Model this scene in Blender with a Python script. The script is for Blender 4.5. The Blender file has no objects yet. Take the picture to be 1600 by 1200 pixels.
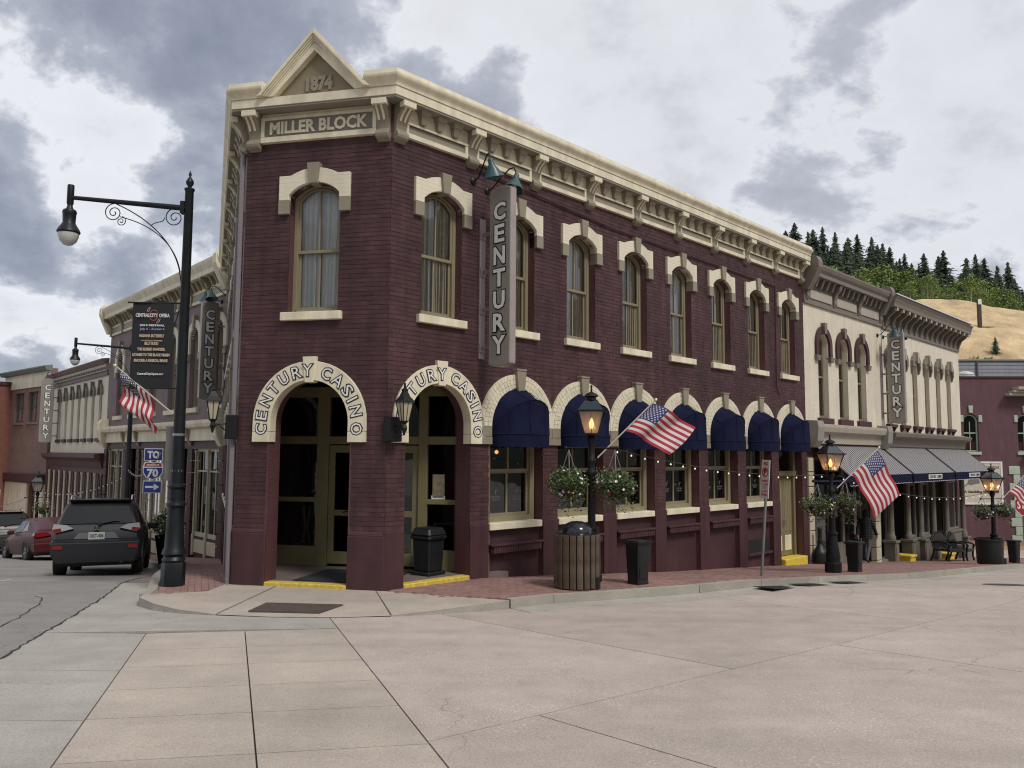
import bpy, bmesh, math, random
import numpy as np
from mathutils import Vector, Matrix, Euler, noise
random.seed(11)
sc = bpy.context.scene
COL = sc.collection
R = math.radians
PI = math.pi

# ------------------------------------------------------------------ camera
CAM_Z = 2.237
p, r = R(5.0), R(0.4)
F = Vector((0, math.cos(p), math.sin(p))); X = Vector((1, 0, 0)); U = X.cross(F)
Rx = X * math.cos(r) + U * math.sin(r); Ux = U * math.cos(r) - X * math.sin(r)
cd = bpy.data.cameras.new('camera'); cam = bpy.data.objects.new('camera', cd); COL.objects.link(cam)
cam.matrix_world = Matrix(((Rx.x, Ux.x, -F.x, 0), (Rx.y, Ux.y, -F.y, 0), (Rx.z, Ux.z, -F.z, CAM_Z), (0, 0, 0, 1)))
cd.sensor_fit = 'HORIZONTAL'; cd.sensor_width = 36; cd.lens = 36 * 1250 / 1600
cd.clip_start = 0.1; cd.clip_end = 3000
sc.camera = cam
sc.cycles.filter_width = 1.15

# ------------------------------------------------------------------ sky, sun, exposure
SUN_EL, SUN_AZ = R(50), R(140)          # azimuth clockwise from +Y
wd = bpy.data.worlds.new('World'); sc.world = wd; wd.use_nodes = True
nt = wd.node_tree; N = nt.nodes; L = nt.links
for n in list(N): N.remove(n)
def wn(t, **k):
    n = N.new(t)
    for a, b in k.items(): setattr(n, a, b)
    return n
def wmath(op, a, b=None, c=None):
    n = N.new('ShaderNodeMath'); n.operation = op
    for i, v in enumerate((a, b, c)):
        if v is None: continue
        if isinstance(v, (int, float)): n.inputs[i].default_value = v
        else: L.new(v, n.inputs[i])
    return n.outputs[0]
out = wn('ShaderNodeOutputWorld'); bg = wn('ShaderNodeBackground'); bg.inputs['Strength'].default_value = 0.1
sky = wn('ShaderNodeTexSky', sky_type='NISHITA', sun_disc=False, sun_elevation=SUN_EL, sun_rotation=SUN_AZ)
tc = wn('ShaderNodeTexCoord'); sep = wn('ShaderNodeSeparateXYZ'); L.new(tc.outputs['Generated'], sep.inputs[0])
zz = wmath('ADD', wmath('MAXIMUM', sep.outputs['Z'], 0.0), 0.55)
cx = wmath('DIVIDE', sep.outputs['X'], zz); cy = wmath('DIVIDE', sep.outputs['Y'], zz)
cmb = wn('ShaderNodeCombineXYZ'); L.new(cx, cmb.inputs[0]); L.new(cy, cmb.inputs[1]); cmb.inputs[2].default_value = 3.7
def cloud_noise(scale, detail, rough, dist, off):
    m = wn('ShaderNodeMapping'); m.inputs['Location'].default_value = off; L.new(cmb.outputs[0], m.inputs[0])
    n = wn('ShaderNodeTexNoise'); n.inputs['Scale'].default_value = scale; n.inputs['Detail'].default_value = detail
    n.inputs['Roughness'].default_value = rough; n.inputs['Distortion'].default_value = dist
    L.new(m.outputs[0], n.inputs['Vector']); return n.outputs['Fac']
n1 = cloud_noise(2.7, 11, 0.60, 0.12, (2.3, 0.4, 0))
n2 = cloud_noise(1.1, 3, 0.5, 0.1, (7.1, 3.2, 1.0))
n3 = cloud_noise(9.0, 7, 0.6, 0.1, (1.0, 9.0, 2.0))
dens = wmath('ADD', wmath('ADD', wmath('MULTIPLY', n1, 0.85), wmath('MULTIPLY', n2, 0.35)), wmath('MULTIPLY', n3, 0.13))
# the overcast is thinner and whiter to the right (east) of the street
side = wn('ShaderNodeMapRange', interpolation_type='SMOOTHSTEP'); L.new(sep.outputs['X'], side.inputs[0])
side.inputs[1].default_value = -0.45; side.inputs[2].default_value = 0.35
low = wn('ShaderNodeMapRange', interpolation_type='SMOOTHSTEP'); L.new(sep.outputs['Z'], low.inputs[0])
low.inputs[1].default_value = 0.30; low.inputs[2].default_value = 0.02
dens2 = wmath('ADD', wmath('ADD', dens, wmath('MULTIPLY', side.outputs[0], 0.030)), wmath('MULTIPLY', low.outputs[0], 0.03))
rampn = wn('ShaderNodeValToRGB'); L.new(dens2, rampn.inputs[0]); cr = rampn.color_ramp
stops = [(0.50, (.20, .225, .29)), (0.585, (.27, .295, .365)), (0.640, (.375, .40, .465)), (0.660, (.53, .55, .605)), (0.682, (.735, .75, .785)), (0.75, (.69, .70, .735)), (0.86, (.42, .435, .48))]
cr.elements[0].position = stops[0][0]; cr.elements[0].color = (*stops[0][1], 1)
cr.elements[1].position = stops[1][0]; cr.elements[1].color = (*stops[1][1], 1)
for ps, c in stops[2:]:
    e = cr.elements.new(ps); e.color = (*c, 1)
flat = wn('ShaderNodeMix', data_type='RGBA'); L.new(wmath('MULTIPLY', side.outputs[0], 0.30), flat.inputs['Factor'])
L.new(rampn.outputs[0], flat.inputs['A']); flat.inputs['B'].default_value = (.55, .56, .60, 1)
sc10 = wn('ShaderNodeVectorMath', operation='SCALE'); L.new(flat.outputs['Result'], sc10.inputs[0]); sc10.inputs['Scale'].default_value = 10.0
mixs = wn('ShaderNodeMix', data_type='RGBA'); mixs.inputs['Factor'].default_value = 0.93
L.new(sky.outputs[0], mixs.inputs['A']); L.new(sc10.outputs[0], mixs.inputs['B'])
L.new(mixs.outputs['Result'], bg.inputs['Color']); L.new(bg.outputs[0], out.inputs[0])

sl = bpy.data.lights.new('sun', 'SUN'); sl.energy = 1.75; sl.angle = R(14); sl.color = (1, .96, .9)
so = bpy.data.objects.new('sun', sl); COL.objects.link(so)
sd = Vector((math.sin(SUN_AZ) * math.cos(SUN_EL), math.cos(SUN_AZ) * math.cos(SUN_EL), math.sin(SUN_EL)))
so.rotation_euler = sd.to_track_quat('Z', 'Y').to_euler(); so.location = sd * 60
vs = sc.view_settings
vs.view_transform = 'Standard'; vs.look = 'None'; vs.exposure = 0.24; vs.gamma = 1; vs.use_curve_mapping = False

# ------------------------------------------------------------------ materials
MATS = {}
def mat(name, col, rough=0.7, metal=0.0, var=0.0, vscale=3.0, bump=0.0, bscale=40.0, spec=0.5, island=0.0, obj=0.0, stain=0.0, emit=None, coat=0.0):
    if name in MATS: return MATS[name]
    m = bpy.data.materials.new(name); m.use_nodes = True; MATS[name] = m
    t = m.node_tree; n = t.nodes; l = t.links; b = n['Principled BSDF']
    b.inputs['Base Color'].default_value = (*col, 1); b.inputs['Roughness'].default_value = rough
    b.inputs['Metallic'].default_value = metal; b.inputs['Specular IOR Level'].default_value = spec
    if coat: b.inputs['Coat Weight'].default_value = coat
    if emit: b.inputs['Emission Color'].default_value = (*emit[0], 1); b.inputs['Emission Strength'].default_value = emit[1]
    tcn = n.new('ShaderNodeTexCoord')
    fac = None
    def add(f, amp):
        nonlocal fac
        mr = n.new('ShaderNodeMapRange'); l.new(f, mr.inputs[0]); mr.inputs[3].default_value = 1 - amp; mr.inputs[4].default_value = 1 + amp
        if fac is None: fac = mr.outputs[0]
        else:
            mm = n.new('ShaderNodeMath'); mm.operation = 'MULTIPLY'; l.new(fac, mm.inputs[0]); l.new(mr.outputs[0], mm.inputs[1]); fac = mm.outputs[0]
    if var:
        tn = n.new('ShaderNodeTexNoise'); tn.inputs['Scale'].default_value = vscale; tn.inputs['Detail'].default_value = 6; tn.inputs['Roughness'].default_value = .6
        l.new(tcn.outputs['Object'], tn.inputs['Vector']); 
        cl = n.new('ShaderNodeMapRange'); l.new(tn.outputs['Fac'], cl.inputs[0]); cl.inputs[1].default_value = .3; cl.inputs[2].default_value = .7
        add(cl.outputs[0], var)
    if stain:
        mp = n.new('ShaderNodeMapping'); mp.inputs['Scale'].default_value = (1, 1, .12); l.new(tcn.outputs['Object'], mp.inputs[0])
        tn = n.new('ShaderNodeTexNoise'); tn.inputs['Scale'].default_value = 5; tn.inputs['Detail'].default_value = 5; l.new(mp.outputs[0], tn.inputs['Vector'])
        cl = n.new('ShaderNodeMapRange'); l.new(tn.outputs['Fac'], cl.inputs[0]); cl.inputs[1].default_value = .35; cl.inputs[2].default_value = .65
        add(cl.outputs[0], stain)
    if island:
        g = n.new('ShaderNodeNewGeometry'); add(g.outputs['Random Per Island'], island)
    if obj:
        oi = n.new('ShaderNodeObjectInfo'); add(oi.outputs['Random'], obj)
    if fac is not None:
        mx = n.new('ShaderNodeVectorMath'); mx.operation = 'SCALE'; mx.inputs[0].default_value = col; l.new(fac, mx.inputs['Scale'])
        l.new(mx.outputs[0], b.inputs['Base Color'])
    if bump:
        bn = n.new('ShaderNodeTexNoise'); bn.inputs['Scale'].default_value = bscale; bn.inputs['Detail'].default_value = 5
        l.new(tcn.outputs['Object'], bn.inputs['Vector'])
        bp = n.new('ShaderNodeBump'); bp.inputs['Strength'].default_value = bump; bp.inputs['Distance'].default_value = .02
        l.new(bn.outputs['Fac'], bp.inputs['Height']); l.new(bp.outputs[0], b.inputs['Normal'])
    return m

BRICK = mat('burgundy_brick_paint', (.070, .0325, .0355), .62, var=.26, vscale=.9, bump=.3, bscale=50, island=.17, stain=.20, spec=.3)
BURG = mat('burgundy_paint', (.066, .029, .033), .55, var=.16, vscale=1.5, bump=.15, bscale=30, stain=.12, spec=.3)
BURGD = mat('burgundy_trim', (.072, .031, .036), .5, var=.1, vscale=3, spec=.3)
PURP = mat('mauve_brick_paint', (.185, .130, .138), .65, var=.14, vscale=2, bump=.2, bscale=50, island=.08)
CREAM = mat('cream_paint', (.71, .65, .485), .55, var=.07, vscale=2.5, bump=.06, bscale=50, stain=.12)
CREAMB = mat('cream_brick_paint', (.72, .66, .50), .6, var=.08, vscale=2, bump=.15, bscale=60, island=.07)
KHAKI = mat('khaki_paint', (.25, .215, .135), .5, var=.08, vscale=3, bump=.05)
KHAKID = mat('olive_trim_paint', (.20, .17, .085), .45, var=.08, vscale=3)
TAUPE = mat('taupe_cornice_paint', (.185, .162, .135), .55, var=.10, vscale=3, bump=.05)
TAUPEL = mat('pale_taupe_paint', (.40, .36, .29), .55, var=.08, vscale=3)
DARK = mat('dark_interior', (.012, .011, .011), .9)  # near-black colour stands in for the shade of unlit rooms and openings
BLACK = mat('black_iron', (.008, .009, .010), .45, var=.2, vscale=8, spec=.3)
IRON = mat('dark_green_iron', (.009, .012, .014), .42, var=.25, vscale=6, spec=.35)
WHITE = mat('white_paint', (.78, .78, .76), .5, var=.05)
INK = mat('black_ink', (.012, .012, .014), .5)
SILVER = mat('brushed_steel', (.42, .42, .43), .35, metal=.9)
GREYPAINT = mat('grey_sign_paint', (.27, .255, .225), .5, var=.06, vscale=2)
PINKMETAL = mat('aged_sign_edge', (.36, .31, .295), .45, metal=.2, var=.1)
YELLOW = mat('safety_yellow_paint', (.68, .50, .06), .6, var=.18, vscale=7)
TEAL = mat('teal_enamel', (.035, .085, .095), .35)
NAVY = mat('navy_canvas', (.010, .0125, .036), .9, var=.15, vscale=5, bump=.1, bscale=120, spec=.08)
CURT = mat('white_curtain', (.80, .80, .79), .9, var=.05)
RUBBER = mat('rubber', (.012, .012, .012), .8)
def glass_mat(name, tint, refl=0.12, rough=.03):
    if name in MATS: return MATS[name]
    m = bpy.data.materials.new(name); m.use_nodes = True; MATS[name] = m
    t = m.node_tree; n = t.nodes; l = t.links
    for q in list(n):
        if q.type != 'OUTPUT_MATERIAL': n.remove(q)
    o = [q for q in n if q.type == 'OUTPUT_MATERIAL'][0]
    tr = n.new('ShaderNodeBsdfTransparent'); tr.inputs[0].default_value = (*tint, 1)
    gl = n.new('ShaderNodeBsdfGlossy'); gl.inputs['Roughness'].default_value = rough; gl.inputs['Color'].default_value = (.9, .95, 1, 1)
    fr = n.new('ShaderNodeFresnel'); fr.inputs[0].default_value = 1.5
    ad = n.new('ShaderNodeMath'); ad.operation = 'ADD'; l.new(fr.outputs[0], ad.inputs[0]); ad.inputs[1].default_value = refl
    tcn = n.new('ShaderNodeTexCoord'); bn = n.new('ShaderNodeTexNoise'); bn.inputs['Scale'].default_value = 1.3; l.new(tcn.outputs['Object'], bn.inputs['Vector'])
    bp = n.new('ShaderNodeBump'); bp.inputs['Strength'].default_value = .08; bp.inputs['Distance'].default_value = .1; l.new(bn.outputs['Fac'], bp.inputs['Height']); l.new(bp.outputs[0], gl.inputs['Normal'])
    mx = n.new('ShaderNodeMixShader'); l.new(ad.outputs[0], mx.inputs[0]); l.new(tr.outputs[0], mx.inputs[1]); l.new(gl.outputs[0], mx.inputs[2]); l.new(mx.outputs[0], o.inputs[0])
    return m
GLASS = glass_mat('window_glass', (.94, .96, .97), .03)
GLASSD = glass_mat('dark_window_glass', (.45, .46, .48), .045)
LAMPGLASS = glass_mat('lantern_glass', (.9, .88, .85), .05, .15)
_t = LAMPGLASS.node_tree; _o = [q for q in _t.nodes if q.type == 'OUTPUT_MATERIAL'][0]; _ms = _o.inputs[0].links[0].from_socket
_tl = _t.nodes.new('ShaderNodeBsdfTranslucent'); _tl.inputs[0].default_value = (.75, .62, .55, 1); _df = _t.nodes.new('ShaderNodeBsdfDiffuse'); _df.inputs[0].default_value = (.55, .46, .43, 1)
_m1 = _t.nodes.new('ShaderNodeMixShader'); _m1.inputs[0].default_value = .5; _t.links.new(_tl.outputs[0], _m1.inputs[1]); _t.links.new(_df.outputs[0], _m1.inputs[2])
_m2 = _t.nodes.new('ShaderNodeMixShader'); _m2.inputs[0].default_value = .42; _t.links.new(_ms, _m2.inputs[1]); _t.links.new(_m1.outputs[0], _m2.inputs[2]); _t.links.new(_m2.outputs[0], _o.inputs[0])
AUTOGLASS = mat('car_glass', (.008, .009, .010), .03, spec=.5)
FROST = mat('frosted_lamp_bowl', (.55, .55, .54), .25, spec=.6)
FLAME = mat('gas_flame', (1, .5, .15), .5, emit=((1, .45, .10), 4.8))
BULB = mat('lit_bulb', (1, .9, .7), .4, emit=((1, .84, .58), .6))
BULB0 = mat('unlit_bulb', (.42, .40, .37), .2)

# ------------------------------------------------------------------ mesh helpers
def T(x, y, z): return Matrix.Translation((x, y, z))
def RZ(a): return Matrix.Rotation(a, 4, 'Z')
def RX(a): return Matrix.Rotation(a, 4, 'X')
def RY(a): return Matrix.Rotation(a, 4, 'Y')
class MB:
    def __init__(s): s.v = []; s.f = []; s.mi = []
    def add(s, vs, fs, mi=0, M=None):
        o = len(s.v)
        if M is not None: vs = [M @ Vector(q) for q in vs]
        s.v.extend([tuple(q) for q in vs]); s.f.extend([tuple(i + o for i in f) for f in fs])
        s.mi.extend([mi] * len(fs)); return s
    def box(s, x0, x1, y0, y1, z0, z1, mi=0, M=None):
        return s.add([(x0, y0, z0), (x1, y0, z0), (x1, y1, z0), (x0, y1, z0), (x0, y0, z1), (x1, y0, z1), (x1, y1, z1), (x0, y1, z1)],
                     [(0, 3, 2, 1), (4, 5, 6, 7), (0, 1, 5, 4), (1, 2, 6, 5), (2, 3, 7, 6), (3, 0, 4, 7)], mi, M)
    def frus(s, x0, x1, y0, y1, z0, X0, X1, Y0, Y1, z1, mi=0, M=None):
        return s.add([(x0, y0, z0), (x1, y0, z0), (x1, y1, z0), (x0, y1, z0), (X0, Y0, z1), (X1, Y0, z1), (X1, Y1, z1), (X0, Y1, z1)],
                     [(0, 3, 2, 1), (4, 5, 6, 7), (0, 1, 5, 4), (1, 2, 6, 5), (2, 3, 7, 6), (3, 0, 4, 7)], mi, M)
    def prism(s, pts, y0, y1, mi=0, M=None):            # polygon in local x,z pushed from y0 to y1 (convex or fan-safe)
        n = len(pts)
        vs = [(a, y0, b) for a, b in pts] + [(a, y1, b) for a, b in pts]
        fs = [tuple(range(n)), tuple(range(2 * n - 1, n - 1, -1))] + [(i, i + n, (i + 1) % n + n, (i + 1) % n) for i in range(n)]
        return s.add(vs, fs, mi, M)
    def prismx(s, pts, x0, x1, mi=0, M=None):           # polygon in local y,z pushed along x
        n = len(pts)
        vs = [(x0, a, b) for a, b in pts] + [(x1, a, b) for a, b in pts]
        fs = [tuple(range(n)), tuple(range(2 * n - 1, n - 1, -1))] + [(i, i + n, (i + 1) % n + n, (i + 1) % n) for i in range(n)]
        return s.add(vs, fs, mi, M)
    def band(s, a, b, y0, y1, mi=0, M=None):             # solid between two open polylines in x,z
        n = len(a)
        vs = [(x, y0, z) for x, z in a] + [(x, y0, z) for x, z in b] + [(x, y1, z) for x, z in a] + [(x, y1, z) for x, z in b]
        fs = []
        for i in range(n - 1):
            fs += [(i, i + 1, n + i + 1, n + i), (2 * n + i, 3 * n + i, 3 * n + i + 1, 2 * n + i + 1), (i, 2 * n + i, 2 * n + i + 1, i + 1), (n + i, n + i + 1, 3 * n + i + 1, 3 * n + i)]
        fs += [(0, n, 3 * n, 2 * n), (n - 1, 3 * n - 1, 4 * n - 1, 2 * n - 1)]
        return s.add(vs, fs, mi, M)
    def tube(s, pts, r, n=8, mi=0, M=None, caps=True):
        pts = [Vector(q) for q in pts]; k = len(pts)
        rs = r if isinstance(r, (list, tuple)) else [r] * k
        vs = []; up = Vector((0, 0, 1)); prev = None
        for i, q in enumerate(pts):
            d = (pts[min(i + 1, k - 1)] - pts[max(i - 1, 0)]).normalized()
            if prev is None:
                a = d.cross(up) if abs(d.z) < .95 else d.cross(Vector((1, 0, 0)))
            else: a = prev - d * prev.dot(d)
            a.normalize(); prev = a; b = d.cross(a)
            for j in range(n):
                t = 2 * PI * j / n; vs.append(q + (a * math.cos(t) + b * math.sin(t)) * rs[i])
        fs = [(i * n + j, i * n + (j + 1) % n, (i + 1) * n + (j + 1) % n, (i + 1) * n + j) for i in range(k - 1) for j in range(n)]
        if caps: fs += [tuple(range(n - 1, -1, -1)), tuple(range((k - 1) * n, k * n))]
        return s.add(vs, fs, mi, M)
    def lathe(s, prof, n=16, mi=0, M=None, sq=False):
        vs = []; k = len(prof); off = PI / n if sq else 0
        for r, z in prof:
            for j in range(n):
                t = 2 * PI * j / n + off; vs.append((r * math.cos(t), r * math.sin(t), z))
        fs = [(i * n + j, i * n + (j + 1) % n, (i + 1) * n + (j + 1) % n, (i + 1) * n + j) for i in range(k - 1) for j in range(n)]
        fs += [tuple(range(n - 1, -1, -1)), tuple(range((k - 1) * n, k * n))]
        return s.add(vs, fs, mi, M)
    def mesh(s, name, mats, smooth=None, bev=0.0, M=None):
        me = bpy.data.meshes.new(name); me.from_pydata(s.v, [], s.f)
        for m in (mats if isinstance(mats, (list, tuple)) else [mats]): me.materials.append(m)
        me.polygons.foreach_set('material_index', s.mi)
        bm = bmesh.new(); bm.from_mesh(me)
        bmesh.ops.recalc_face_normals(bm, faces=bm.faces)
        if bev:
            es = [e for e in bm.edges if len(e.link_faces) == 2 and e.calc_face_angle(0) > R(35)]
            bmesh.ops.bevel(bm, geom=es, offset=bev, segments=1, affect='EDGES', clamp_overlap=True)
        if M is not None: bmesh.ops.transform(bm, matrix=M, verts=bm.verts)
        bm.to_mesh(me); bm.free()
        if smooth:
            me.polygons.foreach_set('use_smooth', [True] * len(me.polygons)); me.set_sharp_from_angle(angle=R(smooth))
        me.update(); return me
def inst(name, me, parent=None, M=None, kind=None, label=None):
    o = bpy.data.objects.new(name, me); COL.objects.link(o)
    if parent is not None: o.parent = parent
    if M is not None: o.matrix_local = M
    if kind: o['kind'] = kind
    if label: o['label'] = label
    return o
def part(name, mb, mats, parent, M=None, smooth=None, bev=0.0, kind=None, label=None):
    return inst(name, mb.mesh(name, mats, smooth, bev), parent, M, kind, label)
def tag(o, label, cat, group=None):
    o['label'] = label; o['category'] = cat
    if group: o['group'] = group
    return o
def thing(name, label, cat, M=None, group=None):
    o = bpy.data.objects.new(name, None); COL.objects.link(o); o.empty_display_size = .2
    if M is not None: o.matrix_world = M
    return tag(o, label, cat, group)
def dup(root, M, label, group=None):
    c = root.copy(); COL.objects.link(c); c.matrix_world = M; c['label'] = label
    if group: c['group'] = group
    for ch in root.children:
        k = ch.copy(); COL.objects.link(k); k.parent = c
        for g2 in ch.children:
            q = g2.copy(); COL.objects.link(q); q.parent = k
    return c
def arc(cx, cz, r, a0, a1, n=20, rz=None):
    rz = r if rz is None else rz
    return [(cx + r * math.cos(R(a0 + (a1 - a0) * i / n)), cz + rz * math.sin(R(a0 + (a1 - a0) * i / n))) for i in range(n + 1)]
def holed(outer, holes, y0, y1):                         # filled outline with openings, local x,z, from y0 to y1
    cu = bpy.data.curves.new('c', 'CURVE'); cu.dimensions = '2D'; cu.fill_mode = 'BOTH'; cu.extrude = abs(y1 - y0) / 2
    for pl in [outer] + holes:
        sp = cu.splines.new('POLY'); sp.points.add(len(pl) - 1); sp.use_cyclic_u = True
        for q, (a, b) in zip(sp.points, pl): q.co = (a, b, 0, 1)
    ob = bpy.data.objects.new('c', cu); me = bpy.data.meshes.new_from_object(ob)
    mb = MB(); mid = (y0 + y1) / 2
    mb.add([(v.co.x, mid - v.co.z, v.co.y) for v in me.vertices], [tuple(q.vertices) for q in me.polygons])
    bpy.data.objects.remove(ob); bpy.data.curves.remove(cu); bpy.data.meshes.remove(me)
    return mb
def text_mb(body, height, width=None, bold=0.0, depth=.004, spacing=1.0, mi=0, mb=None, M=None, align='CENTER', shear=0):
    """lettering lying in local x,z and facing -y, capital height as given"""
    cu = bpy.data.curves.new('t', 'FONT'); cu.body = body; cu.size = 1; cu.extrude = 0; cu.offset = 0; cu.space_character = spacing; cu.shear = shear
    cu.resolution_u = 2
    ob = bpy.data.objects.new('t', cu)
    me0 = bpy.data.meshes.new_from_object(ob); zs = [v.co.y for v in me0.vertices]; xs = [v.co.x for v in me0.vertices]
    if not zs: return mb or MB()
    ph = (max(zs) - min(zs)); z0, x0, x1 = min(zs), min(xs), max(xs); bpy.data.meshes.remove(me0)
    s = height / ph; sx = s if width is None else width / (x1 - x0)
    cu.offset = bold / s; cu.extrude = depth / s / 2
    me = bpy.data.meshes.new_from_object(ob)
    mb = mb or MB(); M = M or Matrix()
    xm = (x0 + x1) / 2 if align == 'CENTER' else x0
    mb.add([M @ Vector(((v.co.x - xm) * sx, -v.co.z * s, (v.co.y - z0) * s)) for v in me.vertices], [tuple(q.vertices) for q in me.polygons], mi)
    bpy.data.objects.remove(ob); bpy.data.curves.remove(cu); bpy.data.meshes.remove(me)
    return mb
def frame(x, y, deg): return T(x, y, 0) @ RZ(R(deg))
# ------------------------------------------------------------------ ground: one slope, described along the depth of the place
KY = [-40, -6, 0, 6, 10, 13, 14.5, 16, 19, 24, 27.4, 36, 45, 60, 120]
KZ = [1.4, .8, .64, .3, .08, -.08, -.1, -.26, -.6, -1.05, -1.45, -2.3, -2.6, -2.8, -3]
def g(y): return float(np.interp(y, KY, KZ))
KERB = .13
def gs(y): return g(y) + KERB
def clip(poly, P, n):
    o = []
    for i in range(len(poly)):
        a, b = poly[i], poly[(i + 1) % len(poly)]
        da = (a[0] - P[0]) * n[0] + (a[1] - P[1]) * n[1]; db = (b[0] - P[0]) * n[0] + (b[1] - P[1]) * n[1]
        if da >= 0: o.append(a)
        if da * db < 0:
            t = da / (da - db); o.append((a[0] + (b[0] - a[0]) * t, a[1] + (b[1] - a[1]) * t))
    return o
def area(poly): return .5 * sum(poly[i][0] * poly[(i + 1) % len(poly)][1] - poly[(i + 1) % len(poly)][0] * poly[i][1] for i in range(len(poly)))
def inset(poly, d):
    if area(poly) < 0: poly = poly[::-1]
    res = poly
    for i in range(len(poly)):
        a, b = poly[i], poly[(i + 1) % len(poly)]
        e = Vector((b[0] - a[0], b[1] - a[1]))
        if e.length < 1e-4: continue
        n = Vector((-e.y, e.x)).normalized(); res = clip(res, (a[0] + n.x * d, a[1] + n.y * d), n)
        if len(res) < 3: return []
    return res
def ground_mesh(name, poly, dz, thick, m, zf=g):
    bm = bmesh.new()
    if area(poly) < 0: poly = poly[::-1]
    bm.faces.new([bm.verts.new((a, b, 0)) for a, b in poly])
    if len(poly) > 4: bmesh.ops.triangulate(bm, faces=bm.faces)
    ys = [q[1] for q in poly]
    for k in KY:
        if min(ys) + 1e-3 < k < max(ys) - 1e-3:
            bmesh.ops.bisect_plane(bm, geom=bm.verts[:] + bm.edges[:] + bm.faces[:], plane_co=(0, k, 0), plane_no=(0, 1, 0))
    for v in bm.verts: v.co.z = zf(v.co.y) + dz
    if thick:
        be = [e for e in bm.edges if len(e.link_faces) == 1]; low = {}
        for e in be:
            for v in e.verts:
                if v not in low: low[v] = bm.verts.new((v.co.x, v.co.y, v.co.z - thick))
        for e in be:
            a, b = e.verts; bm.faces.new((a, b, low[b], low[a]))
    bmesh.ops.recalc_face_normals(bm, faces=bm.faces)
    up = sum(f.normal.z * f.calc_area() for f in bm.faces)
    if up < 0: bmesh.ops.reverse_faces(bm, faces=bm.faces)
    me = bpy.data.meshes.new(name); bm.to_mesh(me); bm.free(); me.materials.append(m); return me

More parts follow.
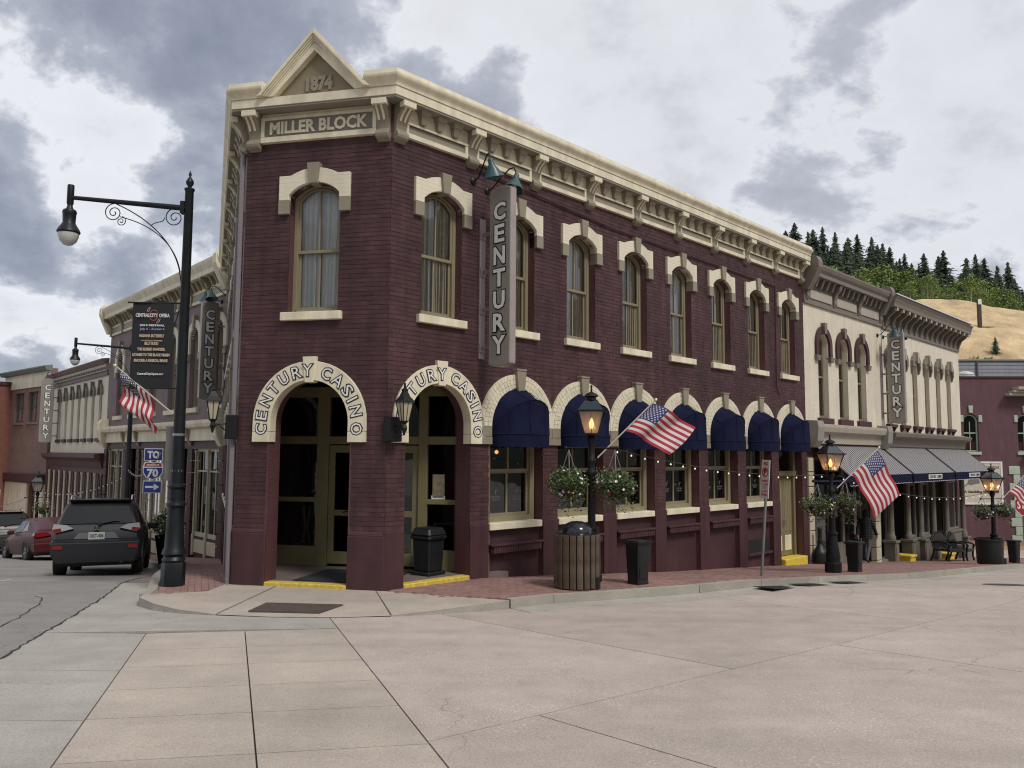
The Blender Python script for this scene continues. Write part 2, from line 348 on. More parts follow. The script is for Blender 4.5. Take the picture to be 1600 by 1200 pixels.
def concrete(name, col, speck, seed, dark=.25):
    m = mat(name, col, .85, obj=.05)
    t = m.node_tree; n = t.nodes; l = t.links; b = n['Principled BSDF']
    base = b.inputs['Base Color'].links[0].from_socket
    geo = n.new('ShaderNodeNewGeometry')
    def noise(scale, det, lo, hi, a, bb, mp=None):
        tn = n.new('ShaderNodeTexNoise'); tn.inputs['Scale'].default_value = scale; tn.inputs['Detail'].default_value = det
        v = geo.outputs['Position']
        if mp:
            q = n.new('ShaderNodeMapping'); q.inputs['Scale'].default_value = mp[0]; q.inputs['Rotation'].default_value = (0, 0, mp[1]); l.new(v, q.inputs[0]); v = q.outputs[0]
        l.new(v, tn.inputs['Vector']); r = n.new('ShaderNodeMapRange'); r.inputs[1].default_value = lo; r.inputs[2].default_value = hi; r.inputs[3].default_value = a; r.inputs[4].default_value = bb
        l.new(tn.outputs['Fac'], r.inputs[0]); return r.outputs[0], tn.outputs['Fac']
    def mul(a, bq):
        q = n.new('ShaderNodeMath'); q.operation = 'MULTIPLY'; l.new(a, q.inputs[0]); l.new(bq, q.inputs[1]); return q.outputs[0]
    f1, _ = noise(.35, 6, .3, .7, .90, 1.07)
    f2, _ = noise(2.6, 7, .3, .7, .90, 1.07)
    f3, h3 = noise(70, 4, .35, .65, .83, 1.14)
    f4, _ = noise(.9, 5, .35, .7, 1.05, .91, ((.25, 1.6, 1), R(-42)))   # tyre wear along the street
    sp = n.new('ShaderNodeTexVoronoi'); sp.inputs['Scale'].default_value = 24; l.new(geo.outputs['Position'], sp.inputs['Vector'])
    spr = n.new('ShaderNodeMapRange'); spr.inputs[1].default_value = .16; spr.inputs[2].default_value = .25; spr.inputs[3].default_value = 1 + speck; spr.inputs[4].default_value = 1.0; l.new(sp.outputs['Distance'], spr.inputs[0])
    wht, _ = noise(.8, 4, .44, .58, 0, 1)
    spw = n.new('ShaderNodeMix'); spw.data_type = 'FLOAT'; l.new(wht, spw.inputs[0]); spw.inputs[2].default_value = 1.0; l.new(spr.outputs[0], spw.inputs[3])
    dk = n.new('ShaderNodeTexVoronoi'); dk.inputs['Scale'].default_value = 3.3; l.new(geo.outputs['Position'], dk.inputs['Vector'])
    dkr = n.new('ShaderNodeMapRange'); dkr.inputs[1].default_value = .02; dkr.inputs[2].default_value = .06; dkr.inputs[3].default_value = 1 - dark; dkr.inputs[4].default_value = 1.0; l.new(dk.outputs['Distance'], dkr.inputs[0])
    f = mul(mul(mul(f1, f2), mul(f3, f4)), mul(spw.outputs[0], dkr.outputs[0]))
    # hairline cracks
    cv = n.new('ShaderNodeTexVoronoi'); cv.feature = 'DISTANCE_TO_EDGE'; cv.inputs['Scale'].default_value = .33
    dn = n.new('ShaderNodeTexNoise'); dn.inputs['Scale'].default_value = 1.5; dn.inputs['Detail'].default_value = 6; l.new(geo.outputs['Position'], dn.inputs['Vector'])
    ds = n.new('ShaderNodeVectorMath'); ds.operation = 'MULTIPLY_ADD'; l.new(dn.outputs['Color'], ds.inputs[0]); ds.inputs[1].default_value = (.9, .9, 0); l.new(geo.outputs['Position'], ds.inputs[2]); l.new(ds.outputs[0], cv.inputs['Vector'])
    cr2 = n.new('ShaderNodeMapRange'); cr2.inputs[1].default_value = 0.0; cr2.inputs[2].default_value = .0035; cr2.inputs[3].default_value = .62; cr2.inputs[4].default_value = 1; l.new(cv.outputs['Distance'], cr2.inputs[0])
    msk, _ = noise(.28, 2, .52, .56, 0, 1)
    cm = n.new('ShaderNodeMix'); cm.data_type = 'FLOAT'; l.new(msk, cm.inputs[0]); cm.inputs[2].default_value = 1; l.new(cr2.outputs[0], cm.inputs[3])
    f = mul(f, cm.outputs[0])
    sc_ = n.new('ShaderNodeVectorMath'); sc_.operation = 'SCALE'; l.new(base, sc_.inputs[0]); l.new(f, sc_.inputs['Scale']); l.new(sc_.outputs[0], b.inputs['Base Color'])
    bp = n.new('ShaderNodeBump'); bp.inputs['Strength'].default_value = .35; bp.inputs['Distance'].default_value = .01; l.new(h3, bp.inputs['Height']); l.new(bp.outputs[0], b.inputs['Normal'])
    return m
ROADC = concrete('rose_concrete', (.44, .372, .328), .42, 1)
WALKC = concrete('tan_concrete', (.45, .385, .322), .10, 2, .15)
PALEC = concrete('pale_concrete', (.405, .378, .330), .12, 3, .15)
KERBC = concrete('kerb_concrete', (.36, .335, .285), .10, 4, .3)
ASPH = concrete('asphalt', (.26, .24, .22), .35, 5, .3)
DIRT = mat('joint_dirt', (.10, .082, .07), .95, var=.3, vscale=9)
LANE = concrete('red_concrete', (.27, .20, .175), .12, 6, .2)

road = inst('road', ground_mesh('road', [(-150, -30), (150, -30), (150, 118), (-150, 118)], -.035, 0, ROADC), kind='structure')
inst('joint_bed', ground_mesh('joint_bed', [(-9, 1.5), (14, 1.5), (24, 34), (12, 24), (-2, 13.4), (-7, 15)], -.022, 0, DIRT), road)
def slab(poly, m, d=.006, name='slab', z=0.0):
    q = inset(poly, d)
    if len(q) >= 3 and abs(area(q)) > .05: return inst(name, ground_mesh(name, q, z, .06, m), road)
# crosswalk: two columns of tan slabs
def lin(P, Q, y): t = (y - P[1]) / (Q[1] - P[1]); return (P[0] + (Q[0] - P[0]) * t, y)
cl, cm_, crr = ((-4.29, 9.65), (-2.73, 4.95)), ((-3.21, 9.9), (-1.52, 5.0)), ((-2.14, 10.15), (-.37, 5.0))
rows = [9.65, 8.62, 7.75, 6.86, 5.98, 5.0, 3.6, 2.0]
for i in range(len(rows) - 1):
    a, b = rows[i], rows[i + 1]
    l0, l1 = lin(*cl, a), lin(*cl, b); m0, m1 = lin(*cm_, a + .23), lin(*cm_, b + .23); r0, r1 = lin(*crr, a + .46), lin(*crr, b + .46)
    slab([l0, l1, m1, m0], WALKC); slab([m0, m1, r1, r0], WALKC)
# pale slabs between the asphalt and the crosswalk
ae = ((-5.06, 8.15), (-6.9, 14.45))
ed = [9.65, 7.62, 5.95, 4.0, 2.0]
for a, b in zip(ed[:-1], ed[1:]): slab([lin(*ae, a), lin(*ae, b), lin(*cl, b), lin(*cl, a)], PALEC)
slab([lin(*ae, 9.66), lin(*crr, 10.13), lin(*crr, 12.3), lin(*ae, 12.2)], PALEC)
slab([lin(*ae, 12.2), (-3.9, 12.2), (-5.2, 14.6), lin(*ae, 14.6)], PALEC)
slab([(-7.0, 14.6), (-4.9, 14.6), (-6.0, 17.5), (-8.0, 18.0)], LANE); slab([(-8.0, 18.0), (-6.0, 17.5), (-8.0, 22), (-10, 22.4)], LANE)
# rose concrete lanes down the street
D = Vector((.7483, .6634)); Nn = Vector((.6634, -.7483)); P0 = Vector((.18, 6.15))
for (n0, n1, ph) in ((-6.4, 0, 2.62), (0, 3.7, 0.05), (3.7, 7.4, 2.6), (7.4, 12, 1.0)):
    t = ph - 9.2
    while t < 52:
        q = [P0 + D * t + Nn * n0, P0 + D * t + Nn * n1, P0 + D * (t + 4.6) + Nn * n1, P0 + D * (t + 4.6) + Nn * n0]
        q = [tuple(v) for v in q]
        dx, dy = crr[0][0] - crr[1][0], crr[0][1] - crr[1][1]
        q = clip(q, crr[0], (dy, -dx)); q = clip(q, (0, 2.0), (0, 1)) if q else q
        if len(q) >= 3: slab(q, ROADC, .007)
        t += 4.6
inst('asphalt_lane', ground_mesh('asphalt_lane', [(-3.3, 2.1), (-5.06, 8.15), (-6.9, 14.45), (-8.6, 20.2), (-11, 24), (-20, 34.6), (-29, 44), (-70, 60), (-70, 2.1)], .004, .03, ASPH), road)
# ragged open joint along the asphalt edge and a long crack in it
def crack(pts, w, seed, name='crack'):
    rnd = random.Random(seed); fine = []
    for (a, b) in zip(pts[:-1], pts[1:]):
        n = max(2, int((Vector(b) - Vector(a)).length / .12))
        for i in range(n): q = Vector(a).lerp(Vector(b), i / n); fine.append((q.x + rnd.uniform(-.025, .025), q.y + rnd.uniform(-.02, .02)))
    mb = MB(); vs = []
    for x, y in fine:
        h = w * rnd.uniform(.25, 1.0) / 2; vs += [(x - h, y, g(y) + .0075), (x + h, y, g(y) + .0075)]
    mb.add(vs, [(2 * i, 2 * i + 1, 2 * i + 3, 2 * i + 2) for i in range(len(fine) - 1)]); part(name, mb, DIRTD, road)
DIRTD = mat('crack_dirt', (.035, .03, .027), .95)
crack([(-4.3, 5.6), (-5.05, 8.15), (-6.88, 14.4), (-7.6, 16.8)], .034, 1)
crack([(-6.2, 9.8), (-6.55, 11.0), (-6.95, 12.0), (-7.35, 12.8), (-7.7, 13.1)], .032, 2)
crack([(-6.2, 9.8), (-5.9, 9.0), (-5.7, 8.3)], .02, 3)
# parking ticks painted on the asphalt
WP = mat('worn_white_road_paint', (.5, .49, .46), .8, var=.35, vscale=18)
for (x, y, w, d, a) in ((-8.9, 14.9, 1.1, .09, 14), (-9.35, 15.1, .09, .5, 14), (-13.2, 21.6, 1.1, .09, 30), (-17.2, 26.0, 1.2, .1, 38)):
    c, s = math.cos(R(a)), math.sin(R(a))
    inst('parking_mark', ground_mesh('parking_mark', [(x + c * u - s * v, y + s * u + c * v) for u, v in ((-w / 2, -d / 2), (w / 2, -d / 2), (w / 2, d / 2), (-w / 2, d / 2))], .008, 0, WP), road)

# pavements
Bx, By = -2.033, 13.0
def wr(s, o=0): return (Bx + .7009 * s + .7133 * o, By + .7133 * s - .7009 * o)   # along the right-hand wall, o outwards
def g2(name, poly, dz, thick, m, parent=None, kind=None): return inst(name, ground_mesh(name, poly, dz, thick, m), parent, kind=kind)
def brickpave(name, col, rot):
    m = mat(name, col, .85, var=.14, vscale=.8)
    t = m.node_tree; n = t.nodes; l = t.links; b = n['Principled BSDF']
    geo = n.new('ShaderNodeNewGeometry'); mp = n.new('ShaderNodeMapping'); mp.inputs['Rotation'].default_value = (0, 0, rot); l.new(geo.outputs['Position'], mp.inputs[0])
    bt = n.new('ShaderNodeTexBrick'); bt.inputs['Scale'].default_value = 1; bt.inputs['Brick Width'].default_value = .205; bt.inputs['Row Height'].default_value = .105; bt.inputs['Mortar Size'].default_value = .005
    bt.inputs['Color1'].default_value = (.85, .85, .85, 1); bt.inputs['Color2'].default_value = (1.12, 1.12, 1.12, 1); bt.inputs['Mortar'].default_value = (.55, .55, .55, 1)
    l.new(mp.outputs[0], bt.inputs['Vector']); old = b.inputs['Base Color'].links[0].from_socket
    mx = n.new('ShaderNodeMix'); mx.data_type = 'RGBA'; mx.blend_type = 'MULTIPLY'; mx.inputs['Factor'].default_value = 1; l.new(old, mx.inputs['A']); l.new(bt.outputs['Color'], mx.inputs['B']); l.new(mx.outputs['Result'], b.inputs['Base Color'])
    return m
PAVE = brickpave('red_brick_paving', (.275, .158, .135), R(-45.5))
PAVEI = mat('red_paver', (.275, .158, .135), .85, var=.12, vscale=1.0, island=.13, bump=.15, bscale=60)
KR = [(-1.62, 11.25), (-.9, 11.55), (0, 12), (.67, 12.6), (3.2, 13.8), (4.5, 14.6), (9.1, 18.6), (15.7, 24.9), (19.2, 28.4), (22.3, 32.0), (21.8, 34.3), (20.4, 36.0)]
KL = [(-4.2, 11.35), (-4.75, 11.45), (-5.25, 11.75), (-5.6, 12.3), (-5.8, 13.0), (-8.53, 20.0), (-9.3, 21.2), (-11.2, 24.2), (-20.5, 34.9), (-28, 43.5), (-34, 49)]
def off(path, d):
    o = []
    for i, q in enumerate(path):
        a = Vector(path[max(i - 1, 0)]); b = Vector(path[min(i + 1, len(path) - 1)]); e = (b - a).normalized(); o.append((q[0] - e.y * d, q[1] + e.x * d))
    return o
KRi = off(KR, .15); KLi = off(KL, -.15)
sidewalk = g2('sidewalk', [(-1.0, 12.35), KRi[2]] + KRi[3:-1] + [wr(31.9, 0.5), wr(31.0, -.4), wr(-.1, -.4), (-2.03, 12.92)], KERB - .012, .3, PAVE, kind='structure')
lw = [(-4.8, 13.3), (-4.5, 14.2), (-8.8, 25.6), (-18.5, 36.9), (-26, 45.6), (-33, 51)]
sidewalk2 = g2('sidewalk', [KLi[4], KLi[3], (-4.75, 12.75)] + lw + KLi[:4:-1], KERB - .012, .3, PAVE, kind='structure')
# kerb stones, cut into lengths
def kerb(path, inner, parent, m=KERBC, h=KERB):
    for i in range(len(path) - 1):
        a, b, ai, bi = Vector(path[i]), Vector(path[i + 1]), Vector(inner[i]), Vector(inner[i + 1])
        k = max(1, round((b - a).length / 2.2))
        for j in range(k):
            t0, t1 = j / k, (j + 1) / k; e = .006 / max((b - a).length, .1)
            q = [a.lerp(b, t0 + e), a.lerp(b, t1 - e), ai.lerp(bi, t1 - e), ai.lerp(bi, t0 + e)]
            inst('kerb', ground_mesh('kerb', [tuple(v) for v in q], h + .004, .35, m), parent)
kerb(KR[2:], KRi[2:], sidewalk); kerb(KL[3:], KLi[3:], sidewalk2)
# concrete ramp apron at the corner, running from pavement height down to the road
def zmesh(name, vs, fs, m, parent=None, kind=None, thick=.12):
    mb = MB(); n = len(vs); mb.add(vs + [(x, y, z - thick) for x, y, z in vs], fs)
    mb.add(vs, fs)
    mb = MB(); mb.add(vs, fs)
    return part(name, mb, m, parent, kind=kind)
ramp = zmesh('ramp', [(-5.45, 11.98, gs(12)), (-5.05, 11.55, g(11.5) + .09), (-4.6, 11.3, g(11.3) + .05), (-4.0, 11.12, g(11.1) + .012), (-3.2, 10.98, g(11) + .008), (-2.3, 10.98, g(11) + .008), (-1.62, 11.12, g(11.1) + .012), (-.9, 11.42, g(11.4) + .06), (-.02, 11.95, gs(12)),
    (-1.0, 12.4, gs(12.4)), (-2.0, 12.97, gs(13)), (-3.3, 13.4, gs(13.4)), (-4.75, 13.7, gs(13.7)), (-4.75, 12.75, gs(12.75)), (-5.55, 12.35, gs(12.35))],
    [(0, 1, 13, 14), (1, 2, 13), (2, 3, 13), (3, 4, 12, 13), (4, 5, 11, 12), (5, 6, 10, 11), (6, 7, 9, 10), (7, 8, 9)], WALKC, kind='structure')
RK = [(-5.52, 12.2, KERB, ), (-5.2, 11.7, KERB), (-4.75, 11.4, .085), (-4.2, 11.2, .03)]
def kerbface(pts, parent):                                 # tapering face of the dropped kerb
    mb = MB()
    for (x, y, h), (x2, y2, h2) in zip(pts[:-1], pts[1:]):
        mb.add([(x, y, g(y) - .05), (x2, y2, g(y2) - .05), (x2, y2, g(y2) + h2), (x, y, g(y) + h)], [(0, 1, 2, 3)])
    part('kerb', mb, KERBC, parent)
kerbface([(-5.62, 12.35, .135), (-5.45, 11.97, .13), (-5.05, 11.54, .09), (-4.6, 11.29, .05), (-4.0, 11.11, .012)], ramp)
kerbface([(-1.62, 11.11, .012), (-.9, 11.41, .06), (-.02, 11.94, .13)], ramp)
# brown tactile plate with raised domes
TP = mat('brown_tactile_plate', (.085, .06, .052), .7, var=.15, vscale=5)
tp = MB(); tpq = [(-3.62, 11.28), (-2.62, 11.2), (-2.42, 11.78), (-3.55, 11.88)]
def rz(x, y):                                              # height on the centre of the ramp
    t = min(max((y - 11.0) / 2.4, 0), 1); return (g(11) + .008) * (1 - t) + gs(13.4) * t
tp.add([(x, y, rz(x, y) + .022) for x, y in tpq] + [(x, y, rz(x, y) - .02) for x, y in tpq], [(0, 1, 2, 3), (0, 4, 5, 1), (1, 5, 6, 2), (2, 6, 7, 3), (3, 7, 4, 0)])
tpo = part('tactile_plate', tp, TP, ramp)
dm = MB()
for i in range(18):
    for j in range(11):
        u, v = (i + .5) / 18, (j + .5) / 11
        a = Vector(tpq[0]).lerp(Vector(tpq[1]), u); b = Vector(tpq[3]).lerp(Vector(tpq[2]), u); q = a.lerp(b, v)
        dm.lathe([(.014, 0), (.009, .006)], 6, M=T(q.x, q.y, rz(q.x, q.y) + .021))
part('dome_studs', dm, TP, tpo, kind='stuff')
# scored joints of the ramp are narrow dark grooves filled with dirt
for a, b in (((-4.0, 11.12), (-3.85, 13.38)), ((-1.62, 11.12), (-2.15, 13.0)), ((-3.62, 11.9), (-2.4, 11.8))):
    A_, B_ = Vector(a), Vector(b); e = (B_ - A_).normalized(); n_ = Vector((-e.y, e.x)) * .007
    q = [A_ + n_, A_ - n_, B_ - n_, B_ + n_]
    zmesh('joint', [(v.x, v.y, rz(v.x, v.y) + .010) for v in q], [(0, 1, 2, 3)], DIRT, ramp)
# single pavers near the corner
def pavers(poly, ang, name, parent):
    c, s = math.cos(ang), math.sin(ang); P = Vector((Bx, By)); mb = MB()
    loc = [((x - P.x) * c + (y - P.y) * s, -(x - P.x) * s + (y - P.y) * c) for x, y in poly]
    x0, x1 = min(q[0] for q in loc), max(q[0] for q in loc); y0, y1 = min(q[1] for q in loc), max(q[1] for q in loc)
    def ins(u, v):
        k = False
        for i in range(len(loc)):
            a, b = loc[i], loc[i - 1]
            if (a[1] > v) != (b[1] > v) and u < (b[0] - a[0]) * (v - a[1]) / (b[1] - a[1]) + a[0]: k = not k
        return k
    j = 0; v = y0
    while v < y1:
        u = x0 + (j % 2) * .103
        while u < x1:
            if ins(u + .1, v + .05):
                h = random.uniform(-.002, .002); q = []
                for (du, dv) in ((.003, .003), (.202, .003), (.202, .101), (.003, .101)):
                    X_ = P.x + (u + du) * c - (v + dv) * s; Y_ = P.y + (u + du) * s + (v + dv) * c; q.append((X_, Y_, gs(Y_) + h))
                mb.add(q + [(a, b, z - .012) for a, b, z in q], [(0, 1, 2, 3), (0, 4, 5, 1), (1, 5, 6, 2), (2, 6, 7, 3), (3, 7, 4, 0)])
            u += .206
        v += .104; j += 1
    part(name, mb, PAVEI, parent, kind='stuff')
pavers([(-.95, 12.35)] + KRi[2:6] + [(7.2, 17.1), wr(11.5), wr(0)], R(45.5), 'pavers', sidewalk)
pavers([KLi[4], KLi[3], (-4.85, 12.72), (-4.75, 13.6), (-6.6, 18.7), (-7.75, 18.5)], R(-69), 'pavers', sidewalk2)
# gutter pan
GP = off(KR, -.5)
for i in range(2, 8):
    a, b, c, d = KR[i], KR[i + 1], GP[i + 1], GP[i]
    k = max(1, round((Vector(b) - Vector(a)).length / 2.6))
    for j in range(k):
        f = lambda p_, q_, t: tuple(Vector(p_).lerp(Vector(q_), t))
        q = inset([f(a, b, j / k), f(a, b, (j + 1) / k), f(d, c, (j + 1) / k), f(d, c, j / k)], .004)
        if q: inst('gutter_slab', ground_mesh('gutter_slab', q, .006, .03, PALEC), road)
# far pavement with a yellow kerb in front of the plum building
far = g2('far_sidewalk', [(19, 42.6), (60, 39.4), (60, 48), (19, 48)], KERB, .3, PAVE, kind='structure')
kerb([(19, 42.4), (40, 40.7), (60, 39.2)], [(19, 42.6), (40, 40.9), (60, 39.4)], far, mat('faded_yellow_kerb', (.48, .34, .12), .7, var=.2, vscale=4))
# ------------------------------------------------------------------ corner building
def brickify(m, w=.215, h=.077, strength=.5, axis='XZ'):
    t = m.node_tree; n = t.nodes; l = t.links; b = n['Principled BSDF']
    tcn = n.new('ShaderNodeTexCoord'); sp = n.new('ShaderNodeSeparateXYZ'); l.new(tcn.outputs['Object'], sp.inputs[0])
    cb = n.new('ShaderNodeCombineXYZ'); l.new(sp.outputs['X'], cb.inputs[0]); l.new(sp.outputs['Z'], cb.inputs[1])
    bt = n.new('ShaderNodeTexBrick'); bt.inputs['Scale'].default_value = 1; bt.inputs['Brick Width'].default_value = w; bt.inputs['Row Height'].default_value = h; bt.inputs['Mortar Size'].default_value = .006; bt.inputs['Mortar Smooth'].default_value = .3
    l.new(cb.outputs[0], bt.inputs['Vector'])
    bp = n.new('ShaderNodeBump'); bp.inputs['Strength'].default_value = strength; bp.inputs['Distance'].default_value = .012; bp.invert = True
    l.new(bt.outputs['Fac'], bp.inputs['Height'])
    if b.inputs['Normal'].links: l.new(b.inputs['Normal'].links[0].from_socket, bp.inputs['Normal'])
    l.new(bp.outputs[0], b.inputs['Normal'])
    return m
CREAMBT = brickify(mat('cream_painted_brick', (.72, .665, .51), .6, var=.08, vscale=2, bump=.12, bscale=60, stain=.05))
BURGBT = brickify(mat('burgundy_painted_brick', (.10, .041, .045), .6, var=.14, vscale=2, bump=.12, stain=.1))
PURPBT = brickify(mat('mauve_painted_brick', (.185, .130, .138), .65, var=.14, vscale=2, bump=.2, bscale=50))
BROWNBT = brickify(mat('brown_painted_brick', (.225, .140, .118), .75, var=.18, vscale=2, bump=.2))
TRIM = mat('stone_trim_paint', (.265, .235, .170), .5, var=.08, vscale=4, bump=.05)
SOFF = mat('soffit_paint', (.25, .225, .18), .6, var=.1, vscale=3)

MBO = Vector((Bx, By, 0))
mbld = thing('corner_building', 'burgundy painted brick corner building with cream arches, bracketed cornice and gable', 'building', T(*MBO))
FR = RZ(R(45.5))                                           # right-hand face, origin at the near corner
FF = T(-2.614, .589, 0) @ RZ(R(-12.7))                     # narrow corner face, origin at its left end
LL = 12.6
FL = T(-2.614 - .352 * LL, .589 + .936 * LL, 0) @ RZ(R(-69.4))  # left-hand face, origin at its far end
ZT, ZC = 7.57, 8.10
SPR, RI, RO = 2.74, .70, 1.0
gc = [1.12] + [3.04 + 1.9 * k for k in range(7)]           # ground floor bays of the right face
uc = gc
def seg(hw, z0, rise, n=12):
    rr = (hw * hw + rise * rise) / (2 * rise); cz = z0 + rise - rr
    return [(-hw + 2 * hw * i / n, cz + math.sqrt(max(rr * rr - (-hw + 2 * hw * i / n) ** 2, 0))) for i in range(n + 1)]
def up_open(c, hw=.46): return [(c - hw, 4.45), (c + hw, 4.45)] + [(c + x, z) for x, z in seg(hw, 6.62, .2)][::-1]
def gr_open(c, hw=RI + .03): return [(c - hw, -2.0), (c + hw, -2.0)] + arc(c, SPR, hw, 0, 180, 20)
def bricks(face_len, opens, z0, z1, name, M, parent, m=BRICK, bl=.215, ch=.077, depth=.0075):
    mb = MB(); nz = int((z1 - z0) / ch); rnd = random.Random(5)
    for i in range(nz):
        z = z0 + i * ch; zm = z + ch / 2; cuts = []
        for f in opens:
            q = f(zm)
            if q: cuts.append(q)
        cuts.sort(); cur = 0.0; ivs = []
        for a, b in cuts:
            if a > cur: ivs.append((cur, a))
            cur = max(cur, b)
        if cur < face_len: ivs.append((cur, face_len))
        for a, b in ivs:
            x = a - (i % 2) * bl / 2 + rnd.uniform(-.02, .02)
            while x < b:
                x0, x1 = max(x + .0003, a), min(x + bl - .0003, b)
                if x1 - x0 > .015:
                    d = depth + rnd.uniform(-.0028, .0028); t = rnd.uniform(-.0022, .0022); s = rnd.uniform(-.0035, .0035) + .004 * math.sin(x * .7 + i)
                    z0_, z1_ = z + .0042 + s * .6, z + ch - .0042 + s * .6
                    mb.add([(x0, -d + t, z0_), (x1, -d - t, z0_), (x1, -d - t, z1_), (x0, -d + t, z1_), (x0, .01, z0_), (x1, .01, z0_), (x1, .01, z1_), (x0, .01, z1_)],
                           [(0, 1, 2, 3), (0, 4, 5, 1), (1, 5, 6, 2), (2, 6, 7, 3), (3, 7, 4, 0)])
                x += bl
    part(name, mb, m, parent, M, kind='stuff')
def op_up(c, hw=.46):
    def f(z):
        if 4.5 < z < 6.80: return (c - hw, c + hw)
    return f
def op_gr(c, hw=RI + .03, rr=RO - .04):
    def f(z):
        if z < SPR: return (c - hw, c + hw)
        d = rr * rr - (z - SPR) ** 2
        if d > 0: return (c - math.sqrt(d), c + math.sqrt(d))
    return f
def band_cut(z0, z1, x0, x1):
    return lambda z: (x0, x1) if z0 < z < z1 else None

# walls with their openings
LR = 15.5; WF = 2.68
gl = [1.35, 3.3, 5.2, 7.1, 9.0, 10.9, LL - 1.12]           # bays of the left face (last one next to the corner)
for nm, M, ln, g_, u_ in (('wall', FR, LR, gc, uc), ('wall', FF, WF, [1.32], [1.31]), ('wall', FL, LL, gl, gl)):
    part(nm, holed([(0, -2.4), (ln, -2.4), (ln, 8.5), (0, 8.5)], [gr_open(c) for c in g_] + [up_open(c) for c in u_], 0, .38), BURGBT, mbld, M)
bricks(LR, [op_gr(c) for c in gc] + [op_up(c) for c in uc], .98, ZT, 'brickwork', FR, mbld)
bricks(WF, [op_gr(1.32, .76)] + [op_up(1.31)], .98, ZT, 'brickwork', FF, mbld)
# smooth rendered plinth of the piers
def plinth(spans, M, top=.97, d=.03):
    for a, b in spans:
        mb = MB().box(a, b, -d, .02, -2.4, top); mb.frus(a, b, -d, .02, top, a, b, -.012, .02, top + .025)
        part('plinth', mb, BURG, mbld, M, bev=.012)
sp = [(-.012, gc[0] - RI - .03)] + [(gc[i] + RI + .03, gc[i + 1] - RI - .03) for i in range(7)] + [(gc[7] + RI + .03, LR)]
plinth(sp, FR); plinth([(-.01, 1.32 - .73), (1.32 + .73, WF + .01)], FF, .90)
spl = [(0, gl[0] - .73)] + [(gl[i] + .73, gl[i + 1] - .73) for i in range(6)] + [(gl[6] + .73, LL + .01)]
plinth(spl, FL)
# under-sill panels, sills and the little brick ledges
def ledge_mesh():
    mb = MB().box(-.70, .70, -.085, .12, .56, .60); mb.box(-.66, .66, -.03, .12, .44, .56); return mb.mesh('brick_ledge', BURG, bev=.006)
LEDGE = ledge_mesh()
sb = MB()
for i in range(20): sb.box(-.64 + i * .0645, -.64 + i * .0645 + .056, -.062, -.02, .435, .556)
SOLD = sb.mesh('soldier_bricks', BURG)
SILL_G = MB().box(-.70, .70, -.03, .30, .85, .975).mesh('window_sill', CREAM, bev=.008)
PANEL_G = MB().box(-.74, .74, .10, .36, -2.4, .85).mesh('sill_panel', BURG)
for c in gc[1:7]:
    inst('sill_panel', PANEL_G, mbld, FR @ T(c, 0, 0))
    l_ = inst('brick_ledge', LEDGE, mbld, FR @ T(c, 0, 0)); inst('soldier_bricks', SOLD, l_, kind='stuff')
    inst('window_sill', SILL_G, mbld, FR @ T(c, 0, 0))
for c in gl[:6]:
    inst('sill_panel', PANEL_G, mbld, FL @ T(c, 0, 0)); inst('window_sill', SILL_G, mbld, FL @ T(c, 0, 0))
vent = part('basement_vent', MB().box(-.66, .66, .06, .099, -.36, -.02), DARK, mbld, FR @ T(gc[6], 0, 0))
part('vent_sill', MB().box(-.68, .68, -.02, .10, -.42, -.36), BURG, vent)

# --- arches of the ground floor
def ring(mb, c, ri, ro, y0, y1, lo, clipx=None, mi=0, n=28):
    inn = [(c + ri, lo)] + arc(c, SPR, ri, 0, 180, n) + [(c - ri, lo)]
    outr = [(c + ro, lo)] + arc(c, SPR, ro, 0, 180, n) + [(c - ro, lo)]
    if clipx: outr = [(min(max(x, c + clipx[0]), c + clipx[1]), z) for x, z in outr]
    return mb.band(inn, outr, y0, y1, mi)
def voussoirs(ri, ro, y, lim):
    mb = MB(); rnd = random.Random(3); nr = 3; dr = (ro - ri) / nr
    for k in range(nr):
        a, b = ri + k * dr + .004, ri + (k + 1) * dr - .004; nb = int(PI * (a + b) / 2 / .083)
        for i in range(nb):
            t0, t1 = PI * i / nb + .035 * .12 / a, PI * (i + 1) / nb - .035 * .12 / a
            pts = [(a * math.cos(t0), a * math.sin(t0) + SPR), (b * math.cos(t0), b * math.sin(t0) + SPR), (b * math.cos(t1), b * math.sin(t1) + SPR), (a * math.cos(t1), a * math.sin(t1) + SPR)]
            if max(abs(x) for x, z in pts) > lim: continue
            yy = y - rnd.uniform(0, .005)
            mb.add([(x, yy, z) for x, z in pts] + [(x, y + .02, z) for x, z in pts], [(0, 1, 2, 3), (0, 4, 5, 1), (1, 5, 6, 2), (2, 6, 7, 3), (3, 7, 4, 0)])
    for i in range(5):
        for sg in (-1, 1):
            for k in range(1 if lim < .99 else 1):
                x0, x1 = sorted((sg * (ri + .004), sg * (lim - .004))); mb.box(x0, x1, y - .002, y + .02, SPR - .0 - .072 * (i + 1) + .36 - .36, SPR - .072 * i - .007) if False else None
    return mb.mesh('arch_bricks', CREAMB)
VOU = voussoirs(RI + .02, RO, -.062, .952)
KEY = MB().add([(-.085, -.13, 3.40), (.085, -.13, 3.40), (.13, -.13, 3.80), (-.13, -.13, 3.80), (-.085, .1, 3.40), (.085, .1, 3.40), (.13, .1, 3.80), (-.13, .1, 3.80)],
    [(0, 1, 2, 3), (0, 4, 5, 1), (1, 5, 6, 2), (2, 6, 7, 3), (3, 7, 4, 0), (4, 7, 6, 5)])
KEY.box(-.135, .135, -.14, .1, 3.80, 3.84)
KEYM = KEY.mesh('keystone', TRIM, bev=.008)
KEYC = KEY.mesh('keystone', CREAM, bev=.008)
